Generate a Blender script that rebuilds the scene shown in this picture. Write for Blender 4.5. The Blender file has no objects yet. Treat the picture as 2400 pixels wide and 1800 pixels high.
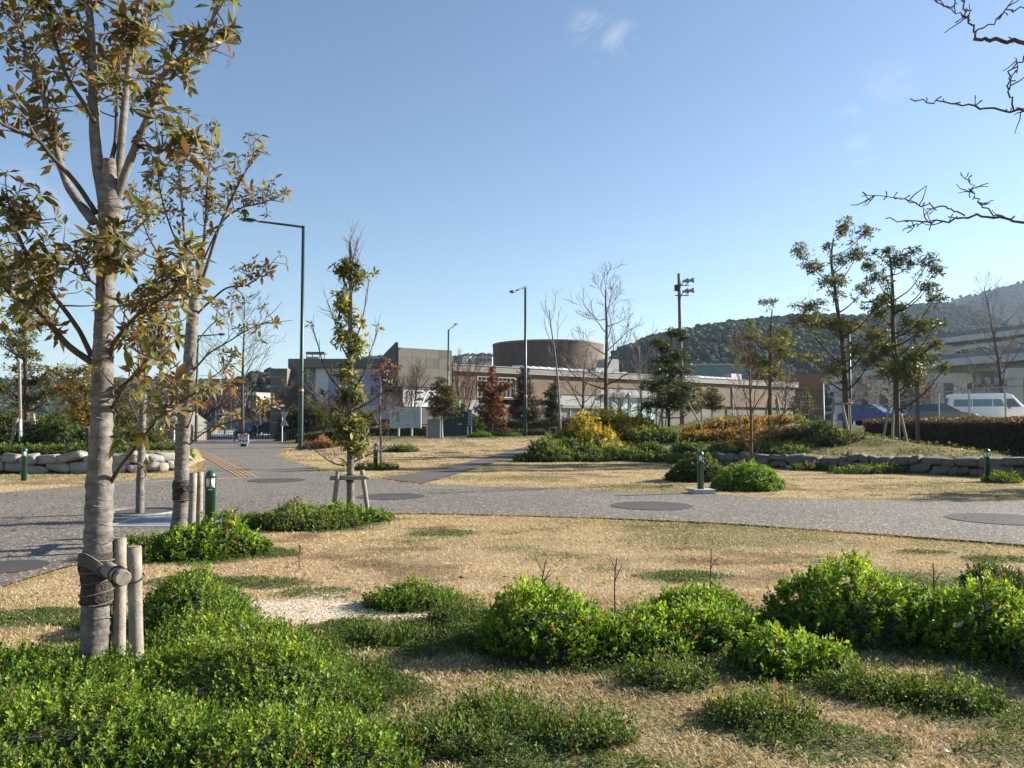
import bpy, math, random
import numpy as np
from mathutils import Vector, Matrix

# ------------------------------------------------------------------ camera, sky, sun, exposure
SC = bpy.context.scene
COL = SC.collection
F, CX, CY = 1733.0, 1106.0, 829.5            # focal length and centre, in pixels of a 2212 x 1659 frame
HORIZON = 912.0
PITCH = math.atan((HORIZON - CY) / F)
EYE = 1.55
SUN_AZ = math.radians(72.0)                  # from +Y towards +X
SUN_EL = math.radians(24.0)

cam_data = bpy.data.cameras.new("camera")
cam = bpy.data.objects.new("camera", cam_data)
COL.objects.link(cam)
cam.location = (0, 0, EYE)
cam.rotation_euler = (math.pi / 2 + PITCH, 0, 0)
cam_data.sensor_width = 36.0
cam_data.lens = 36.0 * F / 2212.0
cam_data.clip_start = 0.05
cam_data.clip_end = 20000
SC.camera = cam

world = bpy.data.worlds.new("World")
SC.world = world
world.use_nodes = True


def build_world():
    nt = world.node_tree
    nt.nodes.clear()
    out = nt.nodes.new("ShaderNodeOutputWorld")
    bg = nt.nodes.new("ShaderNodeBackground")
    sky = nt.nodes.new("ShaderNodeTexSky")
    sky.sky_type = 'NISHITA'
    sky.sun_disc = False
    sky.sun_elevation = SUN_EL
    sky.sun_rotation = SUN_AZ
    sky.altitude = 50
    sky.air_density = 1.0
    sky.dust_density = 0.25
    sky.ozone_density = 2.2
    bg.inputs["Strength"].default_value = 0.060
    tc = nt.nodes.new("ShaderNodeTexCoord")
    # thin cirrus: soft wisps around a few directions, broken up by noise
    noise = nt.nodes.new("ShaderNodeTexNoise")
    noise.inputs["Scale"].default_value = 9.0
    noise.inputs["Detail"].default_value = 6.0
    noise.inputs["Roughness"].default_value = 0.62
    noise.inputs["Distortion"].default_value = 1.6
    mp = nt.nodes.new("ShaderNodeMapping")
    mp.inputs["Scale"].default_value = (1.0, 1.0, 2.6)
    nt.links.new(tc.outputs["Generated"], mp.inputs["Vector"])
    nt.links.new(mp.outputs["Vector"], noise.inputs["Vector"])
    acc = None
    for (u, v, rad, amt) in [(1270, 66, 0.034, .95), (1325, 92, .040, .8), (1838, 262, .026, 1.0), (1850, 300, .026, .9), (1870, 345, .026, .7),
                             (1920, 175, .04, .5), (70, 455, .075, .5), (1330, 640, .12, .22), (2030, 610, .13, .35),
                             (560, 735, .16, .2), (1740, 560, .16, .15)]:
        d = Vector(ray(u, v)).normalized()
        sub = nt.nodes.new("ShaderNodeVectorMath"); sub.operation = 'DISTANCE'
        nrm = nt.nodes.new("ShaderNodeVectorMath"); nrm.operation = 'NORMALIZE'
        nt.links.new(tc.outputs["Generated"], nrm.inputs[0])
        nt.links.new(nrm.outputs[0], sub.inputs[0])
        sub.inputs[1].default_value = d
        mr = nt.nodes.new("ShaderNodeMapRange"); mr.interpolation_type = 'SMOOTHERSTEP'
        mr.inputs["From Min"].default_value = rad
        mr.inputs["From Max"].default_value = 0.0
        mr.inputs["To Min"].default_value = 0.0
        mr.inputs["To Max"].default_value = amt
        nt.links.new(sub.outputs["Value"], mr.inputs["Value"])
        if acc is None:
            acc = mr.outputs[0]
        else:
            mx = nt.nodes.new("ShaderNodeMath"); mx.operation = 'MAXIMUM'
            nt.links.new(acc, mx.inputs[0]); nt.links.new(mr.outputs[0], mx.inputs[1])
            acc = mx.outputs[0]
    nr = nt.nodes.new("ShaderNodeMapRange")
    nr.inputs["From Min"].default_value = 0.42
    nr.inputs["From Max"].default_value = 0.74
    nt.links.new(noise.outputs["Fac"], nr.inputs["Value"])
    mul = nt.nodes.new("ShaderNodeMath"); mul.operation = 'MULTIPLY'
    nt.links.new(acc, mul.inputs[0]); nt.links.new(nr.outputs[0], mul.inputs[1])
    mix = nt.nodes.new("ShaderNodeMixRGB")
    mix.inputs["Color2"].default_value = (4.4, 4.75, 5.2, 1)
    nt.links.new(mul.outputs[0], mix.inputs["Fac"])
    nt.links.new(sky.outputs[0], mix.inputs["Color1"])
    nt.links.new(mix.outputs[0], bg.inputs["Color"])
    nt.links.new(bg.outputs[0], out.inputs["Surface"])


def ray(u, v):
    x = (u - CX) / F
    y = (CY - v) / F
    cp, sp = math.cos(PITCH), math.sin(PITCH)
    return (x, cp - y * sp, sp + y * cp)


build_world()
sun_dir = Vector((math.sin(SUN_AZ) * math.cos(SUN_EL), math.cos(SUN_AZ) * math.cos(SUN_EL), math.sin(SUN_EL)))
sd = bpy.data.lights.new("sun", 'SUN')
sd.energy = 5.0
sd.angle = math.radians(0.55)
sd.color = (1.0, 0.93, 0.82)
sun = bpy.data.objects.new("sun", sd)
COL.objects.link(sun)
sun.location = (60, 40, 60)
sun.rotation_euler = sun_dir.to_track_quat('Z', 'Y').to_euler()

SC.view_settings.view_transform = 'Standard'
SC.view_settings.look = 'None'
SC.view_settings.exposure = 1.52
SC.view_settings.gamma = 1.0
SC.view_settings.use_curve_mapping = False
SC.render.engine = 'CYCLES'
SC.cycles.use_denoising = True
SC.cycles.max_bounces = 6
SC.cycles.diffuse_bounces = 3
SC.cycles.glossy_bounces = 2
SC.cycles.transmission_bounces = 4
SC.cycles.transparent_max_bounces = 8
SC.cycles.volume_bounces = 0
SC.cycles.sample_clamp_indirect = 6

# ------------------------------------------------------------------ numbers
def lattice(ix, iy, seed):
    h = np.sin(ix * 127.1 + iy * 311.7 + seed * 74.7) * 43758.5453
    return h - np.floor(h)


def vnoise(x, y, seed=0):
    x = np.asarray(x, float); y = np.asarray(y, float)
    ix = np.floor(x); iy = np.floor(y)
    fx = x - ix; fy = y - iy
    fx = fx * fx * (3 - 2 * fx); fy = fy * fy * (3 - 2 * fy)
    a = lattice(ix, iy, seed); b = lattice(ix + 1, iy, seed)
    c = lattice(ix, iy + 1, seed); d = lattice(ix + 1, iy + 1, seed)
    return (a * (1 - fx) + b * fx) * (1 - fy) + (c * (1 - fx) + d * fx) * fy


def fbm(x, y, seed=0, octaves=4):
    s = 0; a = 0.5; t = 0
    for o in range(octaves):
        s = s + a * vnoise(x * 2 ** o, y * 2 ** o, seed + o * 7)
        t += a
        a *= 0.5
    return s / t


def sstep(a, b, x):
    t = np.clip((np.asarray(x, float) - a) / (b - a), 0, 1)
    return t * t * (3 - 2 * t)


def inside(poly, x, y):
    x = np.asarray(x, float); y = np.asarray(y, float)
    r = np.zeros(np.broadcast(x, y).shape, bool)
    n = len(poly)
    for i in range(n):
        x0, y0 = poly[i]; x1, y1 = poly[(i + 1) % n]
        if y0 == y1:
            continue
        c = ((y0 > y) != (y1 > y)) & (x < (x1 - x0) * (y - y0) / (y1 - y0) + x0)
        r ^= c
    return r


def edge_dist(pts, x, y, closed=True):
    x = np.asarray(x, float); y = np.asarray(y, float)
    best = np.full(np.broadcast(x, y).shape, 1e9)
    n = len(pts)
    for i in range(n if closed else n - 1):
        x0, y0 = pts[i]; x1, y1 = pts[(i + 1) % n]
        dx, dy = x1 - x0, y1 - y0
        t = np.clip(((x - x0) * dx + (y - y0) * dy) / (dx * dx + dy * dy + 1e-12), 0, 1)
        best = np.minimum(best, np.hypot(x - x0 - t * dx, y - y0 - t * dy))
    return best


# ------------------------------------------------------------------ terrain
WALL_R = [(4.6, 33.5), (6.4, 31.2), (8.5, 28.3), (11.6, 25.3), (14.4, 22.9), (15.9, 22.6), (16.9, 24.2)]
MOUND = [(0.3, 31.2), (2.6, 32.0)] + WALL_R + [(18.0, 30), (19.8, 42), (21, 52), (12, 58), (5.4, 52), (3.6, 42), (1.6, 35)]
WALL_L = [(-34, 24.6), (-20, 24.9), (-12.6, 24.9), (-11.6, 25.3), (-11.0, 26.4)]
ISLAND_L = WALL_L + [(-12.6, 33), (-18, 40), (-30, 47), (-60, 47), (-60, 24)]
LOT = [(18.3, 10), (18.9, 24), (20.0, 34), (21.8, 47), (25, 62), (40, 84), (140, 84), (140, 10)]


def crom(P, n=8):
    P = np.asarray(P, float); out = []
    Q = np.vstack([2 * P[0] - P[1], P, 2 * P[-1] - P[-2]])
    for i in range(1, len(Q) - 2):
        for k in range(n):
            t = k / n
            out.append(.5 * (2 * Q[i] + (Q[i + 1] - Q[i - 1]) * t + (2 * Q[i - 1] - 5 * Q[i] + 4 * Q[i + 1] - Q[i + 2]) * t * t + (3 * Q[i] - Q[i - 1] - 3 * Q[i + 1] + Q[i + 2]) * t ** 3))
    out.append(Q[-2])
    return np.array(out)


def flat(u, v, z=0.0):
    r = ray(u, v)
    t = (z - EYE) / r[2]
    return (r[0] * t, r[1] * t)


ROAD_NEAR = [(-300, 1400), (-60, 1302), (0, 1270), (90, 1240), (170, 1217), (280, 1187), (350, 1170), (430, 1155), (500, 1141), (600, 1125), (700, 1115),
             (850, 1109), (1100, 1113), (1500, 1127), (1800, 1147), (2212, 1177), (2600, 1212)]
ROAD_FAR = [(2600, 1082), (2212, 1081), (1800, 1079), (1650, 1076), (1500, 1064), (1400, 1063), (1200, 1056), (1000, 1049), (905, 1046), (830, 1037),
            (720, 1021), (660, 1005), (618, 988), (606, 977), (612, 968), (626, 961), (632, 957)]
ROAD_LEFT = [(325, 959), (352, 968), (385, 980), (420, 995), (436, 1007), (428, 1019), (380, 1030), (300, 1038), (190, 1048), (0, 1064), (-300, 1088)]
ROAD = np.vstack([crom([flat(*p) for p in ROAD_NEAR], 4), crom([flat(*p) for p in ROAD_FAR], 4), crom([flat(*p) for p in ROAD_LEFT], 4)])
PATH_L = [(822, 1035), (900, 1023), (1000, 1002), (1100, 976), (1160, 958), (1196, 945)]
PATH_R = [(912, 1047), (1000, 1021), (1060, 1003), (1130, 982), (1180, 963), (1212, 950)]


def H(x, y):
    x = np.asarray(x, float); y = np.asarray(y, float)
    z = -0.035 + 0.028 * fbm(x * 0.9, y * 0.9, 3, 3)
    inr = inside(ROAD, x, y)
    droad = edge_dist(ROAD[::2], x, y)
    z = z + np.where(inr, 0, 0.55 * sstep(26, 58, y) * sstep(-19, -15, x) * sstep(0.3, 5, droad) * (1 - sstep(75, 120, y)))
    m = inside(MOUND, x, y)
    d = edge_dist(MOUND, x, y)
    dw = edge_dist(WALL_R, x, y, False)
    step = 0.40 * sstep(0.05, 0.25, d) * np.clip(1.3 - dw / 9, 0, 1)
    rise = 1.55 * sstep(0, 9.5, d) + 0.12 * (fbm(x * .5, y * .5, 9) - .5) * sstep(0, 2, d)
    z = np.where(m, z + step + rise, z)
    li = inside(ISLAND_L, x, y)
    dl = edge_dist(ISLAND_L, x, y)
    z = np.where(li, z + 0.50 * sstep(0.05, 0.3, dl) + 0.035 * np.clip(dl, 0, 14) + .1 * (fbm(x * .4, y * .4, 5) - .5) * sstep(0, 2, dl), z)
    lo = inside(LOT, x, y)
    de = edge_dist(LOT, x, y)
    z = np.where(lo, 1.30 * sstep(0, 1.2, de), z)
    return z


def h1(x, y):
    return float(H(np.array([x]), np.array([y]))[0])


def at(u, v, d):
    r = ray(u, v)
    t = d / r[1]
    return Vector((r[0] * t, d, EYE + r[2] * t))


def ground_at(u, d):
    r = ray(u, HORIZON)
    x = r[0] * d / r[1]
    return Vector((x, d, h1(x, d)))


# ------------------------------------------------------------------ object helpers
WLOC = {}


def link(o, parent=None):
    COL.objects.link(o)
    if parent is not None:
        o.parent = parent
    return o


def tag(o, label=None, cat=None, group=None, kind=None):
    if label: o["label"] = label
    if cat: o["category"] = cat
    if group: o["group"] = group
    if kind: o["kind"] = kind
    return o


def thing(name, loc, label, cat, group=None):
    o = bpy.data.objects.new(name, None)
    o.empty_display_size = 0.2
    link(o)
    o.location = loc
    WLOC[o.name] = Vector(loc)
    return tag(o, label, cat, group)


def wl(o):
    return WLOC.get(o.name, Vector((0, 0, 0))) if o is not None else Vector((0, 0, 0))


def mesh_np(name, V, faces, mat, parent=None, col=None, smooth=False, loc=None):
    """faces: list of int arrays (M,k). V in world space; parent's world location is subtracted."""
    V = np.asarray(V, np.float64)
    org = wl(parent) if parent is not None else (Vector(loc) if loc is not None else Vector((0, 0, 0)))
    V = V - np.array(org)
    me = bpy.data.meshes.new(name)
    faces = [np.asarray(f, np.int32) for f in faces if len(f)]
    nl = sum(f.size for f in faces); nf = sum(len(f) for f in faces)
    me.vertices.add(len(V)); me.loops.add(nl); me.polygons.add(nf)
    me.vertices.foreach_set("co", V.astype(np.float32).ravel())
    me.loops.foreach_set("vertex_index", np.concatenate([f.ravel() for f in faces]))
    tot = np.concatenate([np.full(len(f), f.shape[1], np.int32) for f in faces])
    st = np.concatenate([[0], np.cumsum(tot)[:-1]]).astype(np.int32)
    me.polygons.foreach_set("loop_start", st)
    me.polygons.foreach_set("loop_total", tot)
    me.polygons.foreach_set("use_smooth", np.full(nf, bool(smooth)))
    if col is not None:
        a = me.color_attributes.new("Col", 'FLOAT_COLOR', 'POINT')
        c4 = np.ones((len(V), 4), np.float32); c4[:, :3] = col
        a.data.foreach_set("color", c4.ravel())
    me.update(calc_edges=True)
    if mat: me.materials.append(mat)
    o = bpy.data.objects.new(name, me)
    link(o, parent)
    if parent is None and loc is not None:
        o.location = loc
    WLOC[o.name] = org
    return o


def frames(P):
    T = np.gradient(P, axis=0)
    T /= np.linalg.norm(T, axis=1)[:, None] + 1e-12
    ref = np.array([0, 0, 1.0]) if abs(T[:, 2]).mean() < 0.8 else np.array([1.0, 0, 0])
    A = np.cross(T, ref); A /= np.linalg.norm(A, axis=1)[:, None] + 1e-12
    B = np.cross(T, A)
    return T, A, B


class MB:
    def __init__(s):
        s.V = []; s.q = []; s.t = []; s.n = 0; s.C = []; s.poly = []

    def add(s, V, quads=(), tris=(), col=None):
        V = np.asarray(V, float)
        s.V.append(V)
        if len(quads): s.q.append(np.asarray(quads, int) + s.n)
        if len(tris): s.t.append(np.asarray(tris, int) + s.n)
        s.C.append(np.tile(np.array(col if col is not None else (1, 1, 1), float), (len(V), 1)) if np.ndim(col) < 2 else np.asarray(col, float))
        s.n += len(V)
        return s

    def box(s, c, size, rz=0, col=None, tilt=None):
        hx, hy, hz = np.array(size) / 2.0
        V = np.array([(-hx, -hy, -hz), (hx, -hy, -hz), (hx, hy, -hz), (-hx, hy, -hz), (-hx, -hy, hz), (hx, -hy, hz), (hx, hy, hz), (-hx, hy, hz)])
        if tilt is not None:
            V = V @ np.array(tilt).T
        if rz:
            cr, sr = math.cos(rz), math.sin(rz)
            V = V @ np.array([[cr, sr, 0], [-sr, cr, 0], [0, 0, 1]])
        return s.add(V + np.array(c), [(0, 3, 2, 1), (4, 5, 6, 7), (0, 1, 5, 4), (1, 2, 6, 5), (2, 3, 7, 6), (3, 0, 4, 7)], col=col)

    def tube(s, P, R, k=8, cap=True, col=None, bump=0, seed=0):
        P = np.asarray([tuple(p) for p in P], float)
        n = len(P)
        R = np.broadcast_to(np.asarray(R, float), (n,)) if np.ndim(R) == 0 else np.asarray(R, float)
        T, A, B = frames(P)
        th = np.linspace(0, 2 * np.pi, k, endpoint=False)
        RR = np.repeat(R[:, None], k, 1)
        if bump:
            RR = RR * (1 + bump * (vnoise(np.arange(n)[:, None] * .7 + seed, th[None] * 1.3 + seed, seed) - .5))
        V = P[:, None] + RR[..., None] * (np.cos(th)[None, :, None] * A[:, None] + np.sin(th)[None, :, None] * B[:, None])
        V = V.reshape(-1, 3)
        i = np.arange(n - 1)[:, None] * k; j = np.arange(k)[None]; j2 = (j + 1) % k
        q = np.stack([i + j, i + j2, i + k + j2, i + k + j], -1).reshape(-1, 4)
        tr = []
        if cap:
            V = np.vstack([V, P[:1], P[-1:]])
            a, b = n * k, n * k + 1
            for m in range(k):
                tr.append((a, (m + 1) % k, m)); tr.append((b, (n - 1) * k + m, (n - 1) * k + (m + 1) % k))
        return s.add(V, q, tr, col=col)

    def lathe(s, c, prof, k=16, col=None):
        """prof: list of (r, z)"""
        n = len(prof)
        th = np.linspace(0, 2 * np.pi, k, endpoint=False)
        V = np.array([[(c[0] + r * math.cos(t), c[1] + r * math.sin(t), c[2] + z) for t in th] for r, z in prof]).reshape(-1, 3)
        i = np.arange(n - 1)[:, None] * k; j = np.arange(k)[None]; j2 = (j + 1) % k
        q = np.stack([i + j, i + j2, i + k + j2, i + k + j], -1).reshape(-1, 4)
        return s.add(V, q, col=col)

    def extrude(s, prof, vec, col=None):
        """prof: planar loop of 3D points; extruded by vec, closed with caps (triangle fan: keep convex)"""
        P = np.array([tuple(p) for p in prof], float); n = len(P)
        V = np.vstack([P, P + np.array(vec)])
        q = [(i, (i + 1) % n, n + (i + 1) % n, n + i) for i in range(n)]
        t = [(0, i + 1, i) for i in range(1, n - 1)] + [(n, n + i, n + i + 1) for i in range(1, n - 1)]
        return s.add(V, q, t, col=col)

    def build(s, name, mat, parent=None, smooth=False, loc=None, usecol=False):
        V = np.vstack(s.V)
        fs = []
        if s.q: fs.append(np.vstack(s.q))
        if s.t: fs.append(np.vstack(s.t))
        return mesh_np(name, V, fs, mat, parent, np.vstack(s.C) if usecol else None, smooth, loc)


def copy_tree(o, loc, label=None, group=None, rz=None, scale=None):
    c = o.copy(); COL.objects.link(c); c.location = loc
    WLOC[c.name] = Vector(loc)
    if rz is not None: c.rotation_euler = (0, 0, rz)
    if scale is not None: c.scale = scale
    if label: c["label"] = label
    if group: c["group"] = group
    for ch in o.children:
        d = ch.copy(); COL.objects.link(d); d.parent = c
        for g in ch.children:
            e = g.copy(); COL.objects.link(e); e.parent = d
    return c


# ------------------------------------------------------------------ materials
MATS = {}


def principled(name, color=(.5, .5, .5), rough=.6, metal=0, noise=None, bump=None, spec=.5, attr=False, trans=0.0, emis=None, alpha=None, coat=0):
    """noise=(scale, amount[, second colour]); bump=(scale, strength)"""
    if name in MATS: return MATS[name]
    m = bpy.data.materials.new(name); m.use_nodes = True
    nt = m.node_tree; nt.nodes.clear()
    out = nt.nodes.new("ShaderNodeOutputMaterial")
    p = nt.nodes.new("ShaderNodeBsdfPrincipled")
    p.inputs["Roughness"].default_value = rough
    p.inputs["Metallic"].default_value = metal
    p.inputs["Specular IOR Level"].default_value = spec
    if coat: p.inputs["Coat Weight"].default_value = coat
    p.inputs["Base Color"].default_value = (*color, 1)
    src = None
    if attr:
        a = nt.nodes.new("ShaderNodeVertexColor"); a.layer_name = "Col"
        src = a.outputs["Color"]
    tc = nt.nodes.new("ShaderNodeTexCoord")
    if noise:
        n = nt.nodes.new("ShaderNodeTexNoise")
        n.inputs["Scale"].default_value = noise[0]; n.inputs["Detail"].default_value = 8; n.inputs["Roughness"].default_value = .65
        nt.links.new(tc.outputs["Object"], n.inputs["Vector"])
        mr = nt.nodes.new("ShaderNodeMapRange")
        mr.inputs["From Min"].default_value = .3; mr.inputs["From Max"].default_value = .7
        nt.links.new(n.outputs["Fac"], mr.inputs["Value"])
        if len(noise) > 2:
            mx = nt.nodes.new("ShaderNodeMixRGB")
            if src: nt.links.new(src, mx.inputs["Color1"])
            else: mx.inputs["Color1"].default_value = (*color, 1)
            mx.inputs["Color2"].default_value = (*noise[2], 1)
            ml = nt.nodes.new("ShaderNodeMath"); ml.operation = 'MULTIPLY'; ml.inputs[1].default_value = noise[1]
            nt.links.new(mr.outputs[0], ml.inputs[0]); nt.links.new(ml.outputs[0], mx.inputs["Fac"])
            src = mx.outputs[0]
        else:
            mr.inputs["To Min"].default_value = 1 - noise[1]; mr.inputs["To Max"].default_value = 1 + noise[1]
            mx = nt.nodes.new("ShaderNodeMixRGB"); mx.blend_type = 'MULTIPLY'; mx.inputs["Fac"].default_value = 1
            if src: nt.links.new(src, mx.inputs["Color1"])
            else: mx.inputs["Color1"].default_value = (*color, 1)
            nt.links.new(mr.outputs[0], mx.inputs["Color2"])
            src = mx.outputs[0]
    if src: nt.links.new(src, p.inputs["Base Color"])
    if bump:
        n2 = nt.nodes.new("ShaderNodeTexNoise"); n2.inputs["Scale"].default_value = bump[0]; n2.inputs["Detail"].default_value = 6
        nt.links.new(tc.outputs["Object"], n2.inputs["Vector"])
        b = nt.nodes.new("ShaderNodeBump"); b.inputs["Strength"].default_value = bump[1]; b.inputs["Distance"].default_value = bump[2] if len(bump) > 2 else .02
        nt.links.new(n2.outputs["Fac"], b.inputs["Height"]); nt.links.new(b.outputs[0], p.inputs["Normal"])
    if emis:
        p.inputs["Emission Color"].default_value = (*emis[0], 1); p.inputs["Emission Strength"].default_value = emis[1]
    last = p.outputs[0]
    if trans:
        t = nt.nodes.new("ShaderNodeBsdfTranslucent")
        if src:
            g = nt.nodes.new("ShaderNodeMixRGB"); g.blend_type = 'MULTIPLY'; g.inputs["Fac"].default_value = 1
            nt.links.new(src, g.inputs["Color1"]); g.inputs["Color2"].default_value = (1.5, 1.5, .7, 1)
            nt.links.new(g.outputs[0], t.inputs["Color"])
        else:
            t.inputs["Color"].default_value = (color[0] * 1.4, color[1] * 1.4, color[2] * .7, 1)
        mx = nt.nodes.new("ShaderNodeMixShader"); mx.inputs[0].default_value = trans
        nt.links.new(p.outputs[0], mx.inputs[1]); nt.links.new(t.outputs[0], mx.inputs[2])
        last = mx.outputs[0]
    nt.links.new(last, out.inputs["Surface"])
    MATS[name] = m
    return m


def asphalt(name, dark, light, scale, amount, rough=.85):
    if name in MATS: return MATS[name]
    m = principled(name, dark, rough, noise=(1.3, .16), bump=(45, .9, .008))
    nt = m.node_tree
    p = next(n for n in nt.nodes if n.type == 'BSDF_PRINCIPLED')
    prev = p.inputs["Base Color"].links[0].from_socket
    tc = nt.nodes.new("ShaderNodeTexCoord")
    v = nt.nodes.new("ShaderNodeTexVoronoi"); v.inputs["Scale"].default_value = scale
    nt.links.new(tc.outputs["Object"], v.inputs["Vector"])
    w = nt.nodes.new("ShaderNodeSeparateColor"); nt.links.new(v.outputs["Color"], w.inputs[0])
    r = nt.nodes.new("ShaderNodeMapRange"); r.inputs["From Min"].default_value = 1 - amount; r.inputs["From Max"].default_value = 1.0
    nt.links.new(w.outputs[0], r.inputs["Value"])
    mx = nt.nodes.new("ShaderNodeMixRGB"); mx.inputs["Color2"].default_value = (*light, 1)
    nt.links.new(r.outputs[0], mx.inputs["Fac"]); nt.links.new(prev, mx.inputs["Color1"])
    # broad worn and stained areas
    n = nt.nodes.new("ShaderNodeTexNoise"); n.inputs["Scale"].default_value = .35; n.inputs["Detail"].default_value = 5
    nt.links.new(tc.outputs["Object"], n.inputs["Vector"])
    r2 = nt.nodes.new("ShaderNodeMapRange"); r2.inputs["From Min"].default_value = .3; r2.inputs["From Max"].default_value = .7
    r2.inputs["To Min"].default_value = .84; r2.inputs["To Max"].default_value = 1.14
    nt.links.new(n.outputs["Fac"], r2.inputs["Value"])
    m2 = nt.nodes.new("ShaderNodeMixRGB"); m2.blend_type = 'MULTIPLY'; m2.inputs["Fac"].default_value = 1
    nt.links.new(mx.outputs[0], m2.inputs["Color1"]); nt.links.new(r2.outputs[0], m2.inputs["Color2"])
    nt.links.new(m2.outputs[0], p.inputs["Base Color"])
    return m


M_GROUND = principled("ground_soil", attr=True, rough=.95, noise=(9, .28), bump=(35, .7, .03), spec=.1)
M_ROAD = asphalt("exposed_aggregate", (.088, .076, .060), (.44, .385, .31), 44, .26)
M_PATH = asphalt("brown_asphalt", (.070, .058, .050), (.13, .115, .10), 70, .2)
M_DISC = asphalt("dark_asphalt", (.036, .033, .030), (.08, .075, .068), 70, .2)
M_PLAZA = principled("plaza_paving", (.36, .34, .31), .85, noise=(.8, .12))
M_BRICKPAVE = principled("brick_paving", (.30, .17, .10), .85, noise=(2, .15))
M_LINE = principled("edge_line", (.50, .40, .28), .8, noise=(6, .2))
M_TACTILE = principled("tactile_ochre", (.34, .22, .10), .75, noise=(12, .2))
M_GRATE = principled("grey_cover", (.16, .18, .20), .6, noise=(10, .2))
M_FRAME = principled("cover_frame", (.32, .32, .31), .6, noise=(14, .15))
M_STONE = principled("rough_stone", (.36, .33, .29), .9, noise=(3.2, .75, (.17, .155, .14)), bump=(9, .8, .06))
M_STONE2 = principled("mossy_stone", (.17, .16, .14), .9, noise=(3.0, .8, (.07, .08, .05)), bump=(9, .8, .06))
M_EARTH = principled("dark_earth", (.06, .05, .035), .95, noise=(8, .4), bump=(20, .6))
M_BARK = principled("smooth_grey_bark", (.165, .15, .132), .88, noise=(22, .4), bump=(38, .5, .01), spec=.2)
M_BARKD = principled("dark_bark", (.075, .060, .050), .9, noise=(14, .4), bump=(30, .6, .01), spec=.2)
M_TWIG = principled("grey_twig", (.17, .14, .12), .85, noise=(10, .3), spec=.2)
M_TWIGR = principled("red_twig", (.13, .075, .06), .8, noise=(10, .3), spec=.2)
M_WOOD = principled("weathered_post", (.235, .205, .165), .85, noise=(11, .35), bump=(28, .5, .01))
M_WOODEND = principled("post_end_grain", (.20, .18, .14), .85, noise=(30, .3))
M_WRAP = principled("palm_fibre_wrap", (.050, .040, .034), .95, noise=(60, .6), bump=(70, 1.0, .02))
M_ROPE = principled("palm_rope", (.14, .12, .10), .9, noise=(60, .4))
M_WIRE = principled("black_wire", (.03, .028, .026), .6)
M_GREEN = principled("green_paint", (.010, .062, .034), .38, noise=(6, .18), coat=.2)
M_DGREEN = principled("dark_green_paint", (.006, .030, .022), .42, noise=(3, .2))
M_GLASSW = principled("opal_glass", (.72, .74, .76), .25, noise=(9, .06))
M_BLACK = principled("black_metal", (.012, .012, .013), .45)
M_STEEL = principled("galvanised_steel", (.32, .33, .34), .45, metal=.6, noise=(8, .15))
M_GREYMET = principled("grey_metal", (.26, .28, .30), .5, metal=.3, noise=(5, .12))
M_WHITE = principled("white_paint", (.72, .72, .70), .5, noise=(3, .05))
M_CONC = principled("light_concrete", (.38, .37, .35), .85, noise=(2.5, .18), bump=(14, .3, .01))
M_SLABG = principled("granite_slab", (.20, .21, .23), .6, noise=(20, .25))


def bark_rings(m):
    nt = m.node_tree; p = next(n for n in nt.nodes if n.type == 'BSDF_PRINCIPLED'); prev = p.inputs["Base Color"].links[0].from_socket
    tc = nt.nodes.new("ShaderNodeTexCoord"); mp = nt.nodes.new("ShaderNodeMapping"); mp.inputs["Scale"].default_value = (5, 5, 19)
    nt.links.new(tc.outputs["Object"], mp.inputs["Vector"])
    n = nt.nodes.new("ShaderNodeTexNoise"); n.inputs["Scale"].default_value = 1.0; n.inputs["Distortion"].default_value = .8; n.inputs["Detail"].default_value = 7; n.inputs["Roughness"].default_value = .7
    nt.links.new(mp.outputs[0], n.inputs["Vector"])
    r = nt.nodes.new("ShaderNodeMapRange"); r.inputs["From Min"].default_value = .35; r.inputs["From Max"].default_value = .62; r.inputs["To Min"].default_value = .6; r.inputs["To Max"].default_value = 1.15
    nt.links.new(n.outputs["Fac"], r.inputs["Value"])
    mx = nt.nodes.new("ShaderNodeMixRGB"); mx.blend_type = 'MULTIPLY'; mx.inputs["Fac"].default_value = 1
    nt.links.new(prev, mx.inputs["Color1"]); nt.links.new(r.outputs[0], mx.inputs["Color2"]); nt.links.new(mx.outputs[0], p.inputs["Base Color"])
    b = next(q for q in nt.nodes if q.type == 'BUMP'); b2 = nt.nodes.new("ShaderNodeBump"); b2.inputs["Strength"].default_value = .6; b2.inputs["Distance"].default_value = .012
    nt.links.new(n.outputs["Fac"], b2.inputs["Height"]); nt.links.new(b.outputs[0], b2.inputs["Normal"]); nt.links.new(b2.outputs[0], p.inputs["Normal"])


bark_rings(M_BARK)
LEAF = dict(rough=.5, spec=.35)
M_LEAF = principled("leaf", attr=True, trans=.38, **LEAF)
M_SHRUB = principled("shrub_leaf", attr=True, trans=.36, rough=.5, spec=.22)
M_GRASS = principled("grass_blade", attr=True, trans=.25, rough=.7, spec=.2)
M_INNER = principled("shrub_inner_shade", (.022, .028, .010), .95, noise=(14, .5))  # near-black green standing in for shade deep inside shrubs and hedges

# ------------------------------------------------------------------ foliage helpers
def unit(v):
    return v / (np.linalg.norm(v, axis=-1, keepdims=True) + 1e-12)


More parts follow.
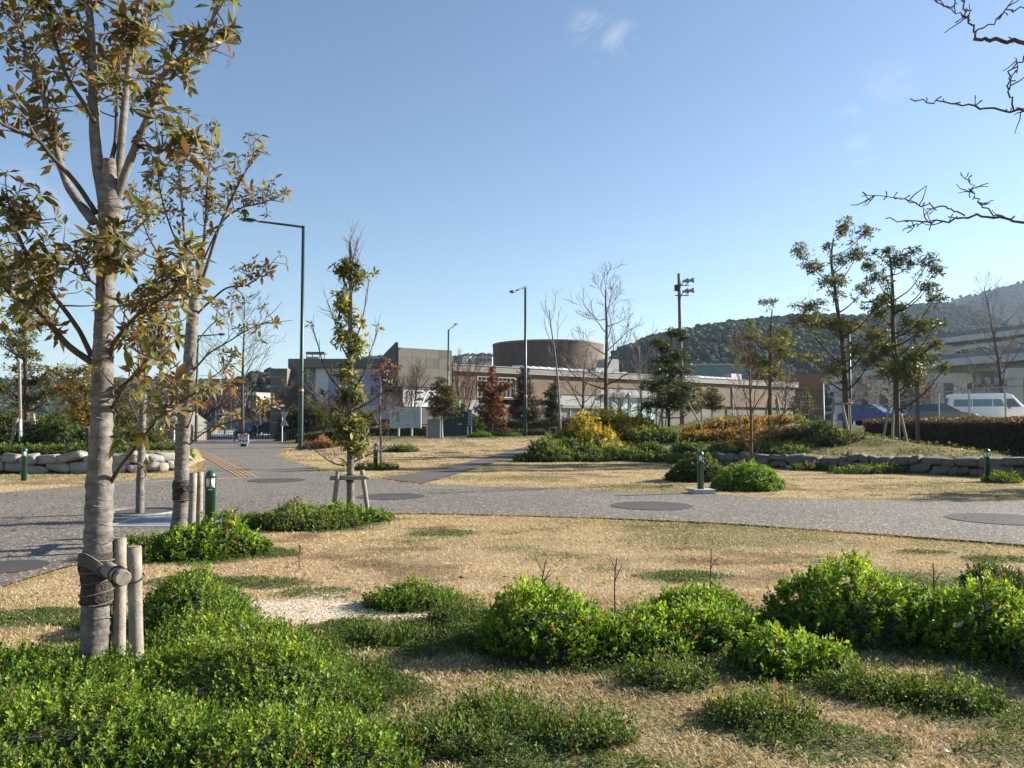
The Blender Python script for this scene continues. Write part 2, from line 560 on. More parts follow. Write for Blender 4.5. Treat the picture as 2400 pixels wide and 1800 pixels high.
def leaf_arrays(P, D, N, L, W, fold=.12, droop=.12):
    """4-triangle leaves (5 verts): base, left, middle, right, tip"""
    n = len(P)
    D = unit(D); S = unit(np.cross(D, N)); N = np.cross(S, D)
    L = np.broadcast_to(L, (n,))[:, None]; W = np.broadcast_to(W, (n,))[:, None]
    mid = P + D * L * .48 - N * L * droop * .15
    V = np.stack([P, mid - S * W * .5 + N * W * fold, mid, mid + S * W * .5 + N * W * fold, P + D * L - N * L * droop], 1).reshape(-1, 3)
    b = np.arange(n)[:, None, None] * 5
    t = np.array([(0, 2, 1), (0, 3, 2), (1, 2, 4), (2, 3, 4)])[None] + b
    return V, t.reshape(-1, 3)


def leaf2_arrays(P, D, N, L, W, fold=.15):
    n = len(P)
    D = unit(D); S = unit(np.cross(D, N)); N = np.cross(S, D)
    L = np.broadcast_to(L, (n,))[:, None]; W = np.broadcast_to(W, (n,))[:, None]
    mid = P + D * L * .5
    V = np.stack([P, mid - S * W * .5 + N * W * fold, P + D * L, mid + S * W * .5 + N * W * fold], 1).reshape(-1, 3)
    b = np.arange(n)[:, None, None] * 4
    t = np.array([(0, 2, 1), (0, 3, 2)])[None] + b
    return V, t.reshape(-1, 3)


def palette(rs, n, cols, weights=None, jitter=.18):
    cols = np.array(cols, float)
    w = None if weights is None else np.array(weights, float) / np.sum(weights)
    c = cols[rs.choice(len(cols), n, p=w)]
    return np.clip(c * (1 + jitter * rs.randn(n, 1)) * (1 + .06 * rs.randn(n, 3)), .002, .9)


OLIVE = [(.105, .095, .028), (.15, .125, .034), (.22, .15, .04), (.065, .075, .022), (.27, .23, .06), (.15, .085, .032)]
OLIVE_W = [4, 3.5, 2.6, 2, .9, 2.6]
DARKGREEN = [(.045, .070, .022), (.065, .085, .025), (.10, .10, .03), (.035, .055, .02), (.13, .09, .035)]
REDBROWN = [(.17, .055, .025), (.22, .08, .03), (.11, .045, .025), (.26, .12, .05), (.08, .05, .025)]
SHRUBG = [(.095, .165, .018), (.135, .215, .022), (.18, .26, .03), (.065, .12, .016)]
COVERG = [(.062, .105, .022), (.088, .135, .028), (.045, .08, .018), (.13, .15, .04)]

# ------------------------------------------------------------------ ground
def gdisp(u, v):
    return flat(u, v)


# low green ground-cover patches: (x, y, rx, ry, height)
COVER = []
for (u, v, ru, h) in [(60, 1330, 170, .05), (250, 1345, 100, .05), (880, 1300, 150, .09), (720, 1370, 190, .08), (1010, 1350, 130, .10), (560, 1400, 180, .12),
                      (1050, 1575, 110, .10), (780, 1590, 190, .10), (1260, 1590, 120, .09), (1440, 1475, 90, .09), (1620, 1560, 160, .10), (1900, 1490, 230, .10),
                      (2080, 1520, 190, .10), (1540, 1345, 130, .08), (1300, 1440, 120, .08), (560, 1255, 120, .05), (690, 1280, 110, .04), (400, 1255, 110, .06), (960, 1150, 90, .04),
                      (1780, 1600, 160, .06), (2170, 1620, 90, .09), (1480, 1240, 120, .03), (2150, 1205, 70, .03), (2000, 1190, 60, .02), (1290, 1225, 40, .03),
                      (940, 1400, 120, .08), (820, 1480, 140, .09), (640, 1500, 200, .12), (1130, 1640, 160, .08), (1330, 1650, 120, .08), (1950, 1250, 150, .04), (2150, 1270, 90, .05)]:
    x, y = flat(u, v)
    rx = ru * y / F
    COVER.append((x, y, rx, rx * .62, h))


for (x, y, rx, ry) in [(-2.95, 4.75, 1.3, 1.0), (-1.62, 4.55, 1.1, .95), (-2.25, 3.7, 1.4, .8), (-1.15, 3.75, 1.05, .75), (-2.5, 6.25, .5, .45), (-1.95, 5.45, 1.0, .7), (.25, 5.62, .66, .58), (.86, 5.62, .70, .55), (1.48, 6.55, .62, .5),
                       (1.36, 5.7, .62, .55), (1.78, 5.2, .55, .48), (2.62, 6.05, .95, .7), (3.28, 5.75, .8, .75), (3.55, 5.1, .65, .7), (-.8, 6.95, .55, .4), (-.55, 6.4, .8, .45), (-.35, 5.9, .6, .4), (-3.6, 9.6, 1.0, .75), (-3.2, 12.2, 1.3, .85)]:
    COVER.append((x, y, rx, ry, .07))


def cover_mask(x, y):
    m = np.zeros(np.broadcast(x, y).shape)
    wob = fbm(x * 2.2, y * 2.2, 21, 4) - .5
    for (cx, cy, rx, ry, h) in COVER:
        r = np.hypot((x - cx) / rx, (y - cy) / ry) + wob * 1.1
        m = np.maximum(m, 1 - sstep(.65, 1.05, r))
    return m * (1 - .85 * pale_mask(x, y))


PALE = flat(680, 1308)


def pale_mask(x, y):
    r = np.hypot((x - PALE[0]) / 1.25, (y - PALE[1]) / .62) + (fbm(x * 2.5, y * 2.5, 33) - .5) * 1.0
    r2 = np.hypot((x - PALE[0] - .75) / .55, (y - PALE[1] + .25) / .3) + (fbm(x * 2.5, y * 2.5, 34) - .5) * 1.0
    return np.maximum(1 - sstep(.55, 1.0, r), 1 - sstep(.55, 1.0, r2))


def green_tint(x, y):
    """faint green of the lawn itself"""
    a = sstep(.52, .72, fbm(x * .35, y * .35, 55, 4))
    b = sstep(.55, .75, fbm(x * 1.3, y * 1.3, 56, 4))
    edge = sstep(45, 60, y)
    left = inside(ISLAND_L, x, y) * .9
    m = inside(MOUND, x, y) * (.25 + .6 * sstep(.35, .6, fbm(x * .6, y * .6, 12)))
    return np.clip(np.maximum.reduce([a * .7, b * .65 * sstep(.35, .55, fbm(x * .2, y * .2, 57)), edge * .8, left, m]), 0, 1)


def ground_color(x, y):
    tan = np.array([.40, .30, .18]); tan2 = np.array([.31, .225, .13]); brown = np.array([.15, .095, .055]); green = np.array([.085, .105, .030])
    f = fbm(x * .6, y * .6, 41, 4)[..., None]
    c = tan * f + tan2 * (1 - f)
    b = sstep(.57, .70, fbm(x * .9 + 7, y * 1.6, 43, 4))[..., None] * (.25 + .5 * sstep(6.5, 9, y))[..., None]
    c = c * (1 - b) + brown * b
    g = green_tint(x, y)[..., None] * .75
    c = c * (1 - g) + green * g
    near = (y < 14)[..., None] * cover_mask(x, y)[..., None] * .85
    c = c * (1 - near) + np.array([.055, .075, .025]) * near
    p = pale_mask(x, y)[..., None]
    c = c * (1 - p) + np.array([.50, .42, .32]) * p
    far = sstep(130, 220, y)[..., None]
    c = c * (1 - far) + np.array([.09, .10, .06]) * far
    return c


def grow_axis(dense0, dense1, step, lim0, lim1, g=1.18):
    a = list(np.arange(dense0, dense1 + 1e-6, step))
    s = step; v = dense1
    while v < lim1:
        s *= g; v += s; a.append(v)
    s = step; v = dense0
    while v > lim0:
        s *= g; v -= s; a.insert(0, v)
    return np.array(a)


gx = grow_axis(-19, 19, .2, -3500, 3500)
gy = grow_axis(2.4, 36, .2, -300, 5000)
GX, GY = np.meshgrid(gx, gy)
GZ = H(GX, GY)
nx, ny = len(gx), len(gy)
ii = (np.arange(ny - 1)[:, None] * nx + np.arange(nx - 1)[None]).ravel()
ground = mesh_np("ground", np.stack([GX, GY, GZ], -1).reshape(-1, 3), [np.stack([ii, ii + 1, ii + nx + 1, ii + nx], -1)], M_GROUND, None,
                 ground_color(GX.ravel(), GY.ravel()), True)
tag(ground, kind="structure")


def sheet(name, pts, mat, z, kind="structure", parent=None):
    me = bpy.data.meshes.new(name)
    org = wl(parent) if parent is not None else Vector((0, 0, 0))
    me.from_pydata([(p[0] - org.x, p[1] - org.y, z - org.z) for p in pts], [], [tuple(range(len(pts)))])
    me.materials.append(mat)
    import bmesh
    bm = bmesh.new(); bm.from_mesh(me)
    bmesh.ops.triangulate(bm, faces=bm.faces[:], ngon_method='EAR_CLIP')
    bmesh.ops.recalc_face_normals(bm, faces=bm.faces[:])
    if sum(f.normal.z for f in bm.faces) < 0:
        bmesh.ops.reverse_faces(bm, faces=bm.faces[:])
    bm.to_mesh(me); bm.free()
    o = bpy.data.objects.new(name, me)
    link(o, parent)
    if kind: o["kind"] = kind
    return o


def strip(name, A, B, mat, dz, parent=None, kind="structure"):
    A = np.asarray(A); B = np.asarray(B); n = len(A)
    V = np.vstack([np.c_[A, H(A[:, 0], A[:, 1]) + dz], np.c_[B, H(B[:, 0], B[:, 1]) + dz]])
    i = np.arange(n - 1)
    o = mesh_np(name, V, [np.stack([i, i + n, i + n + 1, i + 1], -1)], mat, parent, None, True)
    if kind: o["kind"] = kind
    return o


road = sheet("park_road", ROAD, M_ROAD, .004)
# the path climbs with the ground: walk each pixel's ray to the terrain
def drop(u, v):
    r = ray(u, v); d = np.arange(12, 90, .1); t = d / r[1]
    below = EYE + r[2] * t <= H(r[0] * t, d)
    i = int(np.argmax(below)) if below.any() else -1
    return (r[0] * t[i], d[i])


pl = crom([drop(*p) for p in PATH_L], 10); pr = crom([drop(*p) for p in PATH_R], 10)
strip("asphalt_path", pl, pr, M_PATH, .03)
# street beyond the railing
plaza = sheet("plaza", [(-30, 58.6), (-13.5, 58.6), (-13.0, 66), (-18, 170), (-52, 170), (-45, 100)], M_PLAZA, .012)
cross_road = sheet("street", [(-70, 74), (60, 74), (60, 84), (-70, 84)], M_DISC, .018)
kerb_mb = MB()
kerb_mb.box((-21.5, 58.35, .04), (17, .25, .16))
kerb = kerb_mb.build("kerb", M_CONC); kerb["kind"] = "structure"
for k, (a, b) in enumerate([((330, 957), (470, 950)), ((560, 950), (640, 957))]):
    x0, y0 = flat(a[0], 953); x1, y1 = flat(b[0], 953)
    sheet("brick_paving", [(x0 - .5, 62), (x1 + .5, 62), (x1 + 1.0, 72), (x0 - 1.5, 72)], M_BRICKPAVE, .022)
# pale edging line along the left lawn
ln = np.array([flat(-300, 1090), flat(0, 1065.5), flat(190, 1049.5), flat(300, 1042), flat(420, 1036.5), flat(560, 1031.5)])
ln = crom(ln, 8)
off = np.array([0, .14])
sl = mesh_np("edge_strip", np.vstack([np.c_[ln, np.full(len(ln), .010)], np.c_[ln + off, np.full(len(ln), .010)]]),
             [np.stack([np.arange(len(ln) - 1), np.arange(len(ln) - 1) + 1, np.arange(len(ln) - 1) + 1 + len(ln), np.arange(len(ln) - 1) + len(ln)], -1)], M_LINE)
tag(sl, kind="structure")
# tactile strips
tp = thing("tactile_paving", (*flat(470, 995), 0), "ochre tactile guide strips running from the railing into the park road", "tactile paving")
p0 = np.array(flat(426, 972)); p1 = np.array(flat(536, 1031))
for k in range(4):
    o0 = np.array([(k - 1.5) * .15, 0])
    m = MB(); n = 14
    for q in range(n):
        a = p0 + (p1 - p0) * (q + .04) / n + o0; b = p0 + (p1 - p0) * (q + .96) / n + o0
        m.add([(a[0] - .045, a[1], .016), (a[0] + .045, a[1], .016), (b[0] + .045, b[1], .016), (b[0] - .045, b[1], .016)], [(3, 2, 1, 0)])
    m.build("guide_strip", M_TACTILE, tp)

# round dark inlays in the paving
def disc(u, v, ru, label):
    x, y = flat(u, v); r = ru * y / F
    t = thing("paving_disc", (x, y, 0), label, "paving inlay", "round dark inlays in the park road")
    th = np.linspace(0, 2 * np.pi, 40, endpoint=False)
    m = MB(); m.add(np.vstack([[(x, y, .012)], np.c_[x + r * np.cos(th), y + r * np.sin(th), np.full(40, .012)]]), tris=[(0, k + 1, (k + 1) % 40 + 1) for k in range(40)])
    m.build("asphalt_infill", M_DISC, t)
    m = MB(); a = np.c_[x + r * np.cos(th), y + r * np.sin(th), np.full(40, .0135)]; b = np.c_[x + r * 1.012 * np.cos(th), y + r * 1.012 * np.sin(th), np.full(40, .0135)]
    m.add(np.vstack([a, b]), [(k, 40 + k, 40 + (k + 1) % 40, (k + 1) % 40) for k in range(40)])
    m.build("steel_ring", M_GRATE, t)


disc(598, 1038, 60, "round dark inlay in the paving where the entrance road meets the park road")
disc(845, 1073, 72, "round dark inlay in the paving just behind the staked slim tree")
disc(1408, 1093, 87, "round dark inlay in the paving in front of the lamp bollard on a concrete foot")
disc(2165, 1122, 108, "round dark inlay in the paving at the right edge of the picture")
disc(10, 1226, 85, "round dark inlay in the paving at the left edge of the picture")

# utility cover
ux, uy = flat(385, 1128)
uc = thing("utility_cover", (ux, uy, 0), "grey rectangular utility cover set in the road behind the staked tree", "utility cover")
w, h_ = 1.6, 1.1
MB().add([(ux - w / 2, uy - h_ / 2, .012), (ux + w / 2, uy - h_ / 2, .012), (ux + w / 2 , uy + h_ / 2, .012), (ux - w / 2 , uy + h_ / 2, .012)], [(0, 1, 2, 3)]).build("cover_plate", M_GRATE, uc)
m = MB()
for (cx, cy, sx, sy) in [(0, -h_ / 2, w + .2, .1), (0, h_ / 2, w + .2, .1), (-w / 2 - .05, 0, .1, h_ - .1), (w / 2 + .05, 0, .1, h_ - .1)]:
    m.box((ux + cx, uy + cy, .010), (sx, sy, .012))
m.build("cover_frame", M_FRAME, uc)

# ------------------------------------------------------------------ dry-stone walls
def rock_mesh(rs, name, mat, sq0=.4, sq1=.62):
    import bmesh
    bm = bmesh.new(); bmesh.ops.create_icosphere(bm, subdivisions=2, radius=1.0)
    sq = rs.uniform(sq0, sq1); tilt = rs.randn(3) * .16
    offs = rs.rand() * 50
    for v in bm.verts:
        c = np.array(v.co); c = np.sign(c) * np.abs(c) ** sq
        c /= max(1e-6, np.abs(c).max()) ** .35
        k = 1 + .30 * (float(vnoise(c[0] * 1.7 + offs, c[1] * 1.7 + c[2] * 2.3, 7)) - .5)
        c = c * k * .5; c[0] += tilt[0] * c[2]; c[2] += tilt[1] * c[0]; c[1] += tilt[2] * c[0]
        v.co = Vector(c)
    me = bpy.data.meshes.new(name); bm.to_mesh(me); bm.free()
    for p in me.polygons: p.use_smooth = True
    me.materials.append(mat)
    return me


def stone_wall(name, pts, heights, mat, label, seed, courses=2, wid=(.34, .8)):
    rs = np.random.RandomState(seed)
    P = crom(pts, 6); hs = np.interp(np.linspace(0, 1, len(P)), np.linspace(0, 1, len(heights)), heights)
    seg = np.hypot(*np.diff(P, axis=0).T); S = np.concatenate([[0], np.cumsum(seg)])
    base = Vector((P[len(P) // 2][0], P[len(P) // 2][1], 0))
    t = thing(name, base, label, "stone wall")
    rocks = [rock_mesh(rs, "stone", mat, *((.22, .4) if mat is M_STONE else (.36, .58))) for _ in range(9)]
    m = MB()
    for i in range(len(P) - 1):
        a, b = P[i], P[i + 1]; d = (b - a) / np.hypot(*(b - a)); nrm = np.array([-d[1], d[0]])
        if nrm @ np.array([0, 1.0]) < -.2: nrm = -nrm
        c = (a + b) / 2 + nrm * .16
        m.box((c[0], c[1], hs[i] * .40), (np.hypot(*(b - a)) + .05, .14, hs[i] * .8), math.atan2(d[1], d[0]))
    m.build("earth_fill", M_EARTH, t)
    for cidx in range(courses):
        s = rs.rand() * .3
        while s < S[-1] - .1:
            w = rs.uniform(*wid) * (1.0 if cidx else 1.1)
            mid = s + w / 2
            x = np.interp(mid, S, P[:, 0]); y = np.interp(mid, S, P[:, 1]); hh = np.interp(mid, S, hs)
            x2 = np.interp(mid + .1, S, P[:, 0]); y2 = np.interp(mid + .1, S, P[:, 1]); ang = math.atan2(y2 - y, x2 - x)
            f = .5 + .09 * math.sin(mid * 2.3 + seed)           # uneven split between the courses
            z0, z1 = (0, f) if cidx == 0 else (f, 1.0)
            if courses == 1: z0, z1 = 0, 1
            ch = (z1 - z0) * hh
            o = bpy.data.objects.new("stone", rocks[rs.randint(len(rocks))])
            link(o, t)
            o.location = Vector((x, y, z0 * hh + ch / 2 + rs.uniform(-.045, .045))) - base
            o.rotation_euler = (rs.uniform(-.2, .2), rs.uniform(-.2, .2), ang + rs.uniform(-.1, .1) + (math.pi if rs.rand() < .5 else 0))
            o.scale = (w * 1.02, rs.uniform(.34, .5), ch * rs.uniform(.85, 1.25))
            s += w * rs.uniform(.92, 1.02)
    return t


stone_wall("stone_wall", WALL_R, [.18, .32, .42, .46, .52, .66, .66], M_STONE2, "mossy dark stone wall holding up the planted mound on the right", 11, 2, (.22, .66))
stone_wall("stone_wall", WALL_L, [.56, .56, .56, .56, .5], M_STONE, "pale stone retaining wall behind the bollard at the left edge", 23, 2, (.32, .85))

# ------------------------------------------------------------------ bollards
def make_bollard(loc, label):
    t = thing("lamp_bollard", loc, label, "bollard", "green lamp bollards along the park road")
    m = MB(); m.lathe(loc, [(.0, 0), (.070, 0), (.070, .655), (.076, .658), (.076, .675), (.0, .675)], 20); m.build("post", M_GREEN, t, True)
    m = MB(); m.lathe(loc, [(.0, .675), (.060, .675), (.060, .80), (.0, .80)], 18); m.build("lamp_glass", M_GLASSW, t, True)
    for k in range(4):
        a = math.radians(20 + 90 * k)
        m = MB(); m.box((loc[0] + .067 * math.cos(a), loc[1] + .067 * math.sin(a), loc[2] + .7375), (.016, .022, .13), a); m.build("guard_bar", M_GREEN, t)
    m = MB(); m.lathe(loc, [(.0, .80), (.074, .80), (.076, .815)] + [(.076 * math.cos(q), .815 + .085 * math.sin(q)) for q in np.linspace(.1, math.pi / 2, 7)], 20)
    m.build("dome_cap", M_GREEN, t, True)
    m = MB(); m.box((loc[0] + .02, loc[1] - .0725, loc[2] + .640), (.05, .006, .012)); m.build("rating_plate", M_WHITE, t)
    return t


b0p = ground_at(457, 11.2); b0p.z = 0
boll = make_bollard(Vector((b0p.x, b0p.y, -.02)), "dark green lamp bollard beside the staked tree with a bushy foot, nearest the camera")
sc_b = Vector((1, 1, 1))
for (u, d, dz, sz, lab) in [(812, 26.3, 0, 1.0, "slim green lamp bollard on the lawn near the young red-leaved tree"),
                            (1512, 17.6, .07, .98, "green lamp bollard standing on a small square concrete foot"),
                            (2130, 21.2, 0, .98, "green lamp bollard in front of the end of the mossy stone wall"),
                            (55, 21.6, 0, 1.0, "green lamp bollard in front of the pale stone wall at the left edge"),
                            (346, 37.5, 0, 1.0, "small far lamp bollard on the tongue of lawn by the entrance"),
                            (287, 45.0, 0, 1.0, "farthest lamp bollard, half hidden behind the big left tree")]:
    g = ground_at(u, d)
    copy_tree(boll, Vector((g.x, g.y, g.z + dz - .01)), lab, rz=d, scale=(1.0, 1.0, sz))
    if u == 1512:
        m = MB(); m.box((g.x + .02, g.y, g.z + .05), (.46, .46, .13), .1)
        ft = thing("concrete_block", (g.x, g.y, g.z), "square concrete foot under the lamp bollard by the road", "concrete block")
        m.build("block", M_CONC, ft)

# ------------------------------------------------------------------ street lamps
def lamp(u, d, top_v, head_u, head_v, label, head_d=None, thick=1.0, mat=None):
    mat = mat or M_DGREEN
    g = ground_at(u, d)
    top = at(u, top_v, d); top.x = g.x
    Hh = top.z - g.z
    t = thing("street_lamp", g, label, "street lamp", "dark green street lamps")
    b = Vector((g.x, g.y, g.z - .05))
    m = MB(); m.lathe(b, [(.135 * thick, 0), (.135 * thick, Hh * .255), (.120 * thick, Hh * .262), (.0, Hh * .262)], 14); m.build("base_sleeve", mat, t, True)
    m = MB(); m.lathe(b, [(.140 * thick, Hh * .264), (.140 * thick, Hh * .276), (.0, Hh * .276)], 14); m.build("band", M_TACTILE, t, True)
    m = MB(); m.lathe(b, [(.112 * thick, Hh * .265), (.085 * thick, Hh + .05), (0, Hh + .05)], 12); m.build("pole", mat, t, True)
    hd = head_d or d
    hp = at(head_u, head_v, hd)
    a = Vector((top.x, d, top.z - .06)); dirv = (hp - a); L = dirv.length; dirv.normalize()
    m = MB(); m.tube([a, a + dirv * (L * .72)], [.070 * thick, .055 * thick], 8); m.build("arm", mat, t, True)
    m = MB(); m.tube([a + dirv * (L * .68), a + dirv * (L * .72)], [.062 * thick, .062 * thick], 8); m.build("joint", M_TACTILE, t, True)
    # lamp head: flattened drop
    n = 9; P = [a + dirv * (L * (.72 + .28 * k / (n - 1))) for k in range(n)]
    R = [.06, .12, .17, .19, .19, .18, .16, .12, .03]
    m = MB(); m.tube(P, [r * thick for r in R], 10)
    V = m.V[0]; c = np.array(P[n // 2]); V[:, 2] = c[2] + (V[:, 2] - c[2]) * .55 + .02
    hd_o = m.build("lamp_head", mat, t, True)
    m = MB(); pc = a + dirv * (L * .87); sd_ = Vector((-dirv.y, dirv.x, 0)).normalized()
    V = [pc + dirv * (L * .09 * cx) + sd_ * (.13 * thick * cy) + Vector((0, 0, -.095 * thick)) for cx, cy in ((-1, -1), (1, -1), (1, 1), (-1, 1))]
    m.add([tuple(v) for v in V], [(3, 2, 1, 0)])
    m.build("lens", M_GLASSW, hd_o)
    return t


lamp(650, 44, 488, 516, 473, "tall dark green street lamp with a long arm, left of the slim staked tree", thick=1.0)
lamp(1135, 60, 619, 1102, 632, "dark green street lamp in front of the round brown drum", head_d=58, thick=1.0)
lamp(968, 72, 712, 987, 699, "dark street lamp in front of the grey concrete wedge", head_d=76, thick=.85)
lamp(424, 62, 724, 487, 722, "far street lamp half hidden behind the second staked tree", thick=.85)
lamp(1838, 58, 691, 1822, 693, "street lamp behind the tall leafy tree on the mound", head_d=56, thick=.8)

# floodlight mast
fg = ground_at(1474, 66)
fl = thing("floodlight_mast", fg, "tall brown floodlight mast with four grey horn lamps near its top", "floodlight mast")
tp_ = at(1466.5, 591, 66)
m = MB(); m.tube([Vector((fg.x, fg.y, fg.z - .1)), Vector(((fg.x + tp_.x) / 2, 66, (fg.z + tp_.z) / 2)), tp_], [.20, .17, .13], 12); m.build("pole", principled("rust_brown_pole", (.13, .095, .085), .7, noise=(3, .25)), fl, True)
for k, v in enumerate((612, 634)):
    c = at(1466.5, v + 3, 66)
    m = MB(); m.box(c + Vector((.25, 0, -.05)), (1.15, .07, .07)); m.box(c + Vector((.2, .25, -.05)), (.07, .6, .07)); m.build("bracket", M_BLACK, fl)
    for q, (dx, dy) in enumerate(((.32, .15), (.70, -.1))):
        p = c + Vector((dx, dy, .10))
        m = MB(); m.tube([p + Vector((-.12, 0, -.12)), p + Vector((.02, 0, .06)), p + Vector((.14, 0, .16))], [.035, .035, .03], 6); m.build("yoke", M_BLACK, fl)
        dv = Vector((.93, -.1, .12)).normalized()
        q0 = p + Vector((.0, 0, .2))
        m = MB(); m.tube([q0, q0 + dv * .10, q0 + dv * .32, q0 + dv * .50, q0 + dv * .505, q0 + dv * .33], [.07, .10, .15, .25, .235, .13], 12, cap=False); m.build("horn_lamp", M_GREYMET, fl, True)
c = at(1464, 622, 66)
m = MB(); m.box(c + Vector((-.12, 0, 0)), (.28, .3, .5)); m.build("control_box", M_BLACK, fl)

# two slim lantern posts
for (u, d, tv, lab) in [(1358, 68, 850, "slim dark lantern post in front of the glass front"), (1780, 70, 815, "slim grey lantern post behind the staked tall tree")]:
    g = ground_at(u, d); tz = at(u, tv, d).z
    t = thing("lantern_post", g, lab, "lantern post")
    m = MB(); m.lathe(g, [(.07, 0), (.05, tz - g.z - .5), (0, tz - g.z - .5)], 8); m.build("pole", M_BLACK if u < 1500 else M_GREYMET, t, True)
    m = MB(); m.lathe(g, [(.08, tz - g.z - .5), (.20, tz - g.z - .15), (.22, tz - g.z - .1), (.10, tz - g.z), (0, tz - g.z)], 10); m.build("lantern", M_GREYMET, t, True)
g = ground_at(1982, 33); tz = at(1982, 880, 33).z
t = thing("steel_post", g, "dark square steel post at the end of the brown hedge beside the leafy tree", "post")
m = MB(); m.box(g + Vector((0, 0, (tz - g.z + 1.2) / 2)), (.12, .12, tz - g.z + 1.2)); m.build("post", principled("brown_post", (.09, .075, .065), .6, noise=(4, .2)), t)
m = MB(); m.box(g + Vector((0, 0, .28)), (.26, .26, .09)); m.build("collar", M_STEEL, t)

# ------------------------------------------------------------------ buildings
M_TANBRICK = principled("tan_brick", (.135, .099, .060), .85, noise=(1.2, .22), bump=(22, .3, .01))
M_DRUM = principled("brown_drum_brick", (.092, .068, .050), .85, noise=(.9, .22), bump=(20, .3, .01))
M_GCONC = principled("grey_green_concrete", (.155, .145, .118), .85, noise=(.45, .28), bump=(6, .2, .01))
M_GCONC2 = principled("grey_green_concrete_dark", (.125, .118, .10), .85, noise=(.6, .3), bump=(6, .2, .01))
M_FASCIA = principled("roof_fascia", (.13, .125, .115), .6, noise=(1, .15))
M_CAP = principled("roof_cap_metal", (.36, .36, .34), .5, noise=(1, .1))
M_PALEPANEL = principled("pale_panel", (.24, .24, .245), .6, noise=(.8, .10))
M_LILAC = principled("lilac_banner", (.46, .43, .56), .8, noise=(.5, .25))
M_GLASS = principled("dark_glass", (.055, .085, .10), .08, noise=(.35, .5), spec=.8)
M_GLASS2 = principled("grey_glazing", (.13, .145, .155), .15, noise=(.3, .45), spec=.7)
M_TEALGL = principled("pale_green_glazing", (.33, .45, .42), .2, noise=(.4, .3), spec=.6)
M_SKYLIGHT = principled("white_skylight", (.78, .80, .80), .3, noise=(1, .05))
M_TEALROOF = principled("teal_metal_roof", (.10, .175, .165), .6, noise=(.3, .12))
M_ORANGEWALL = principled("rust_orange_wall", (.22, .10, .05), .8, noise=(.4, .15))
M_BEIGE = principled("beige_render", (.62, .55, .42), .8, noise=(.3, .10))
M_PURPLE = principled("deep_purple_print", (.035, .025, .08), .8)
M_RED = principled("red_print", (.50, .03, .05), .7)
M_TANROOF = principled("tan_roof_tile", (.30, .27, .16), .8, noise=(.6, .2))
M_HOUSEW = principled("white_house_wall", (.60, .60, .58), .8, noise=(.05, .15))
M_HOUSER = principled("grey_house_roof", (.12, .12, .13), .7, noise=(.05, .3))
M_BLUEGREY = principled("blue_grey_net", (.14, .17, .22), .8, noise=(.2, .2))

DV = np.array([.7804, .6253]); NV = np.array([.6253, -.7804])     # along the wing, and outwards
A0 = np.array([-4.25, 80.0])


def fs(u):
    k = (u - CX) / F
    return (80 * k + 4.25) / (.7804 - .6253 * k)


def fpt(s, z, out=0.0):
    p = A0 + DV * s + NV * out
    return Vector((p[0], p[1], z))


FA = math.atan2(DV[1], DV[0])


def fbox(m, s0, s1, z0, z1, o0, o1):
    c = A0 + DV * (s0 + s1) / 2 + NV * (o0 + o1) / 2
    m.box((c[0], c[1], (z0 + z1) / 2), (s1 - s0, o1 - o0, z1 - z0), FA)
    return m


def part(parent, name, mat, *boxes):
    m = MB()
    for b in boxes: fbox(m, *b)
    return m.build(name, mat, parent)


mus = thing("museum_wing", fpt(20, 0), "long tan brick museum wing with a dark flat roof edge", "building")
part(mus, "brick_wall", M_TANBRICK, (-2.0, .9, 3.9, 6.6, -14, 0), (6.0, 12, 3.9, 6.6, -14, 0), (.9, 6.0, 6.2, 6.6, -14, 0), (.9, 6.0, 3.9, 4.05, -14, 0), (12, 18.5, 4.6, 6.6, -14, 0),
     (18.5, 28.5, 5.5, 6.6, -14, 0), (28.5, 58, 3.6, 6.6, -14, 0), (.9, 6.0, 4.05, 6.2, -14, -.6))
part(mus, "roof_edge", M_FASCIA, (-2.2, 58.4, 6.62, 7.2, -14.2, .35))
part(mus, "roof_cap", M_PALEPANEL, (-2.3, 58.5, 7.2, 7.27, -14.3, .42), (-2.2, 58.4, 6.58, 6.63, -.2, .38))
part(mus, "pale_wall", M_PALEPANEL, (-2.0, 1.2, -.5, 3.88, -13, -.08), (12, 18.4, 3.4, 4.58, -13, -.1), (18.6, 28.4, 4.75, 5.48, -13, -.12))
part(mus, "lower_wall", M_GCONC2, (28.6, 58, -.5, 3.58, -13, -.3))
part(mus, "louvre_band", M_FASCIA, (1.3, 18.4, 3.1, 3.38, -1, .12), (18.6, 28.4, 4.45, 4.74, -1, .25))
s = 1.3
k = 0
while s < 18.2:
    part(mus, "glazing_panel", M_GLASS2 if k % 3 else M_GLASS, (s, s + 1.28, .3, 3.08, -1, -.25 - .01 * (k % 2)))
    part(mus, "mullion", M_CAP, (s + 1.29, s + 1.37, .0, 3.09, -.6, -.1))
    s += 1.4; k += 1
for s in np.arange(18.8, 28.2, 1.6):
    part(mus, "glass_pane", M_TEALGL, (s, s + 1.5, .2, 4.44, -1, -.3))
    part(mus, "mullion", M_CAP, (s + 1.51, s + 1.59, 0, 4.44, -.5, -.15))
win = part(mus, "window", M_CAP, (.95, 5.95, 6.1, 6.19, -.5, .05), (.95, 5.95, 4.06, 4.15, -.5, .05), (.95, 1.05, 4.15, 6.1, -.5, .04), (5.85, 5.95, 4.15, 6.1, -.5, .04))
for k in range(9):
    s0 = 1.06 + k * .532
    part(win, "pane", M_GLASS, (s0, s0 + .50, 4.16, 6.09, -.4, -.30))
    if k: part(win, "mullion", M_CAP, (s0 - .03, s0, 4.16, 6.09, -.35, -.02))
part(win, "transom", M_CAP, (1.06, 5.84, 5.72, 5.77, -.28, -.03))
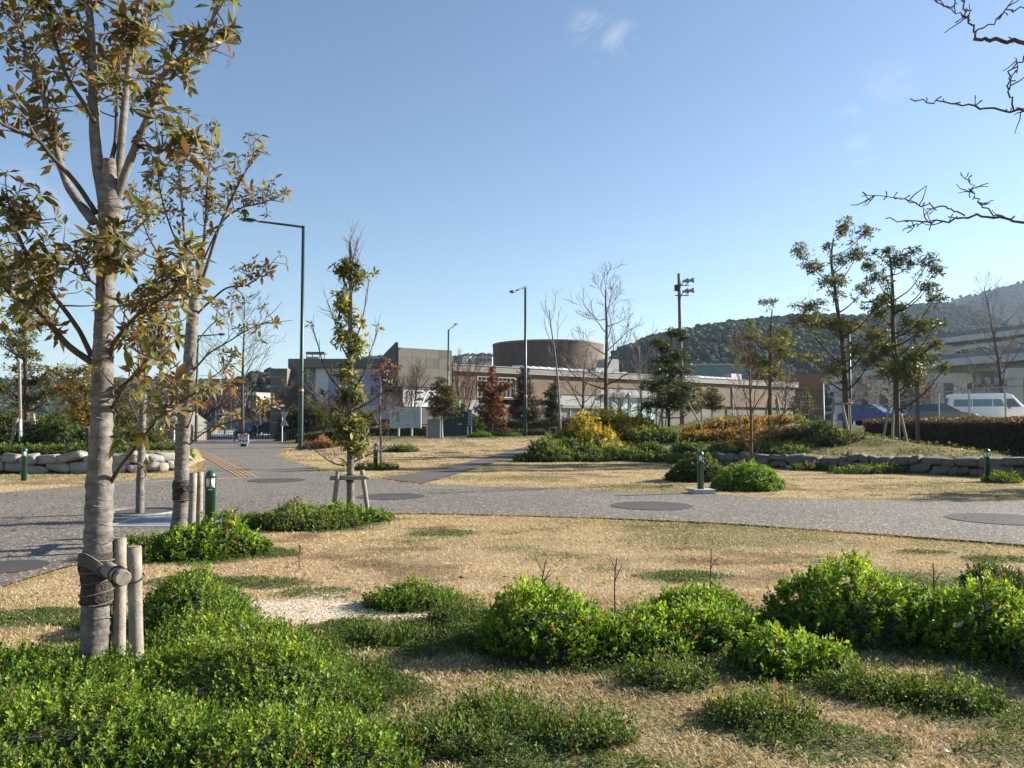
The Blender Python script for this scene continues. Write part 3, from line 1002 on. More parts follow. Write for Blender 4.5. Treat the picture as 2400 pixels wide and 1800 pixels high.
for k, (s0, s1) in enumerate([(8.5, 17.9), (32, 35.6), (38.6, 45.4)]):
    n = 7
    prof = [fpt(s0, 7.28 + .5 * math.sin(a), -2.4 - 2.2 * (1 - math.cos(a)) + 1.0) for a in np.linspace(0, math.pi / 2, n)] + [fpt(s0, 7.28, -4.8)]
    v = DV * (s1 - s0)
    m = MB().extrude(prof, (v[0], v[1], 0)); sk = m.build("skylight", M_SKYLIGHT, mus)
    for q in range(1, int((s1 - s0) / 1.1)):
        m = MB()
        for a in np.linspace(0, math.pi / 2, n)[:-1]:
            p0 = fpt(s0 + q * 1.1, 7.30 + .5 * math.sin(a), -1.4 - 2.2 * (1 - math.cos(a)) + .02); p1 = fpt(s0 + q * 1.1, 7.30 + .5 * math.sin(a + math.pi / 12), -1.4 - 2.2 * (1 - math.cos(a + math.pi / 12)) + .02)
            m.tube([p0, p1], .035, 4)
        m.build("glazing_bar", M_CAP, sk)
bx = at(1312, 777, 100)
m = MB(); m.box((bx.x, 100, (bx.z + 6) / 2), (1.75, 2.4, bx.z - 6), .5); m.build("plant_room", M_CONC, mus)

for s in np.arange(8.0, 57, 4.0):
    part(mus, "movement_joint", M_FASCIA, (s, s + .05, 4.7 if s < 28 else 3.7, 6.57, -.02, .012))
for s in (11.6, 30.2, 43.0):
    part(mus, "downpipe", M_PALEPANEL, (s, s + .12, .2, 6.56, 0, .14))
for s0, w2 in ((22.0, 1.8), (26.5, 1.1), (49.0, 2.4)):
    part(mus, "roof_plant", M_GREYMET, (s0, s0 + w2, 7.28, 7.28 + .5 * w2, -6, -4.4))
# drum
dc = at(1184, 800, 108)
drum = thing("round_hall", (dc.x, 108, 0), "round brown brick drum rising behind the museum wing", "building")
m = MB(); m.lathe((dc.x, 108, 0), [(7.45, 3), (7.45, 11.75)], 72); m.build("wall", M_DRUM, drum, True)
m = MB(); m.lathe((dc.x, 108, 0), [(7.45, 11.75), (7.52, 11.78), (7.52, 11.98), (7.2, 11.98), (7.2, 11.6), (0, 11.6)], 72); m.build("coping", M_FASCIA, drum)
# teal roof volume
tr = thing("teal_roofed_hall", at(1522, 905, 126), "teal metal roofed hall behind the right end of the museum wing", "building")
a = at(1436, 788, 126); b = at(1612, 790, 126)
MB().extrude([(a.x, 126, 0), (a.x, 126, a.z), (a.x + 1, 134, a.z + .4), (a.x + 1, 134, 0)], (b.x - a.x, 0, 0)).build("metal_cladding", M_TEALROOF, tr)
m = MB(); m.box(((a.x + b.x) / 2, 125.95, a.z + .06), (b.x - a.x + .3, .5, .18)); m.build("roof_edge", M_CAP, tr)

# concrete wedge with banner
wd = thing("concrete_wedge", (-8.2, 76, 0), "tall grey concrete block with a printed banner under it", "building")
wp = [(-10.55, 74.0), (-5.82, 77.2), (-8.5, 95), (-15.8, 93.0)]
m = MB().extrude([(x, y, 4.85) for x, y in wp], (0, 0, 3.55)); m.build("concrete_core", M_GCONC2, wd)
m = MB().extrude([(-10.75, 73.9, 4.7), (-15.9, 93, 4.7), (-15.9, 93, 8.4), (-10.75, 73.9, 8.95)], (.22, .03, 0)); m.build("fin_wall", M_DRUM, wd)
fd = np.array([wp[1][0] - wp[0][0], wp[1][1] - wp[0][1]]); fL = np.hypot(*fd); fd /= fL; fn = np.array([fd[1], -fd[0]]); fang = math.atan2(fd[1], fd[0])


def wface(name, mat, s0, s1, z0, z1, o=.06, th=.05, parent=None):
    c = np.array(wp[0]) + fd * (s0 + s1) / 2 + fn * (o - th / 2)
    m = MB(); m.box((c[0], c[1], (z0 + z1) / 2), (s1 - s0, th, z1 - z0), fang)
    return m.build(name, mat, parent or wd)


for r in range(4):
    for q in range(4):
        z0 = 4.87 + r * .90
        wface("concrete_panel", M_GCONC if (r * 3 + q) % 4 else M_GCONC2, .02 + q * 1.425, .02 + q * 1.425 + 1.41, z0, min(z0 + .885, 8.46), .06 + .006 * ((r + q) % 3), .055)
ban = wface("banner", M_WHITE, .6, 4.9, 3.0, 4.82, -.12, .05)
wface("lower_wall", M_GCONC2, -.3, 5.7, -.5, 2.98, -.2, .3)


def text(body, loc, size, rz, mat, parent, name="lettering", bold=.0):
    cu = bpy.data.curves.new(name, 'FONT'); cu.body = body; cu.size = size; cu.align_x = 'CENTER'; cu.align_y = 'CENTER'; cu.offset = bold; cu.extrude = .004
    o = bpy.data.objects.new("tmp_text", cu); COL.objects.link(o)
    bpy.context.view_layer.update()
    me = bpy.data.meshes.new_from_object(o.evaluated_get(bpy.context.evaluated_depsgraph_get()))
    bpy.data.objects.remove(o)
    me.materials.clear(); me.materials.append(mat)
    t = bpy.data.objects.new(name, me)
    link(t, parent)
    t.location = Vector(loc) - wl(parent)
    t.rotation_euler = (math.pi / 2, 0, rz)
    return t


c = np.array(wp[0]) + fd * 2.35 + fn * (-.10)
text("ろ", (c[0], c[1], 3.75), 1.5, fang, M_PURPLE, ban, bold=.02)
c = np.array(wp[0]) + fd * 3.55 + fn * (-.10)
text("ふ", (c[0], c[1], 3.80), 1.4, fang, M_PURPLE, ban, bold=.03)
m = MB(); c = np.array(wp[0]) + fd * 3.05 + fn * (-.095)
th = np.linspace(0, 2 * np.pi, 16, endpoint=False)
m.add(np.array([(c[0] + fd[0] * .2 * math.cos(t), c[1] + fd[1] * .2 * math.cos(t), 4.58 + .16 * math.sin(t)) for t in th]), tris=[(0, i, i + 1) for i in range(1, 15)])
m.build("red_emblem", M_RED, ban)

# block A with pale recess
ba = thing("concrete_hall", (-18, 86, 0), "wide grey concrete hall with a pale recessed wall and lilac banner", "building")
zt = 8.35
m = MB(); m.box((-17.1, 92.5, 4), (13.6, 12, 8.0)); m.build("core", M_GCONC2, ba)
m = MB(); m.box((-17.1, 86.2, 7.86), (13.7, 1.2, .95)); m.build("header_band", M_GCONC, ba)
m = MB(); m.box((-23.05, 86.15, 3.4), (1.7, 1.1, 7.95)); m.build("pier", M_GCONC, ba)
m = MB(); m.box((-24.3, 84.6, 3.3), (1.7, 2.2, 7.7)); ps = m.build("side_pier", M_GCONC, ba)
for q in range(6):
    m = MB(); m.box((-24.3, 83.48, 1.5 + q * .95), (1.72, .06, .05)); m.build("form_joint", M_CONC, ps)
for q in range(5):
    m = MB(); m.box((-20.85 + q * 2.3, 86.42, 4.6), (2.26, .12, 5.5)); m.build("pale_panel", M_WHITE, ba)
m = MB(); m.extrude([(-22.2, 85.9, 2), (-22.2, 85.9, 7.4), (-21.2, 86.36, 7.4), (-21.2, 86.36, 2)], (0.02, -.02, 0)); m.build("reveal", M_PALEPANEL, ba)
bb = MB(); bb.box((-16.6, 86.30, 5.2), (6.4, .05, 3.6)); bb = bb.build("banner", M_LILAC, ba)
for q, (dx, dz, w_) in enumerate([(-1.6, .9, 1.5), (1.9, .9, 1.2)]):
    m = MB(); m.box((-16.6 + dx, 86.26, 5.2 + dz), (w_, .02, .08)); m.build("print_line", M_PURPLE, bb)
text("館", (-14.7, 86.25, 4.9), 1.2, 0, M_PURPLE, bb)
pg = at(684, 775, 90)
pgt = thing("roof_pergola", (pg.x, 90, pg.z), "small metal canopy frame on the roof of the concrete hall", "canopy")
z0 = 8.0
m = MB(); m.box((pg.x, 90, pg.z + .62), (2.1, 1.4, .22)); m.build("roof", M_FASCIA, pgt)
for dx in (-1, -.35, .45, 1):
    m = MB(); m.box((pg.x + dx, 89.5, (z0 + pg.z + .5) / 2), (.09, .09, pg.z + .5 - z0)); m.build("leg", M_GREYMET, pgt)
m = MB(); m.box((pg.x - .3, 89.6, pg.z), (1.3, .3, .38)); m.build("rail_panel", M_GREYMET, pgt)

# white building behind
wb = thing("white_block", at(1030, 800, 132), "white flat roofed building behind the wing beside the drum", "building")
a = at(1022, 771, 132); b = at(1062, 771, 132)
m = MB(); m.box(((a.x + b.x) / 2 + .3, 134, (a.z + 4) / 2), (b.x - a.x, 4, a.z - 4), -.1); m.build("wall", M_HOUSEW, wb)
for q in range(4):
    p = at(1029 + q * 9.5, 777, 131.6)
    m = MB(); m.box((p.x, 131.78 + .05 * q, p.z), (.50, .5, .55)); m.build("window", M_GLASS, wb)
a = at(985, 781, 131); m = MB(); m.box((a.x + .3, 134, (a.z + 4) / 2), (6.5, 4.2, a.z - 4)); m.build("annexe", M_PALEPANEL, wb)
m = MB(); p = at(1003, 777, 130.5); m.box((p.x, 132, p.z), (.9, 1, .9)); m.lathe((p.x + .5, 131.2, p.z + .1), [(0, 0), (.45, .15), (.7, .5)], 12); m.build("roof_dish", M_WHITE, wb)
m = MB(); p = at(1012, 760, 131); m.tube([(p.x, 132, 10), p], .04, 5); m.build("aerial", M_GREYMET, wb)

# rust orange building
p = at(1690, 808, 125); q = at(1785, 810, 125)
ob = thing("rust_orange_building", ((p.x + q.x) / 2, 128, 0), "rust orange low building behind the tall leafy trees", "building")
m = MB(); m.box(((p.x + q.x) / 2, 130, p.z - 1.2), (q.x - p.x, 8, 2.4), .05); m.build("upper_wall", M_ORANGEWALL, ob)
m = MB(); m.box(((p.x + q.x) / 2, 130.2, (p.z - 2.4) / 2), (q.x - p.x - .2, 8, p.z - 2.4), .05); m.build("lower_wall", M_TANBRICK, ob)
m = MB(); m.box(((p.x + q.x) / 2, 130, p.z + .06), (q.x - p.x + .4, 8.3, .15), .05); m.build("roof_edge", M_FASCIA, ob)

# beige block, net screen, tan roofed pavilion, sloping wall, gate-side things
p = at(528, 849, 170); q = at(579, 849, 170)
bg_ = thing("beige_block", ((p.x + q.x) / 2, 172, 0), "sunlit beige block beyond the entrance with two small roundels", "building")
m = MB(); m.box(((p.x + q.x) / 2 + .2, 174, p.z / 2), (q.x - p.x + .8, 3.2, p.z), .95); m.build("wall", M_BEIGE, bg_)
m = MB(); m.box(((p.x + q.x) / 2 + .2, 174, p.z + .08), (q.x - p.x + 1.1, 3.5, .16), .95); m.build("roof_edge", M_CAP, bg_)
for v in (858, 866):
    c = at(541, v, 170.9); m = MB(); m.box((c.x, 170.95, c.z), (.5, .12, .35)); m.build("vent", M_FASCIA, bg_)
m = MB(); c = at(572, 858, 170.9); m.box((c.x, 170.95, c.z), (.35, .12, .6)); m.build("window", M_GLASS, bg_)
p = at(448, 848, 168); q = at(527, 848, 168)
nb = thing("net_screen", ((p.x + q.x) / 2, 168, 0), "tall blue grey practice net on pale poles beyond the entrance", "net screen")
m = MB(); m.box(((p.x + q.x) / 2, 169, p.z / 2), (q.x - p.x, .3, p.z)); m.build("net", M_BLUEGREY, nb)
for k in range(7):
    x = p.x + (q.x - p.x) * (k + .5) / 7
    m = MB(); m.tube([(x, 168.6, 0), (x, 168.6, p.z + 1.2)], .10, 6); m.build("pole", M_HOUSEW, nb)
m = MB(); m.box(((p.x + q.x) / 2, 168.5, p.z), (q.x - p.x, .12, .12)); m.build("top_rail", M_HOUSEW, nb)

d = 104
r0 = at(522, 879, d); r1 = at(600, 879, d); e0 = at(512, 894, d - 3)
pv = thing("tan_pavilion", ((r0.x + r1.x) / 2, d, 0), "tan pavilion with a ribbed tile roof beyond the railing", "pavilion")
ez = 2.75; rz_ = r0.z
m = MB(); m.extrude([(r0.x - .6, d - 3, ez), (r0.x - .6, d, rz_), (r0.x - .6, d + 3, ez)], (r1.x - r0.x + 2, 0, 0)); rf = m.build("roof", M_TANROOF, pv)
for k in range(22):
    x = r0.x - .4 + k * (r1.x - r0.x + 1.6) / 21
    m = MB(); m.tube([(x, d - 3.03, ez + .03), (x, d - .03, rz_ + .03)], .05, 4); m.build("roof_rib", M_TANBRICK, rf)
m = MB(); m.box(((r0.x + r1.x) / 2 + .4, d - .2, 2.2), (r1.x - r0.x + 1, 4.6, 1.1)); m.build("frieze", M_TANROOF, pv)
for k in range(4):
    m = MB(); m.box((r0.x + .2 + k * 1.5, d - 2.2, .8), (.3, .3, 1.7)); m.build("column", M_PALEPANEL, pv)
m = MB(); m.box(((r0.x + r1.x) / 2 + .4, d + 1.5, .8), (r1.x - r0.x, .3, 1.7)); m.build("back_wall", M_GLASS2, pv)

d = 66
a = at(338, 872, d); b = at(352, 872, d); c = at(418, 921, d)
sw = thing("sloping_wall", ((a.x + c.x) / 2, d, 0), "grey concrete wall with a sloping top beside the entrance", "wall")
m = MB(); m.extrude([(a.x, d, 0), (c.x, d, 0), (c.x, d, c.z), (b.x, d, b.z), (a.x, d, a.z)][::-1], (0, 4, 0)); m.build("wall", M_GCONC, sw)
m = MB(); m.box(((b.x + c.x) / 2, d + 1.9, (b.z + c.z) / 2 + .06), (math.hypot(c.x - b.x, c.z - b.z), 4.3, .12), 0, None, tilt=Matrix.Rotation(math.atan2(b.z - c.z, c.x - b.x), 3, 'Y')); m.build("coping", M_GCONC, sw)
m = MB(); p = at(352, 922, d); m.box((p.x, d - .02, .8), (1.1, .06, 1.6)); m.build("door", M_FASCIA, sw)
m = MB(); p = at(372, 915, d); m.lathe((p.x, d - .02, 1.2), [(0, 0)], 3) if False else m.box((p.x, d - .02, .75), (.7, .06, 1.3)); m.build("arched_niche", M_FASCIA, sw)

# ------------------------------------------------------------------ viaduct
vd = [(2420, 104), (2212, 120), (2100, 128), (2000, 138), (1900, 156), (1843, 170), (1790, 190), (1760, 215)]
VP = crom([(((u - CX) / F) * d, d) for u, d in vd], 5)
vt = thing("viaduct", (*VP[5], 0), "double deck concrete expressway viaduct at the right edge", "viaduct")
M_VIA = principled("viaduct_concrete", (.44, .46, .465), .8, noise=(.12, .15))
M_VIAD = principled("viaduct_parapet", (.17, .19, .20), .8, noise=(.15, .15))


def deck(z0, z1, w0, w1, name, mat, upto=None):
    P = VP if upto is None else VP[:upto]
    T = np.gradient(P, axis=0); T /= np.linalg.norm(T, axis=1)[:, None]; N_ = np.stack([T[:, 1], -T[:, 0]], 1)
    n = len(P)
    V = np.vstack([np.c_[P + N_ * w0, np.full(n, z0)], np.c_[P + N_ * w1, np.full(n, z0)], np.c_[P + N_ * w1, np.full(n, z1)], np.c_[P + N_ * w0, np.full(n, z1)]])
    i = np.arange(n - 1); q = []
    for a_, b_ in ((0, 1), (1, 2), (2, 3), (3, 0)):
        q.append(np.stack([a_ * n + i, a_ * n + i + 1, b_ * n + i + 1, b_ * n + i], -1))
    caps = [(0, n, 2 * n, 3 * n), (n - 1, 4 * n - 1, 3 * n - 1, 2 * n - 1)]
    return mesh_np(name, V, [np.vstack(q), np.array(caps)], mat, vt)


deck(14.75, 15.55, 0, 9, "upper_deck", M_VIA, 24)
deck(15.57, 16.25, .05, .45, "upper_parapet", M_VIAD, 24)
deck(14.2, 14.73, 1.6, 7.4, "upper_girder", M_VIAD, 24)
deck(10.85, 11.95, -.2, 9.2, "lower_deck", M_VIA)
deck(11.97, 12.7, -.15, .25, "lower_parapet", M_VIAD)
deck(10.1, 10.83, 1.4, 7.6, "lower_girder", M_VIAD)
for (u, d) in [(2400, 106), (2234, 119), (2058, 132), (1915, 153), (1835, 173)]:
    x = (u - CX) / F * d
    n_ = 4.5
    m = MB()
    m.box((x - 1.5, d + 2, 4.6), (1.4, 1.6, 10.2)); m.box((x + 2.2, d + 1.6, 4.6), (1.4, 1.6, 10.2)); m.box((x + .35, d + 1.8, 8.9), (7.0, 1.8, 1.5))
    m.build("portal_pier", M_VIA, vt)
    if u > 2000:
        m = MB(); m.box((x + .6, d + 2, 13.2), (1.5, 1.4, 2.4)); m.extrude([(x - 1.8, d + 1.2, 14.18), (x + 3.2, d + 1.2, 14.18), (x + 2.2, d + 1.2, 13.5), (x - .8, d + 1.2, 13.5)][::-1], (0, 1.6, 0)); m.build("upper_pier", M_VIA, vt)
# grey building behind the viaduct
gb = thing("apartment_block", ((2150 - CX) / F * 165, 165, 0), "brown grey apartment block seen between the viaduct decks", "building")
x0 = (2062 - CX) / F * 165; x1 = (2260 - CX) / F * 165
m = MB(); m.box(((x0 + x1) / 2, 170, 7.5), (x1 - x0, 9, 15)); m.build("wall", principled("apartment_wall", (.10, .095, .10), .85, noise=(.2, .25)), gb)
for fl_ in range(5):
    for k in range(9):
        m = MB(); m.box((x0 + 1.2 + k * (x1 - x0 - 2) / 8.5, 165.46, 1.8 + fl_ * 2.8), (1.2, .12, 1.3)); m.build("window", M_GLASS2, gb)
    m = MB(); m.box(((x0 + x1) / 2, 165.2, 1.0 + fl_ * 2.8), (x1 - x0, .6, .12)); m.build("balcony_slab", M_PALEPANEL, gb)

# ------------------------------------------------------------------ far town, hills
rs = np.random.RandomState(5)
GAB = [("white far house with a grey roof on the hillside beyond the entrance")]
for k in range(16):
    u = rs.uniform(400, 604); v = rs.uniform(832, 860); d = rs.uniform(560, 700)
    p = at(u, v, d); w = rs.uniform(3.5, 6.5); hgt = rs.uniform(3, 4.5); dp = rs.uniform(5, 8)
    t = thing("far_house", (p.x, d, p.z - hgt), "small far house on the wooded hillside beyond the entrance, a few pixels wide", "house", "far houses on the left hillside")
    m = MB(); m.box((p.x, d, p.z - hgt / 2 - 3), (w, dp, hgt + 6), rs.uniform(-.3, .3)); m.build("wall", M_HOUSEW if rs.rand() < .7 else M_BEIGE, t)
    m = MB(); m.extrude([(p.x - w * .56, d - dp * .56, p.z), (p.x - w * .56, d, p.z + rs.uniform(.6, 1.3)), (p.x - w * .56, d + dp * .56, p.z)], (w * 1.12, 0, 0)); m.build("roof", M_HOUSER if k % 9 else M_ORANGEWALL, t)
    if w > 4.2:
        for q in (-1, 1):
            m = MB(); m.box((p.x + q * w * .22, d - dp / 2 - .25, p.z - 1.4), (w * .2, 1.2, 1.1)); m.build("window", M_GLASS, t)

M_FOREST = principled("forest_hill", attr=True, rough=.95, spec=.05, noise=(.05, .3), bump=(.25, .35, 1.5))


def ridge(name, pts, d, depth, seed, cols, step, amp, ncrown, label_f, base_z=0):
    """hill whose skyline follows pts (u, v) at distance d; falls away in front and behind, with tree-crown relief"""
    rs_ = np.random.RandomState(seed)
    us = np.array([p[0] for p in pts], float); vs = np.array([p[1] for p in pts], float)
    xs = np.arange((us[0] - CX) / F * d, (us[-1] - CX) / F * d, step)
    uu = xs / d * F + CX
    zs = EYE + (HORIZON - np.interp(uu, us, vs)) * d / F
    ts = np.concatenate([np.linspace(-1, 0, int(depth / step) + 1), np.linspace(0, .5, 8)[1:]])
    X, T = np.meshgrid(xs, ts)
    Y = d + T * depth
    Z0 = zs[None] * np.where(T < 0, (1 - np.abs(T) ** 1.25), 1 - T * 1.2)
    gul = fbm(X / (depth * .25), Y / (depth * .3), seed, 4) - .5
    Z = Z0 + gul * zs.mean() * .45 * np.clip(-T * 3, 0, 1) * np.clip((1 + T) * 3, 0, 1)
    crown = np.abs(vnoise(X / 6.5, Y / 6.5, seed + 3) - .5) * 2
    crown2 = vnoise(X / 3.1, Y / 3.1, seed + 4)
    Z = Z - amp * .5
    X = X + (lattice(X, Y, 3) - .5) * step * .6
    n0, n1 = X.shape
    i = (np.arange(n0 - 1)[:, None] * n1 + np.arange(n1 - 1)[None]).ravel()
    f = fbm(X / (depth * .12), Y / (depth * .12), seed + 9, 5); g2 = vnoise(X / 5, Y / 5, seed + 13)
    c0, c1, c2 = [np.array(c) for c in cols]
    w1 = sstep(.45, .62, f)[..., None]; w2 = sstep(.60, .72, fbm(X / (depth * .2) + 5, Y / (depth * .2), seed + 17))[..., None]
    c = c0 * (1 - w1) + c1 * w1; c = c * (1 - w2) + c2 * w2
    c = c * (.75 + .5 * g2[..., None])
    o = mesh_np(name, np.stack([X, Y, np.maximum(Z, base_z - 2)], -1).reshape(-1, 3), [np.stack([i, i + 1, i + n1 + 1, i + n1], -1)], M_FOREST, None, c.reshape(-1, 3), True)
    tag(o, kind="structure")
    # tree crowns over the slope: small uneven balls, one mass
    n = int(ncrown * 2.0); cx_ = rs_.rand(n) * (n1 - 1.01); cy_ = rs_.rand(n) * (n0 - 1.01) if False else (rs_.rand(n) ** .75) * (len(ts) - 6)
    # half of the crowns go to the upper slope and the skyline
    cy_ = np.where(rs_.rand(n) < .35, (len(ts) - 8) + rs_.randn(n) * len(ts) * .05, cy_); cy_ = np.clip(cy_, 0, n0 - 2)
    i0 = cy_.astype(int); j0 = cx_.astype(int)
    ctr = np.stack([X[i0, j0], Y[i0, j0], Z[i0, j0]], 1) + rs_.randn(n, 3) * [step, step, .3]
    r = amp * rs_.uniform(.4, .9, n)
    phi = (1 + 5 ** .5) / 2
    ico = np.array([(-1, phi, 0), (1, phi, 0), (-1, -phi, 0), (1, -phi, 0), (0, -1, phi), (0, 1, phi), (0, -1, -phi), (0, 1, -phi), (phi, 0, -1), (phi, 0, 1), (-phi, 0, -1), (-phi, 0, 1)]) / 1.9
    fc = np.array([(0, 11, 5), (0, 5, 1), (0, 1, 7), (0, 7, 10), (0, 10, 11), (1, 5, 9), (5, 11, 4), (11, 10, 2), (10, 7, 6), (7, 1, 8), (3, 9, 4), (3, 4, 2), (3, 2, 6), (3, 6, 8), (3, 8, 9), (4, 9, 5), (2, 4, 11), (6, 2, 10), (8, 6, 7), (9, 8, 1)])
    V = ctr[:, None] + r[:, None, None] * ico[None] * (1 + .08 * rs_.randn(n, 12, 1)) * np.array([1, 1, .8])
    pc = c[i0, j0] * (1 + .2 * rs_.randn(n, 1)) ; pc = np.clip(pc, .006, .2)
    fo = mesh_np("forest", V.reshape(-1, 3), [(fc[None] + np.arange(n)[:, None, None] * 12).reshape(-1, 3)], M_FOREST, None, np.repeat(pc, 12, 0), True)
    tag(fo, label_f, "forest", kind="stuff")
    return o


HC = [(.026, .036, .022), (.040, .038, .026), (.060, .072, .028)]
ridge("hill", [(1320, 800), (1345, 762), (1400, 738), (1450, 725), (1500, 716), (1560, 701), (1640, 690), (1710, 685), (1790, 690), (1850, 704), (1910, 730), (1970, 775), (2060, 850), (2140, 905)], 620, 380, 3, HC, 5.0, 3.5, 8500, "woods covering the nearer hill behind the mound")
ridge("hill", [(1700, 880), (1760, 770), (1820, 705), (1891, 678), (1950, 660), (2005, 656), (2035, 664), (2080, 690), (2130, 730), (2200, 790), (2300, 880)], 1000, 420, 5, HC, 8.0, 4.6, 6500, "woods covering the middle ridge at right")
ridge("mountain", [(1850, 780), (1960, 690), (2033, 662), (2080, 648), (2130, 632), (2212, 614), (2320, 592), (2500, 570), (2750, 600), (3000, 700)], 1500, 650, 7, HC, 14.0, 5.2, 7500, "woods covering the farthest mountain at right")
ridge("hill", [(-420, 800), (-100, 812), (60, 822), (180, 815), (300, 818), (400, 822), (470, 818), (560, 822), (640, 815), (760, 800), (800, 770), (840, 768), (880, 790), (940, 780), (985, 775), (1010, 766), (1040, 764), (1075, 772), (1130, 800), (1260, 830), (1340, 850)], 900, 320, 9, HC, 8.0, 5.5, 5500, "woods covering the low hills at left and centre")
ridge("hill", [(548, 880), (566, 822), (580, 804), (597, 798), (612, 800), (640, 812), (700, 850)], 330, 60, 15, HC, 3.0, 3.0, 500, "dark trees of the knoll left of the concrete hall")
# transmission towers
for (u, vt_, vb, d, lab) in [(1537, 704, 722, 640, "thin lattice power pylon on the nearer wooded hill"), (2035, 640, 662, 1080, "thin lattice power pylon on the saddle between the far ridges")]:
    tp1 = at(u, vt_, d); bt = at(u, vb + 12, d); hh = tp1.z - bt.z; t = thing("power_pylon", bt, lab, "power pylon")
    w0 = hh * .11; rr = d * .00022
    for sx in (-1, 1):
        for sy in (-1, 1):
            m = MB(); m.tube([bt + Vector((sx * w0, sy * w0, 0)), tp1 + Vector((sx * w0 * .12, sy * w0 * .12, 0))], rr, 4); m.build("leg", M_GREYMET, t)
    for q in range(6):
        f0, f1 = q / 6, (q + 1) / 6; wa = w0 * (1 - .88 * f0); wb_ = w0 * (1 - .88 * f1)
        m = MB(); m.tube([bt + Vector((-wa, -wa, hh * f0)), bt + Vector((wb_, -wb_, hh * f1))], rr * .7, 4); m.tube([bt + Vector((wa, -wa, hh * f0)), bt + Vector((-wb_, -wb_, hh * f1))], rr * .7, 4); m.build("brace", M_GREYMET, t)
    for f0, ww in ((.62, .26), (.76, .22), (.9, .18)):
        m = MB(); m.tube([bt + Vector((-hh * ww, 0, hh * f0)), bt + Vector((hh * ww, 0, hh * f0))], rr * .8, 4); m.build("cross_arm", M_GREYMET, t)

# ------------------------------------------------------------------ railings, hedges' fences
def railing(name, pts, h, gap, label, mat=None, posts=2.0):
    mat = mat or M_BLACK
    pts = [Vector(p) for p in pts]
    t = thing(name, pts[0], label, "railing")
    for a, b in zip(pts[:-1], pts[1:]):
        L = (b - a).length; d = (b - a).normalized()
        for zz in (.12, h):
            m = MB(); m.tube([a + Vector((0, 0, zz)), b + Vector((0, 0, zz))], .030, 6); m.build("rail", mat, t)
        n = max(1, int(L / posts))
        for k in range(n + 1):
            p = a + d * (L * k / n); m = MB(); m.box(p + Vector((0, 0, h / 2 - .05)), (.07, .07, h + .1)); m.build("post", mat, t)
        k = int(L / gap)
        for q in range(1, k):
            p = a + d * (L * q / k); m = MB(); m.box(p + Vector((0, 0, (h + .12) / 2)), (.022, .022, h - .12)); m.build("baluster", mat, t)
    return t


rg = []
railing("black_railing", [ground_at(340, 59.5) + Vector((0, 0, .06)), ground_at(400, 59.5) + Vector((0, 0, .06)), ground_at(614, 59.5) + Vector((0, 0, .06))], .78, .17, "black barred railing across the park entrance behind the warning board", posts=3.0)
def rail_z(u, d): return ground_at(u, d)
railing("black_railing", [ground_at(618, 60.5), ground_at(720, 62), ground_at(790, 62), ground_at(860, 62), ground_at(925, 62)], .85, .19, "black barred railing behind the map board and the low brown hedge", posts=2.6)
railing("black_railing", [ground_at(1022, 64), ground_at(1100, 65), ground_at(1185, 66), ground_at(1260, 67)], 1.0, .2, "black barred railing in front of the long dark hedge by the brick wing", posts=2.6)


def chain_fence(pts, h, label, nwire=.16):
    t = thing("chain_link_fence", pts[0], label, "fence")
    for a, b in zip(pts[:-1], pts[1:]):
        L = (b - a).length; d = (b - a).normalized()
        m = MB(); m.tube([a + Vector((0, 0, h)), b + Vector((0, 0, h))], .035, 6); m.build("top_rail", M_STEEL, t)
        n = max(1, round(L / 3.2))
        for k in range(n):
            p = a + d * (L * k / n); m = MB(); m.tube([p - Vector((0, 0, .2)), p + Vector((0, 0, h + .03))], .045, 7); m.build("post", M_STEEL, t)
        m = MB(); s_ = -h
        while s_ < L:
            for sg in (1, -1):
                s0, s1 = s_, s_ + h
                z0, z1 = (0, h) if sg == 1 else (h, 0)
                c0, c1 = max(0, s0), min(L, s1)
                if c1 - c0 < .05: continue
                za = z0 + (z1 - z0) * (c0 - s0) / h; zb = z0 + (z1 - z0) * (c1 - s0) / h
                m.tube([a + d * c0 + Vector((0, 0, za)), a + d * c1 + Vector((0, 0, zb))], .0026, 3, cap=False)
            s_ += nwire
        m.build("wire_mesh", M_TWIG, t)["kind"] = "stuff"
    return t


def gp(x, y): return Vector((x, y, h1(x, y)))


chain_fence([gp(24.0, 32.5), gp(24.6, 40), gp(25.0, 47.0), gp(22.5, 50.5)], 2.0, "chain link fence on steel posts along the car park above the hedge")
lowf = [gp(22, 54), gp(16.0, 58.5), gp(13.6, 60)]
chain_fence(lowf, 1.15, "low chain link fence behind the mound, left of the car park", .2)

# ------------------------------------------------------------------ signs
d = 51.0
g = ground_at(526, d); g.z = .01
sg = thing("warning_board", g, "white warning board with red and black Japanese letters before the entrance railing", "sign")
m = MB(); m.box(g + Vector((0, .06, .47)), (.62, .04, .60), 0, None, tilt=Matrix.Rotation(-.18, 3, 'X')); m.build("board", M_WHITE, sg)
for sx in (-.27, .27):
    m = MB(); m.tube([g + Vector((sx, -.02, 0)), g + Vector((sx, .12, .78))], .02, 5); m.build("leg", M_STEEL, sg)
    m = MB(); m.tube([g + Vector((sx, .42, 0)), g + Vector((sx, .14, .72))], .02, 5); m.build("leg", M_STEEL, sg)
m = MB(); m.box(g + Vector((0, .10, .09)), (.34, .2, .18)); m.build("sand_weight", M_BLACK, sg)
tt = text("危険", g + Vector((0, .055, .62)), .27, 0, M_RED, sg, bold=.004); tt.rotation_euler = (math.pi / 2 - .18, 0, 0)
tt = text("渡るな", g + Vector((0, .005, .35)), .20, 0, M_BLACK, sg, bold=.006); tt.rotation_euler = (math.pi / 2 - .18, 0, 0)

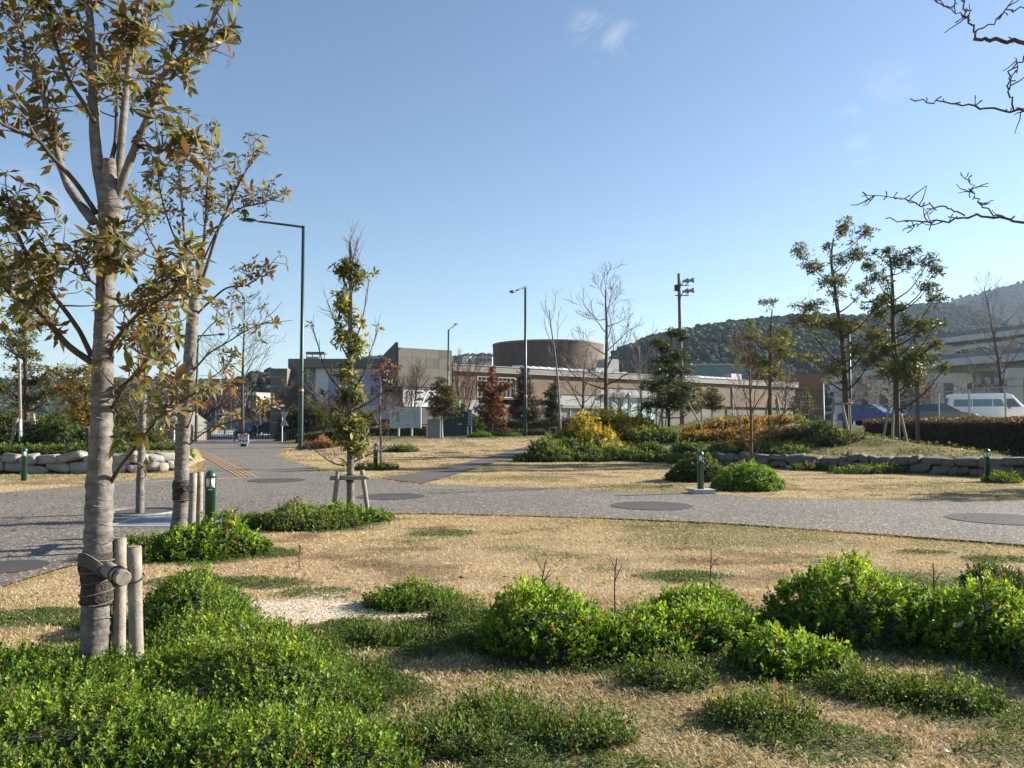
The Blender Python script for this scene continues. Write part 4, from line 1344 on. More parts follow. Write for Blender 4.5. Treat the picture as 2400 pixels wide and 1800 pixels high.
g = ground_at(610, 59.2)
hs_ = thing("road_sign", g, "grey back of two triangular road signs on one white pole", "road sign")
m = MB(); m.tube([g, g + Vector((0, 0, 2.35))], .035, 7); m.build("pole", M_WHITE, hs_)
z = g.z
for (zs, dirs) in ((2.32, -1), (1.30, 1)):
    w_ = .31
    pts = [(g.x + .14 - w_, g.y - .06, zs + z), (g.x + .14 + w_, g.y - .06, zs + z), (g.x + .14 + .07, g.y - .06, zs + z + dirs * .48), (g.x + .14 - .07, g.y - .06, zs + z + dirs * .48)]
    m = MB(); m.extrude(pts if dirs < 0 else pts[::-1], (0, .03, 0)); pl_ = m.build("sign_plate", M_GREYMET, hs_)
    for q in (.15, .33):
        m = MB(); m.box((g.x + .14, g.y - .075, zs + z + dirs * q), (.40 - q * .5, .02, .03)); m.build("stiffener", M_STEEL, pl_)

g = ground_at(875, 58)
mb_ = thing("map_board", g, "large pale park map board on two white legs above the low hedge", "map board")
a = at(842, 924, 58); b = at(908, 880, 58)
cx_, cz_, w_, h_ = (a.x + b.x) / 2, (a.z + b.z) / 2, b.x - a.x, b.z - a.z
M_MAPF = principled("map_print", (.42, .45, .42), .6, noise=(1.2, .08)); M_MAPG = principled("map_green", (.20, .32, .20), .6); M_MAPL = principled("map_line", (.17, .20, .19), .6); M_MAPT = principled("map_teal", (.12, .33, .28), .6)
m = MB(); m.box((cx_, 58, cz_), (w_, .10, h_)); m.build("panel", M_MAPF, mb_)
m = MB(); m.box((b.x + .03, 57.97, cz_), (.09, .16, h_ + .04)); m.build("edge_post", M_WHITE, mb_)
for q in (-.45, .5):
    m = MB(); m.box((cx_ + q, 58, g.z + (a.z - g.z) / 2), (.12, .12, a.z - g.z)); m.build("leg", M_WHITE, mb_)
yf = 57.94
def mline(name, mat, *rects):
    m = MB()
    for (x0, z0, x1, z1, ww) in rects:
        dx, dz = x1 - x0, z1 - z0; L = math.hypot(dx, dz); nx_, nz_ = -dz / L * ww / 2, dx / L * ww / 2
        f = lambda x, z: (cx_ - w_ / 2 + x * w_, yf, cz_ - h_ / 2 + z * h_)
        P0 = np.array(f(x0, z0)); P1 = np.array(f(x1, z1)); dd = P1 - P0; dd /= np.linalg.norm(dd); pp = np.array([-dd[2], 0, dd[0]]) * ww / 2
        m.add([P0 - pp, P1 - pp, P1 + pp, P0 + pp], [(0, 1, 2, 3)])
    m.build(name, mat, mb_)["kind"] = "stuff"
mline("map_green_belt", M_MAPG, (.28, .28, .28, .82, .18), (.32, .9, .48, .9, .07), (.66, .9, .80, .9, .06))
yf -= .004
mline("map_roads", M_MAPL, (.05, .62, .30, .80, .03), (.36, .72, .62, .72, .02), (.36, .60, .60, .60, .02), (.36, .48, .64, .45, .02), (.64, .85, .64, .45, .02), (.22, .84, .22, .25, .02), (.80, .84, .93, .5, .03), (.05, .2, .2, .38, .02), (.58, .18, .62, .1, .09), (.88, .87, .93, .87, .08))
mline("map_river", M_MAPT, (.76, .82, .82, .45, .05), (.82, .45, .86, .15, .05))

g = ground_at(937, 54); tzz = at(937, 905, 54).z
gs = thing("granite_slab", g, "upright grey granite slab beside the green panel", "stone slab")
m = MB(); m.extrude([(g.x - .43, 54, g.z - .1), (g.x + .30, 54, g.z - .1), (g.x + .30, 54, tzz), (g.x - .43, 54, tzz - .03)][::-1], (.02, .30, 0)); m.build("slab", M_SLABG, gs)
m = MB(); m.box((g.x + .37, 54.12, (g.z - .1 + tzz) / 2), (.13, .32, tzz - g.z + .1)); m.build("light_edge", M_PALEPANEL, gs)

g = ground_at(981, 57.5)
gpn = thing("green_cabinet", g, "big dark green cabinet panel with small white marks", "cabinet")
a = at(952, 942, 57.5); b = at(1010, 889, 57.5)
m = MB(); m.extrude([(a.x, 57.5, a.z), (b.x, 57.5, a.z), (b.x, 57.5, b.z), (a.x + .5, 57.5, b.z), (a.x, 57.5, b.z - .35)][::-1], (0, .7, 0)); m.build("body", M_DGREEN, gpn)
m = MB(); m.box(((a.x + b.x) / 2, 57.75, (a.z + g.z) / 2 - .02), (b.x - a.x + .1, .9, max(.1, a.z - g.z))); m.build("plinth", M_CONC, gpn)
for (u, v) in ((990.5, 916), (996, 916)):
    p = at(u, v, 57.48); m = MB(); m.box((p.x, 57.485, p.z), (.09, .02, .08)); m.build("mark", M_WHITE, gpn)
p = at(1008 - 8, 897, 57.48); m = MB(); m.box((p.x, 57.487, p.z), (.14, .02, .2)); m.build("plate", M_GREYMET, gpn)

g = ground_at(1015, 56.5)
bs = thing("blue_sign", g, "narrow dark blue sign board on two white legs", "sign")
a = at(1009, 921, 56.5); b = at(1018.5, 885, 56.5)
M_BLUE = principled("blue_sign_paint", (.03, .07, .16), .5, noise=(3, .1)); M_PALEBLUE = principled("pale_print", (.30, .36, .45), .6)
m = MB(); m.box(((a.x + b.x) / 2, 56.5, (a.z + b.z) / 2), (b.x - a.x, .08, b.z - a.z)); m.build("board", M_BLUE, bs)
for k in range(6):
    m = MB(); m.box(((a.x + b.x) / 2 + .01 * (k % 3), 56.455, a.z + .15 + k * .16), (.16 + .03 * (k % 2), .008, .07)); m.build("print", M_PALEBLUE, bs)
for x in (a.x + .05, b.x - .0):
    m = MB(); m.tube([(x, 56.52, g.z - .1), (x, 56.52, b.z if x > a.x + .1 else a.z)], .04, 7); m.build("leg", M_WHITE, bs)

g = ground_at(819, 61)
sb_ = thing("notice_banner", g, "small white notice banner with lilac print hung on the railing", "banner")
a = at(800, 941, 60.8); b = at(839, 921, 60.8)
m = MB(); m.box(((a.x + b.x) / 2, 60.8, (a.z + b.z) / 2), (b.x - a.x, .04, b.z - a.z)); m.build("sheet", M_PALEPANEL, sb_)
for k, (x0, z0, w2, h2) in enumerate([(.2, .7, .18, .3), (.42, .72, .15, .25), (.65, .68, .2, .2), (.3, .3, .4, .14), (.7, .3, .2, .2)]):
    m = MB(); m.box((a.x + x0 * (b.x - a.x), 60.77, a.z + z0 * (b.z - a.z)), (w2, .012, h2 * .4)); m.build("print", M_LILAC, sb_)

g = ground_at(776, 72)
tl = thing("traffic_signal", g, "dark pedestrian signal box seen behind the slim staked tree", "traffic signal")
a = at(776, 908, 72)
m = MB(); m.tube([g, (g.x, 72, a.z + .4)], .05, 7); m.build("pole", M_GREYMET, tl)
m = MB(); m.box((a.x, 71.9, a.z), (.56, .25, .6)); m.build("signal_box", M_BLACK, tl)
m = MB(); m.box((a.x + .5, 71.8, a.z - .15), (.22, .2, .42)); m.build("side_box", M_DGREEN, tl)
for (u, d, v, lab) in [(580, 86, 878, "tall thin green net pole standing left of the beige block"), (593, 88, 872, "tall thin green net pole standing right of the beige block"), (603, 84, 880, "thin green net pole nearest the concrete hall"), (568, 84, 885, "thin green net pole in front of the tan pavilion")]:
    g = ground_at(u, d); t = thing("net_pole", g, lab, "pole", "green net poles"); m = MB(); m.tube([g, at(u, v, d)], [.07, .05], 7); m.build("pole", M_DGREEN, t)
for (u, d, v, mt, lab) in [(505, 72, 918, M_BLUEGREY, "white post with a round sign left of the far black car"), (377, 60, 905, M_WHITE, "plain white post behind the second staked tree")]:
    g = ground_at(u, d); t = thing("sign_post", g, lab, "post"); m = MB(); p = at(u, v, d); m.tube([g, p], .05, 7); m.build("pole", M_WHITE, t)
    m = MB(); m.tube([p + Vector((0, -.06, 0)), p + Vector((0, -.09, 0))], .22, 12); m.build("disc", mt, t)
p = at(557, 914, 80); g = ground_at(557, 80); t = thing("parking_sign", g, "small blue road sign beyond the entrance railing", "road sign"); m = MB(); m.tube([g, (g.x, 80, p.z + .3)], .04, 6); m.build("pole", M_GREYMET, t); m = MB(); m.box((p.x, 79.9, p.z), (.3, .04, .5)); m.build("plate", principled("bright_blue_sign", (.04, .09, .22), .5), t)

# ------------------------------------------------------------------ vehicles
M_TYRE = principled("tyre", (.02, .02, .02), .8); M_RIM = principled("wheel_rim", (.35, .35, .36), .35, metal=.7)
M_CARGL = principled("car_glass", (.05, .09, .10), .06, spec=.8); M_VANGL = principled("van_teal_glass", (.10, .22, .22), .08, spec=.8)
M_CARW = principled("white_car_paint", (.84, .85, .86), .22, coat=.5, noise=(1.5, .03)); M_CARB = principled("blue_car_paint", (.008, .022, .17), .3, coat=.2, noise=(1.5, .05))
M_CARG = principled("grey_green_car_paint", (.10, .12, .12), .22, coat=.5); M_CARK = principled("black_car_paint", (.008, .008, .009), .2, coat=.6); M_LIGHT = principled("headlight", (.6, .62, .65), .1, spec=.8)


def vehicle(name, loc, heading, kind, mat, label, glass=None):
    t = thing(name, loc, label, "van" if kind == "van" else "car")
    glass = glass or M_CARGL
    L0 = np.array(loc); ch, sh = math.cos(heading), math.sin(heading)
    def W(P):
        P = np.array(P, float); return np.c_[L0[0] + P[:, 0] * ch - P[:, 1] * sh, L0[1] + P[:, 0] * sh + P[:, 1] * ch, L0[2] + P[:, 2]]
    def mk(nm, mt, P, q=(), tr=(), parent=None, smooth=False):
        return MB().add(W(P), q, tr).build(nm, mt, parent or t, smooth)
    def slab(nm, mt, prof, w0, w1, zlim, parent=None):
        """side profile (x, z) swept across: width w0 below zlim, shrinking to w1 at the top; rounded by an inset ring"""
        n = len(prof); zmax = max(p[1] for p in prof); V = []
        for (yy, ins) in ((-1, .10), (-1, 0), (1, 0), (1, .10)):
            xm = np.mean([p[0] for p in prof]); zm = np.mean([p[1] for p in prof])
            for (x, z) in prof:
                f = max(0, (z - zlim) / (zmax - zlim + 1e-6)); w = (w0 + (w1 - w0) * f)
                k = 1 - (ins * .35)
                yv = yy * w * (1.0 if ins else .93)
                V.append((xm + (x - xm) * (k if ins else 1), yv, zm + (z - zm) * (k if ins else 1)))
        q = []
        for s_ in range(3):
            for i in range(n):
                j = (i + 1) % n; q.append((s_ * n + i, s_ * n + j, (s_ + 1) * n + j, (s_ + 1) * n + i))
        tr = []
        V.append((np.mean([p[0] for p in prof]), -w0 * .97, np.mean([p[1] for p in prof]))); V.append((np.mean([p[0] for p in prof]), w0 * .97, np.mean([p[1] for p in prof])))
        for i in range(n):
            j = (i + 1) % n; tr.append((4 * n, j, i)); tr.append((4 * n + 1, 3 * n + i, 3 * n + j))
        return mk(nm, mt, V, q, tr, parent)
    def side(nm, mt, poly, y, parent=None):
        for sg_ in (-1, 1):
            P = [(x, sg_ * yy, z) for (x, z), yy in zip(poly, y)]
            P2 = [(x, sg_ * (yy - .03), z) for (x, z), yy in zip(poly, y)]
            n = len(P)
            mk(nm, mt, P + P2, [(i, (i + 1) % n, n + (i + 1) % n, n + i) for i in range(n)], [(0, i, i + 1) if sg_ < 0 else (0, i + 1, i) for i in range(1, n - 1)], parent)
    if kind == "van":
        body = slab("body", mat, [(-2.32, .38), (-2.36, 1.25), (-2.24, 2.0), (-2.05, 2.14), (1.15, 2.16), (1.5, 2.05), (2.12, 1.28), (2.32, 1.05), (2.36, .42)], .86, .74, 1.2)
        side("window", glass, [(-2.0, 1.30), (-.9, 1.30), (-.9, 1.78), (-1.95, 1.78)], [.86, .86, .80, .80])
        side("window", glass, [(-.84, 1.30), (.28, 1.30), (.28, 1.78), (-.84, 1.78)], [.86, .86, .80, .80])
        side("window", glass, [(.34, 1.30), (1.0, 1.30), (.82, 1.78), (.34, 1.78)], [.86, .86, .80, .80])
        side("front_window", M_CARGL, [(1.10, 1.26), (1.92, 1.26), (1.52, 1.80), (1.10, 1.80)], [.87, .87, .80, .80])
        mk("windscreen", M_CARGL, [(2.14, -.74, 1.30), (2.14, .74, 1.30), (1.56, .66, 2.00), (1.56, -.66, 2.00), (2.10, -.74, 1.30), (2.10, .74, 1.30), (1.50, .66, 2.00), (1.50, -.66, 2.00)], [(0, 1, 2, 3), (0, 4, 5, 1), (3, 2, 6, 7)])
        mk("rear_window", M_CARGL, [(-2.365, -.65, 1.3), (-2.365, .65, 1.3), (-2.28, .6, 1.85), (-2.28, -.6, 1.85)], [(3, 2, 1, 0)])
        xf, wh, wx = 2.37, .33, (-1.45, 1.5)
    else:
        hb = .0
        body = slab("body", mat, [(-2.10, .34), (-2.12, .74), (-1.95, .90), (-1.4, .96), (.95, .95), (1.75, .84), (2.08, .66), (2.12, .36)], .84, .80, .7)
        V = [(-1.75, -.74, .94), (1.05, -.74, .94), (1.05, .74, .94), (-1.75, .74, .94), (-1.15, -.60, 1.42), (.25, -.60, 1.42), (.25, .60, 1.42), (-1.15, .60, 1.42)]
        mk("cabin_glass", glass, V, [(0, 1, 5, 4), (1, 2, 6, 5), (2, 3, 7, 6), (3, 0, 4, 7), (4, 5, 6, 7)])
        mk("roof", mat, [(-1.2, -.61, 1.40), (.28, -.61, 1.40), (.28, .61, 1.40), (-1.2, .61, 1.40), (-1.05, -.5, 1.47), (.12, -.5, 1.47), (.12, .5, 1.47), (-1.05, .5, 1.47)], [(0, 1, 5, 4), (1, 2, 6, 5), (2, 3, 7, 6), (3, 0, 4, 7), (4, 5, 6, 7)])
        for sg_ in (-1, 1):
            for (x0, x1) in ((-1.75, -1.15), (1.06, .26), (-.35, -.35)):
                P = W([(x0, sg_ * .755, .93), (x1, sg_ * .615, 1.42)]); MB().tube(P, .035, 5).build("pillar", mat, t)
        xf, wh, wx = 2.11, .30, (-1.3, 1.3)
    for sg_ in (-1, 1):
        mk("headlight", M_LIGHT, [(xf - .12, sg_ * .80, .60), (xf + .01, sg_ * .55, .60), (xf - .02, sg_ * .55, .76), (xf - .22, sg_ * .82, .76)], [(0, 1, 2, 3) if sg_ > 0 else (3, 2, 1, 0)])
        for x in wx:
            P = W([(x, sg_ * .70, wh), (x, sg_ * .86, wh)]); wo = MB().tube(P, wh, 16).build("wheel", M_TYRE, t)
            P = W([(x, sg_ * .865, wh), (x, sg_ * .875, wh)]); MB().tube(P, wh * .62, 12).build("rim", M_RIM, wo)
        P = W([(1.25 if kind == "van" else .85, sg_ * .92, 1.2 if kind == "van" else 1.0)])[0]
        MB().box(P, (.14, .18, .14), heading).build("mirror", M_CARK, t)
    mk("bumper", M_CARK if kind == "van" else mat, [(xf - .02, -.78, .36), (xf - .02, .78, .36), (xf - .02, .78, .54), (xf - .02, -.78, .54), (xf + .06, -.7, .38), (xf + .06, .7, .38), (xf + .06, .7, .52), (xf + .06, -.7, .52)], [(4, 5, 6, 7), (0, 4, 7, 3), (1, 2, 6, 5), (3, 7, 6, 2)])
    return t


def lotp(u, d): return Vector(((u - CX) / F * d, d, 1.30))


for_v = lotp(2130, 52)
vehicle("white_van", lotp(2127, 54), math.radians(-20), "van", M_CARW, "white high roof van with teal side windows behind the hedge", M_VANGL)
vehicle("white_van", lotp(2318, 47), math.radians(-40), "van", M_CARW, "second white van cut off by the right edge of the picture", M_VANGL)
vehicle("blue_car", lotp(1884, 55), math.radians(-50), "car", M_CARB, "blue car parked behind the staked tall tree")
vehicle("grey_car", lotp(2030, 52.5), math.radians(-20), "car", M_CARG, "grey green saloon car parked left of the white van")
vehicle("black_car", Vector(((532 - CX) / F * 86, 86, .03)), math.radians(-80), "car", M_CARK, "small black car on the street beyond the entrance railing")
vehicle("dark_car", Vector(((572 - CX) / F * 92, 92, .03)), math.radians(-150), "car", M_CARG, "dark car on the street beyond the railing, right of the black one")
vehicle("silver_car", Vector(((1176 - CX) / F * 78, 78, .05)), math.radians(-10), "car", M_CARW, "pale car roof showing over the long dark hedge by the lamp")
vehicle("dark_car", Vector(((1270 - CX) / F * 80, 80, .05)), math.radians(15), "car", M_CARG, "dark car behind the long dark hedge, under the bare spreading tree")

# ------------------------------------------------------------------ trees
def rotv(v, axis, a):
    axis = axis / (np.linalg.norm(axis) + 1e-12)
    return v * math.cos(a) + np.cross(axis, v) * math.sin(a) + axis * (axis @ v) * (1 - math.cos(a))


def perp(v, rs):
    r = rs.randn(3); p = np.cross(v, r); return p / (np.linalg.norm(p) + 1e-12)


def branch_pts(rs, p, d, L, n, wob, up):
    pts = [np.array(p, float)]; c = np.array(d, float)
    for k in range(n):
        c = c + rs.randn(3) * wob + np.array([0, 0, up]); c /= np.linalg.norm(c)
        pts.append(pts[-1] + c * L / n)
    return np.array(pts), c


def grow(rs, p, d, L, r, lvl, S, out, tips):
    n = S["seg"][lvl]
    pts, c = branch_pts(rs, p, d, L, n, S["wob"][lvl], S["up"][lvl])
    rad = r * np.linspace(1, S["taper"][lvl], n + 1)
    out.append((pts, rad, lvl))
    if lvl + 1 >= S["levels"]:
        tips.append((pts[-1], c)); return
    nc = S["kids"][lvl]
    az = rs.rand() * 6.28
    for k in range(nc):
        t = S["from"][lvl] + (1 - S["from"][lvl]) * (k + rs.rand() * .8) / nc
        f = t * n; i = min(int(f), n - 1); b = pts[i] + (pts[i + 1] - pts[i]) * (f - i)
        ax = pts[i + 1] - pts[i]; ax /= np.linalg.norm(ax)
        az += 2.4 + rs.randn() * .3
        e1 = np.cross(ax, [0.3, .2, 1.0]); e1 /= np.linalg.norm(e1) + 1e-9; e2 = np.cross(ax, e1)
        side = e1 * math.cos(az) + e2 * math.sin(az)
        an = S["ang"][lvl] * (1 + .18 * rs.randn())
        dd = ax * math.cos(an) + side * math.sin(an)
        rl = S["ratio"][lvl] * (1.15 - S["cone"][lvl] * (t - S["from"][lvl]) / (1 - S["from"][lvl] + 1e-6)) * (1 + .15 * rs.randn())
        rr = (r * (1 + (S["taper"][lvl] - 1) * t)) * S["rr"][lvl]
        grow(rs, b, dd, L * max(rl, .08), rr, lvl + 1, S, out, tips)
    tips.append((pts[-1], c))


def tubes(out, name, mat, parent, lo, hi, sides, rmin=0.0, bump=0):
    m = MB(); k = 0
    for (P, R, l) in out:
        if lo <= l <= hi:
            k += 1
            m.tube(P, np.maximum(R, rmin), sides, cap=(l == 0), bump=bump, seed=k)
    if m.n == 0: return None
    return m.build(name, mat, parent, True)


def bare_tree(u, d, top_v, label, S, seed, lean=(0, 0), rbase=.09, mat=None, tmat=None, group="bare trees", base_d=None, extra=None, rmin=None):
    rs = np.random.RandomState(seed)
    g = ground_at(u, d)
    L = at(u, top_v, d).z - g.z
    t = thing("bare_tree", g, label, "tree", group)
    out, tips = [], []
    dv = np.array([lean[0], lean[1], 1.0]); dv /= np.linalg.norm(dv)
    for (ux, du, f) in (extra or [(0, (0, 0, 0), 1.0)]):
        d2 = dv + np.array(du); d2 /= np.linalg.norm(d2)
        grow(rs, np.array(g) + np.array([ux, 0, -.08]), d2, L * f, rbase * (1 if f == 1 else .7), 0, S, out, tips)
    rm = rmin or d * .00024
    tubes(out, "trunk", mat or M_BARKD, t, 0, 0, 8, bump=.15)
    tubes(out, "branches", mat or M_BARKD, t, 1, 1, 5, rm)["kind"] = "stuff"
    tubes(out, "twigs", tmat or M_TWIG, t, 2, 5, 3, rm * .8)["kind"] = "stuff"
    return t, out, tips


def rosettes(rs, C, A, k, L, W, spread=1.25):
    """k leaves around each tip: C (n,3) centres, A (n,3) axes"""
    n = len(C)
    A = unit(np.asarray(A, float)); C = np.asarray(C, float)
    R = rs.randn(n, 3); E1 = unit(np.cross(A, R)); E2 = np.cross(A, E1)
    th = (np.arange(k)[None] * 2.399 + rs.rand(n, 1) * 6.28 + rs.randn(n, k) * .25)
    an = np.clip(spread + .35 * rs.randn(n, k), .3, 2.1)
    S = np.cos(th)[..., None] * E1[:, None] + np.sin(th)[..., None] * E2[:, None]
    D = np.cos(an)[..., None] * A[:, None] + np.sin(an)[..., None] * S
    D[..., 2] -= .12
    N = np.cross(np.cross(D, A[:, None] + np.zeros_like(D)), D) + .25 * rs.randn(n, k, 3)
    P = C[:, None] + D * .01 - A[:, None] * (rs.rand(n, k, 1) * .25 * L)
    LL = L * np.clip(1 + .25 * rs.randn(n, k), .45, 1.6); WW = W * LL / L
    return P.reshape(-1, 3), D.reshape(-1, 3), unit(N.reshape(-1, 3)), LL.ravel(), WW.ravel()


def crown_mesh(name, P, D, N, L, W, cols, parent, mat=None, fine=True):
    V, T = (leaf_arrays if fine else leaf2_arrays)(P, D, N, L, W)
    return mesh_np(name, V, [T], mat or M_LEAF, parent, np.repeat(cols, 5 if fine else 4, 0), False)


def clump_tree(name, label, d, trunk, rb, rt, clumps, seed, cols, wts=None, leaf=(.14, .05), dens=150, flatz=.7, barkmat=None, spread_y=.8, group=None, per=6, bare=0, fine=False, cat="tree", outl=.28):
    """clumps: (u, v, ru, rv) in picture units around depth d"""
    rs = np.random.RandomState(seed)
    g = ground_at(trunk[0][0], d)
    t = thing(name, g, label, cat, group)
    TP = crom([np.array(at(u, v, d)) for u, v in trunk], 5)
    TP[0] = np.array(g) + [0, 0, -.1]
    TP = TP[np.r_[True, np.diff(TP[:, 2]) > 0]]
    sc = d / F
    m = MB(); m.tube(TP, np.linspace(rb, rt, len(TP)), 9, bump=.15, seed=seed); m.build("trunk", barkmat or M_BARKD, t, True)
    wid = max(abs(c[0] - trunk[-1][0]) for c in clumps) * sc
    CC, AA = [], []
    mbr = MB(); mtw = MB()
    zmin = TP[0][2] + .15 * (TP[-1][2] - TP[0][2])
    for (u, v, ru, rv) in clumps:
        c = np.array(at(u, v, d)); hx = abs(c[0] - np.interp(c[2], TP[:, 2], TP[:, 0]))
        c[1] += rs.uniform(-1, 1) * spread_y * math.sqrt(max(.05, wid ** 2 - min(hx, wid) ** 2) + (ru * sc) ** 2 * .5)
        zb = max(zmin, c[2] - max(hx, .25) * rs.uniform(.7, 1.3) - .1)
        zb = min(zb, TP[-1][2] - .05)
        b = np.array([np.interp(zb, TP[:, 2], TP[:, k]) for k in range(3)])
        midp = (b + c) / 2 + np.array([0, 0, -.10 * np.linalg.norm(c - b)]) + rs.randn(3) * .05
        pts = crom([b, midp, c], 4)
        rbz = np.interp(zb, TP[:, 2], np.linspace(rb, rt, len(TP))) * .45
        mbr.tube(pts, np.linspace(rbz, .012, len(pts)), 5, cap=False)
        rx, rz = ru * sc, rv * sc
        n = max(6, int(3.6 * dens * (ru * rv) * sc * sc))
        q = rs.randn(n, 3); q = unit(q) * (rs.rand(n, 1) ** .45)
        cc = c + q * np.array([rx * 1.25, (rx + rz) / 1.6, rz * flatz * 1.45]); k3 = rs.rand(n) < .22; fb = rs.uniform(.45, 1, n)[:, None]; cc = np.where(k3[:, None], b + (c - b) * fb + rs.randn(n, 3) * np.array([rx, rx, rz]) * .45, cc)
        nt_ = max(3, n // 3)
        for k in range(min(nt_, n)):
            mtw.tube([c - [0, 0, rz * .4], (c + cc[k]) / 2 + rs.randn(3) * .03, cc[k]], [.010, .007, .004], 3, cap=False)
        for k in range(bare):
            e = c + unit(rs.randn(3) + np.array([0, 0, 1.2])) * rx * rs.uniform(1.1, 1.9)
            mtw.tube([c, (c + e) / 2 + rs.randn(3) * .03, e], [.010, .007, .003], 3, cap=False)
        CC.append(cc); AA.append(unit(q * .7 + np.array([0, 0, .8]) + rs.randn(n, 3) * outl))
    mbr.build("branches", barkmat or M_BARKD, t, True)["kind"] = "stuff"; mtw.build("twigs", M_TWIG, t)["kind"] = "stuff"
    C = np.vstack(CC); A = np.vstack(AA)
    P, D, N, L, W = rosettes(rs, C, A, per, leaf[0], leaf[1])
    cr = palette(rs, len(C), cols, wts)
    col = np.clip(np.repeat(cr, per, 0) * (1 + .15 * rs.randn(len(P), 1)), .004, .9)
    crown_mesh("crown", P, D, N, L, W, col, t, fine=fine)
    return t


def zc(lst):     # zoom-crop coordinates of the right hand trees -> picture units
    return [(1585.3 + a * .2833, 460.8 + b * .2833, c * .2833, e * .2833) for a, b, c, e in lst]


def zt2(lst):
    return [(1585.3 + a * .2833, 460.8 + b * .2833) for a, b in lst]


MIXG = [(.07, .085, .022), (.10, .105, .026), (.15, .12, .035), (.045, .06, .018), (.20, .14, .04), (.12, .07, .03)]
MIXW = [4, 3, 2.2, 3, .9, 1.2]
clump_tree("leafy_tree", "tallest leafy tree on the mound, loose olive brown crown on a dark leaning trunk", 33,
           zt2([(855, 1660), (848, 1300), (830, 1000), (800, 800), (768, 550), (742, 350), (760, 190)]), .135, .03,
           zc([(505, 290, 62, 72), (780, 150, 60, 80), (950, 170, 85, 45), (600, 400, 80, 60), (690, 270, 45, 40), (850, 330, 70, 50), (960, 310, 50, 40), (740, 500, 60, 40), (620, 560, 65, 40),
               (640, 680, 130, 60), (545, 810, 105, 62), (830, 590, 60, 40), (960, 590, 60, 60), (1040, 720, 105, 60), (880, 490, 70, 40), (700, 850, 130, 55), (900, 850, 105, 60), (1050, 930, 90, 85),
               (630, 1090, 90, 40), (710, 1190, 95, 55), (900, 1050, 80, 60), (1020, 1110, 80, 65), (740, 380, 60, 40)]), 101, MIXG, MIXW, (.15, .052), 130, bare=3, group="leafy trees on the mound")
clump_tree("leafy_tree", "second tall leafy tree on the mound, darker dense lower crown beside the brown hedge", 32,
           zt2([(1240, 1680), (1236, 1200), (1215, 900), (1210, 600), (1200, 420), (1190, 320)]), .13, .025,
           zc([(1090, 290, 40, 30), (1190, 290, 45, 40), (1270, 335, 60, 40), (1060, 380, 60, 50), (1130, 400, 60, 60), (1420, 390, 60, 60), (1230, 420, 50, 40), (1060, 480, 60, 50), (1100, 530, 35, 30),
               (1450, 470, 50, 50), (1290, 610, 60, 50), (1350, 610, 70, 50), (1160, 640, 50, 40), (1430, 680, 75, 40), (1250, 720, 50, 40), (1480, 845, 75, 40), (1140, 760, 60, 50), (1200, 850, 60, 50),
               (1300, 900, 80, 50), (1400, 860, 60, 40), (1150, 1040, 90, 60), (1300, 1020, 95, 50), (1440, 1010, 60, 40), (1530, 1110, 75, 50), (1200, 1180, 115, 80), (1330, 1170, 125, 80), (1450, 1180, 95, 60),
               (1250, 1280, 95, 50), (1560, 1180, 45, 40), (1350, 1100, 100, 60)]), 102, DARKGREEN + [(.14, .11, .035)], [4, 3, 2, 3, 1.5, 1.5], (.16, .058), 135, bare=1, group="leafy trees on the mound")
clump_tree("leafy_tree", "smaller flat tiered leafy tree at the back of the mound", 43,
           zt2([(276, 1560), (276, 1200), (282, 900), (292, 735)]), .12, .03,
           zc([(240, 680, 60, 30), (320, 660, 30, 25), (150, 830, 45, 30), (130, 930, 85, 40), (400, 890, 60, 40), (430, 960, 95, 40), (90, 1020, 85, 30), (270, 1000, 95, 50), (400, 1050, 85, 50), (150, 1120, 105, 60),
               (300, 1130, 85, 50), (320, 1220, 60, 50), (180, 1220, 55, 50)]), 103, [(.085, .10, .025), (.13, .13, .03), (.05, .065, .02), (.18, .16, .04)], [3, 3, 2, 1.5], (.16, .055), 120, bare=1, group="leafy trees on the mound")
# dark camphor-like tree with guys (1445)
clump_tree("leafy_tree", "dark glossy leaved young tree held by long slanting guy poles", 37,
           [(1446, 960), (1445, 870), (1447, 800), (1452, 712)], .085, .02,
           [(1452, 722, 20, 12), (1425, 735, 14, 10), (1470, 728, 14, 14), (1440, 750, 22, 14), (1465, 765, 24, 14), (1430, 778, 24, 14), (1420, 800, 20, 12), (1465, 800, 32, 16), (1442, 820, 40, 18), (1480, 835, 26, 16), (1418, 835, 26, 14), (1450, 850, 46, 18),
            (1420, 868, 30, 12), (1478, 862, 28, 12), (1450, 875, 36, 12), (1400, 880, 20, 10), (1500, 880, 16, 10), (1440, 790, 26, 14)], 104, [(.030, .050, .016), (.045, .065, .02), (.065, .075, .025), (.10, .08, .035)], [4, 3, 2, .8], (.13, .05), 190, group="leafy trees on the mound", per=6)
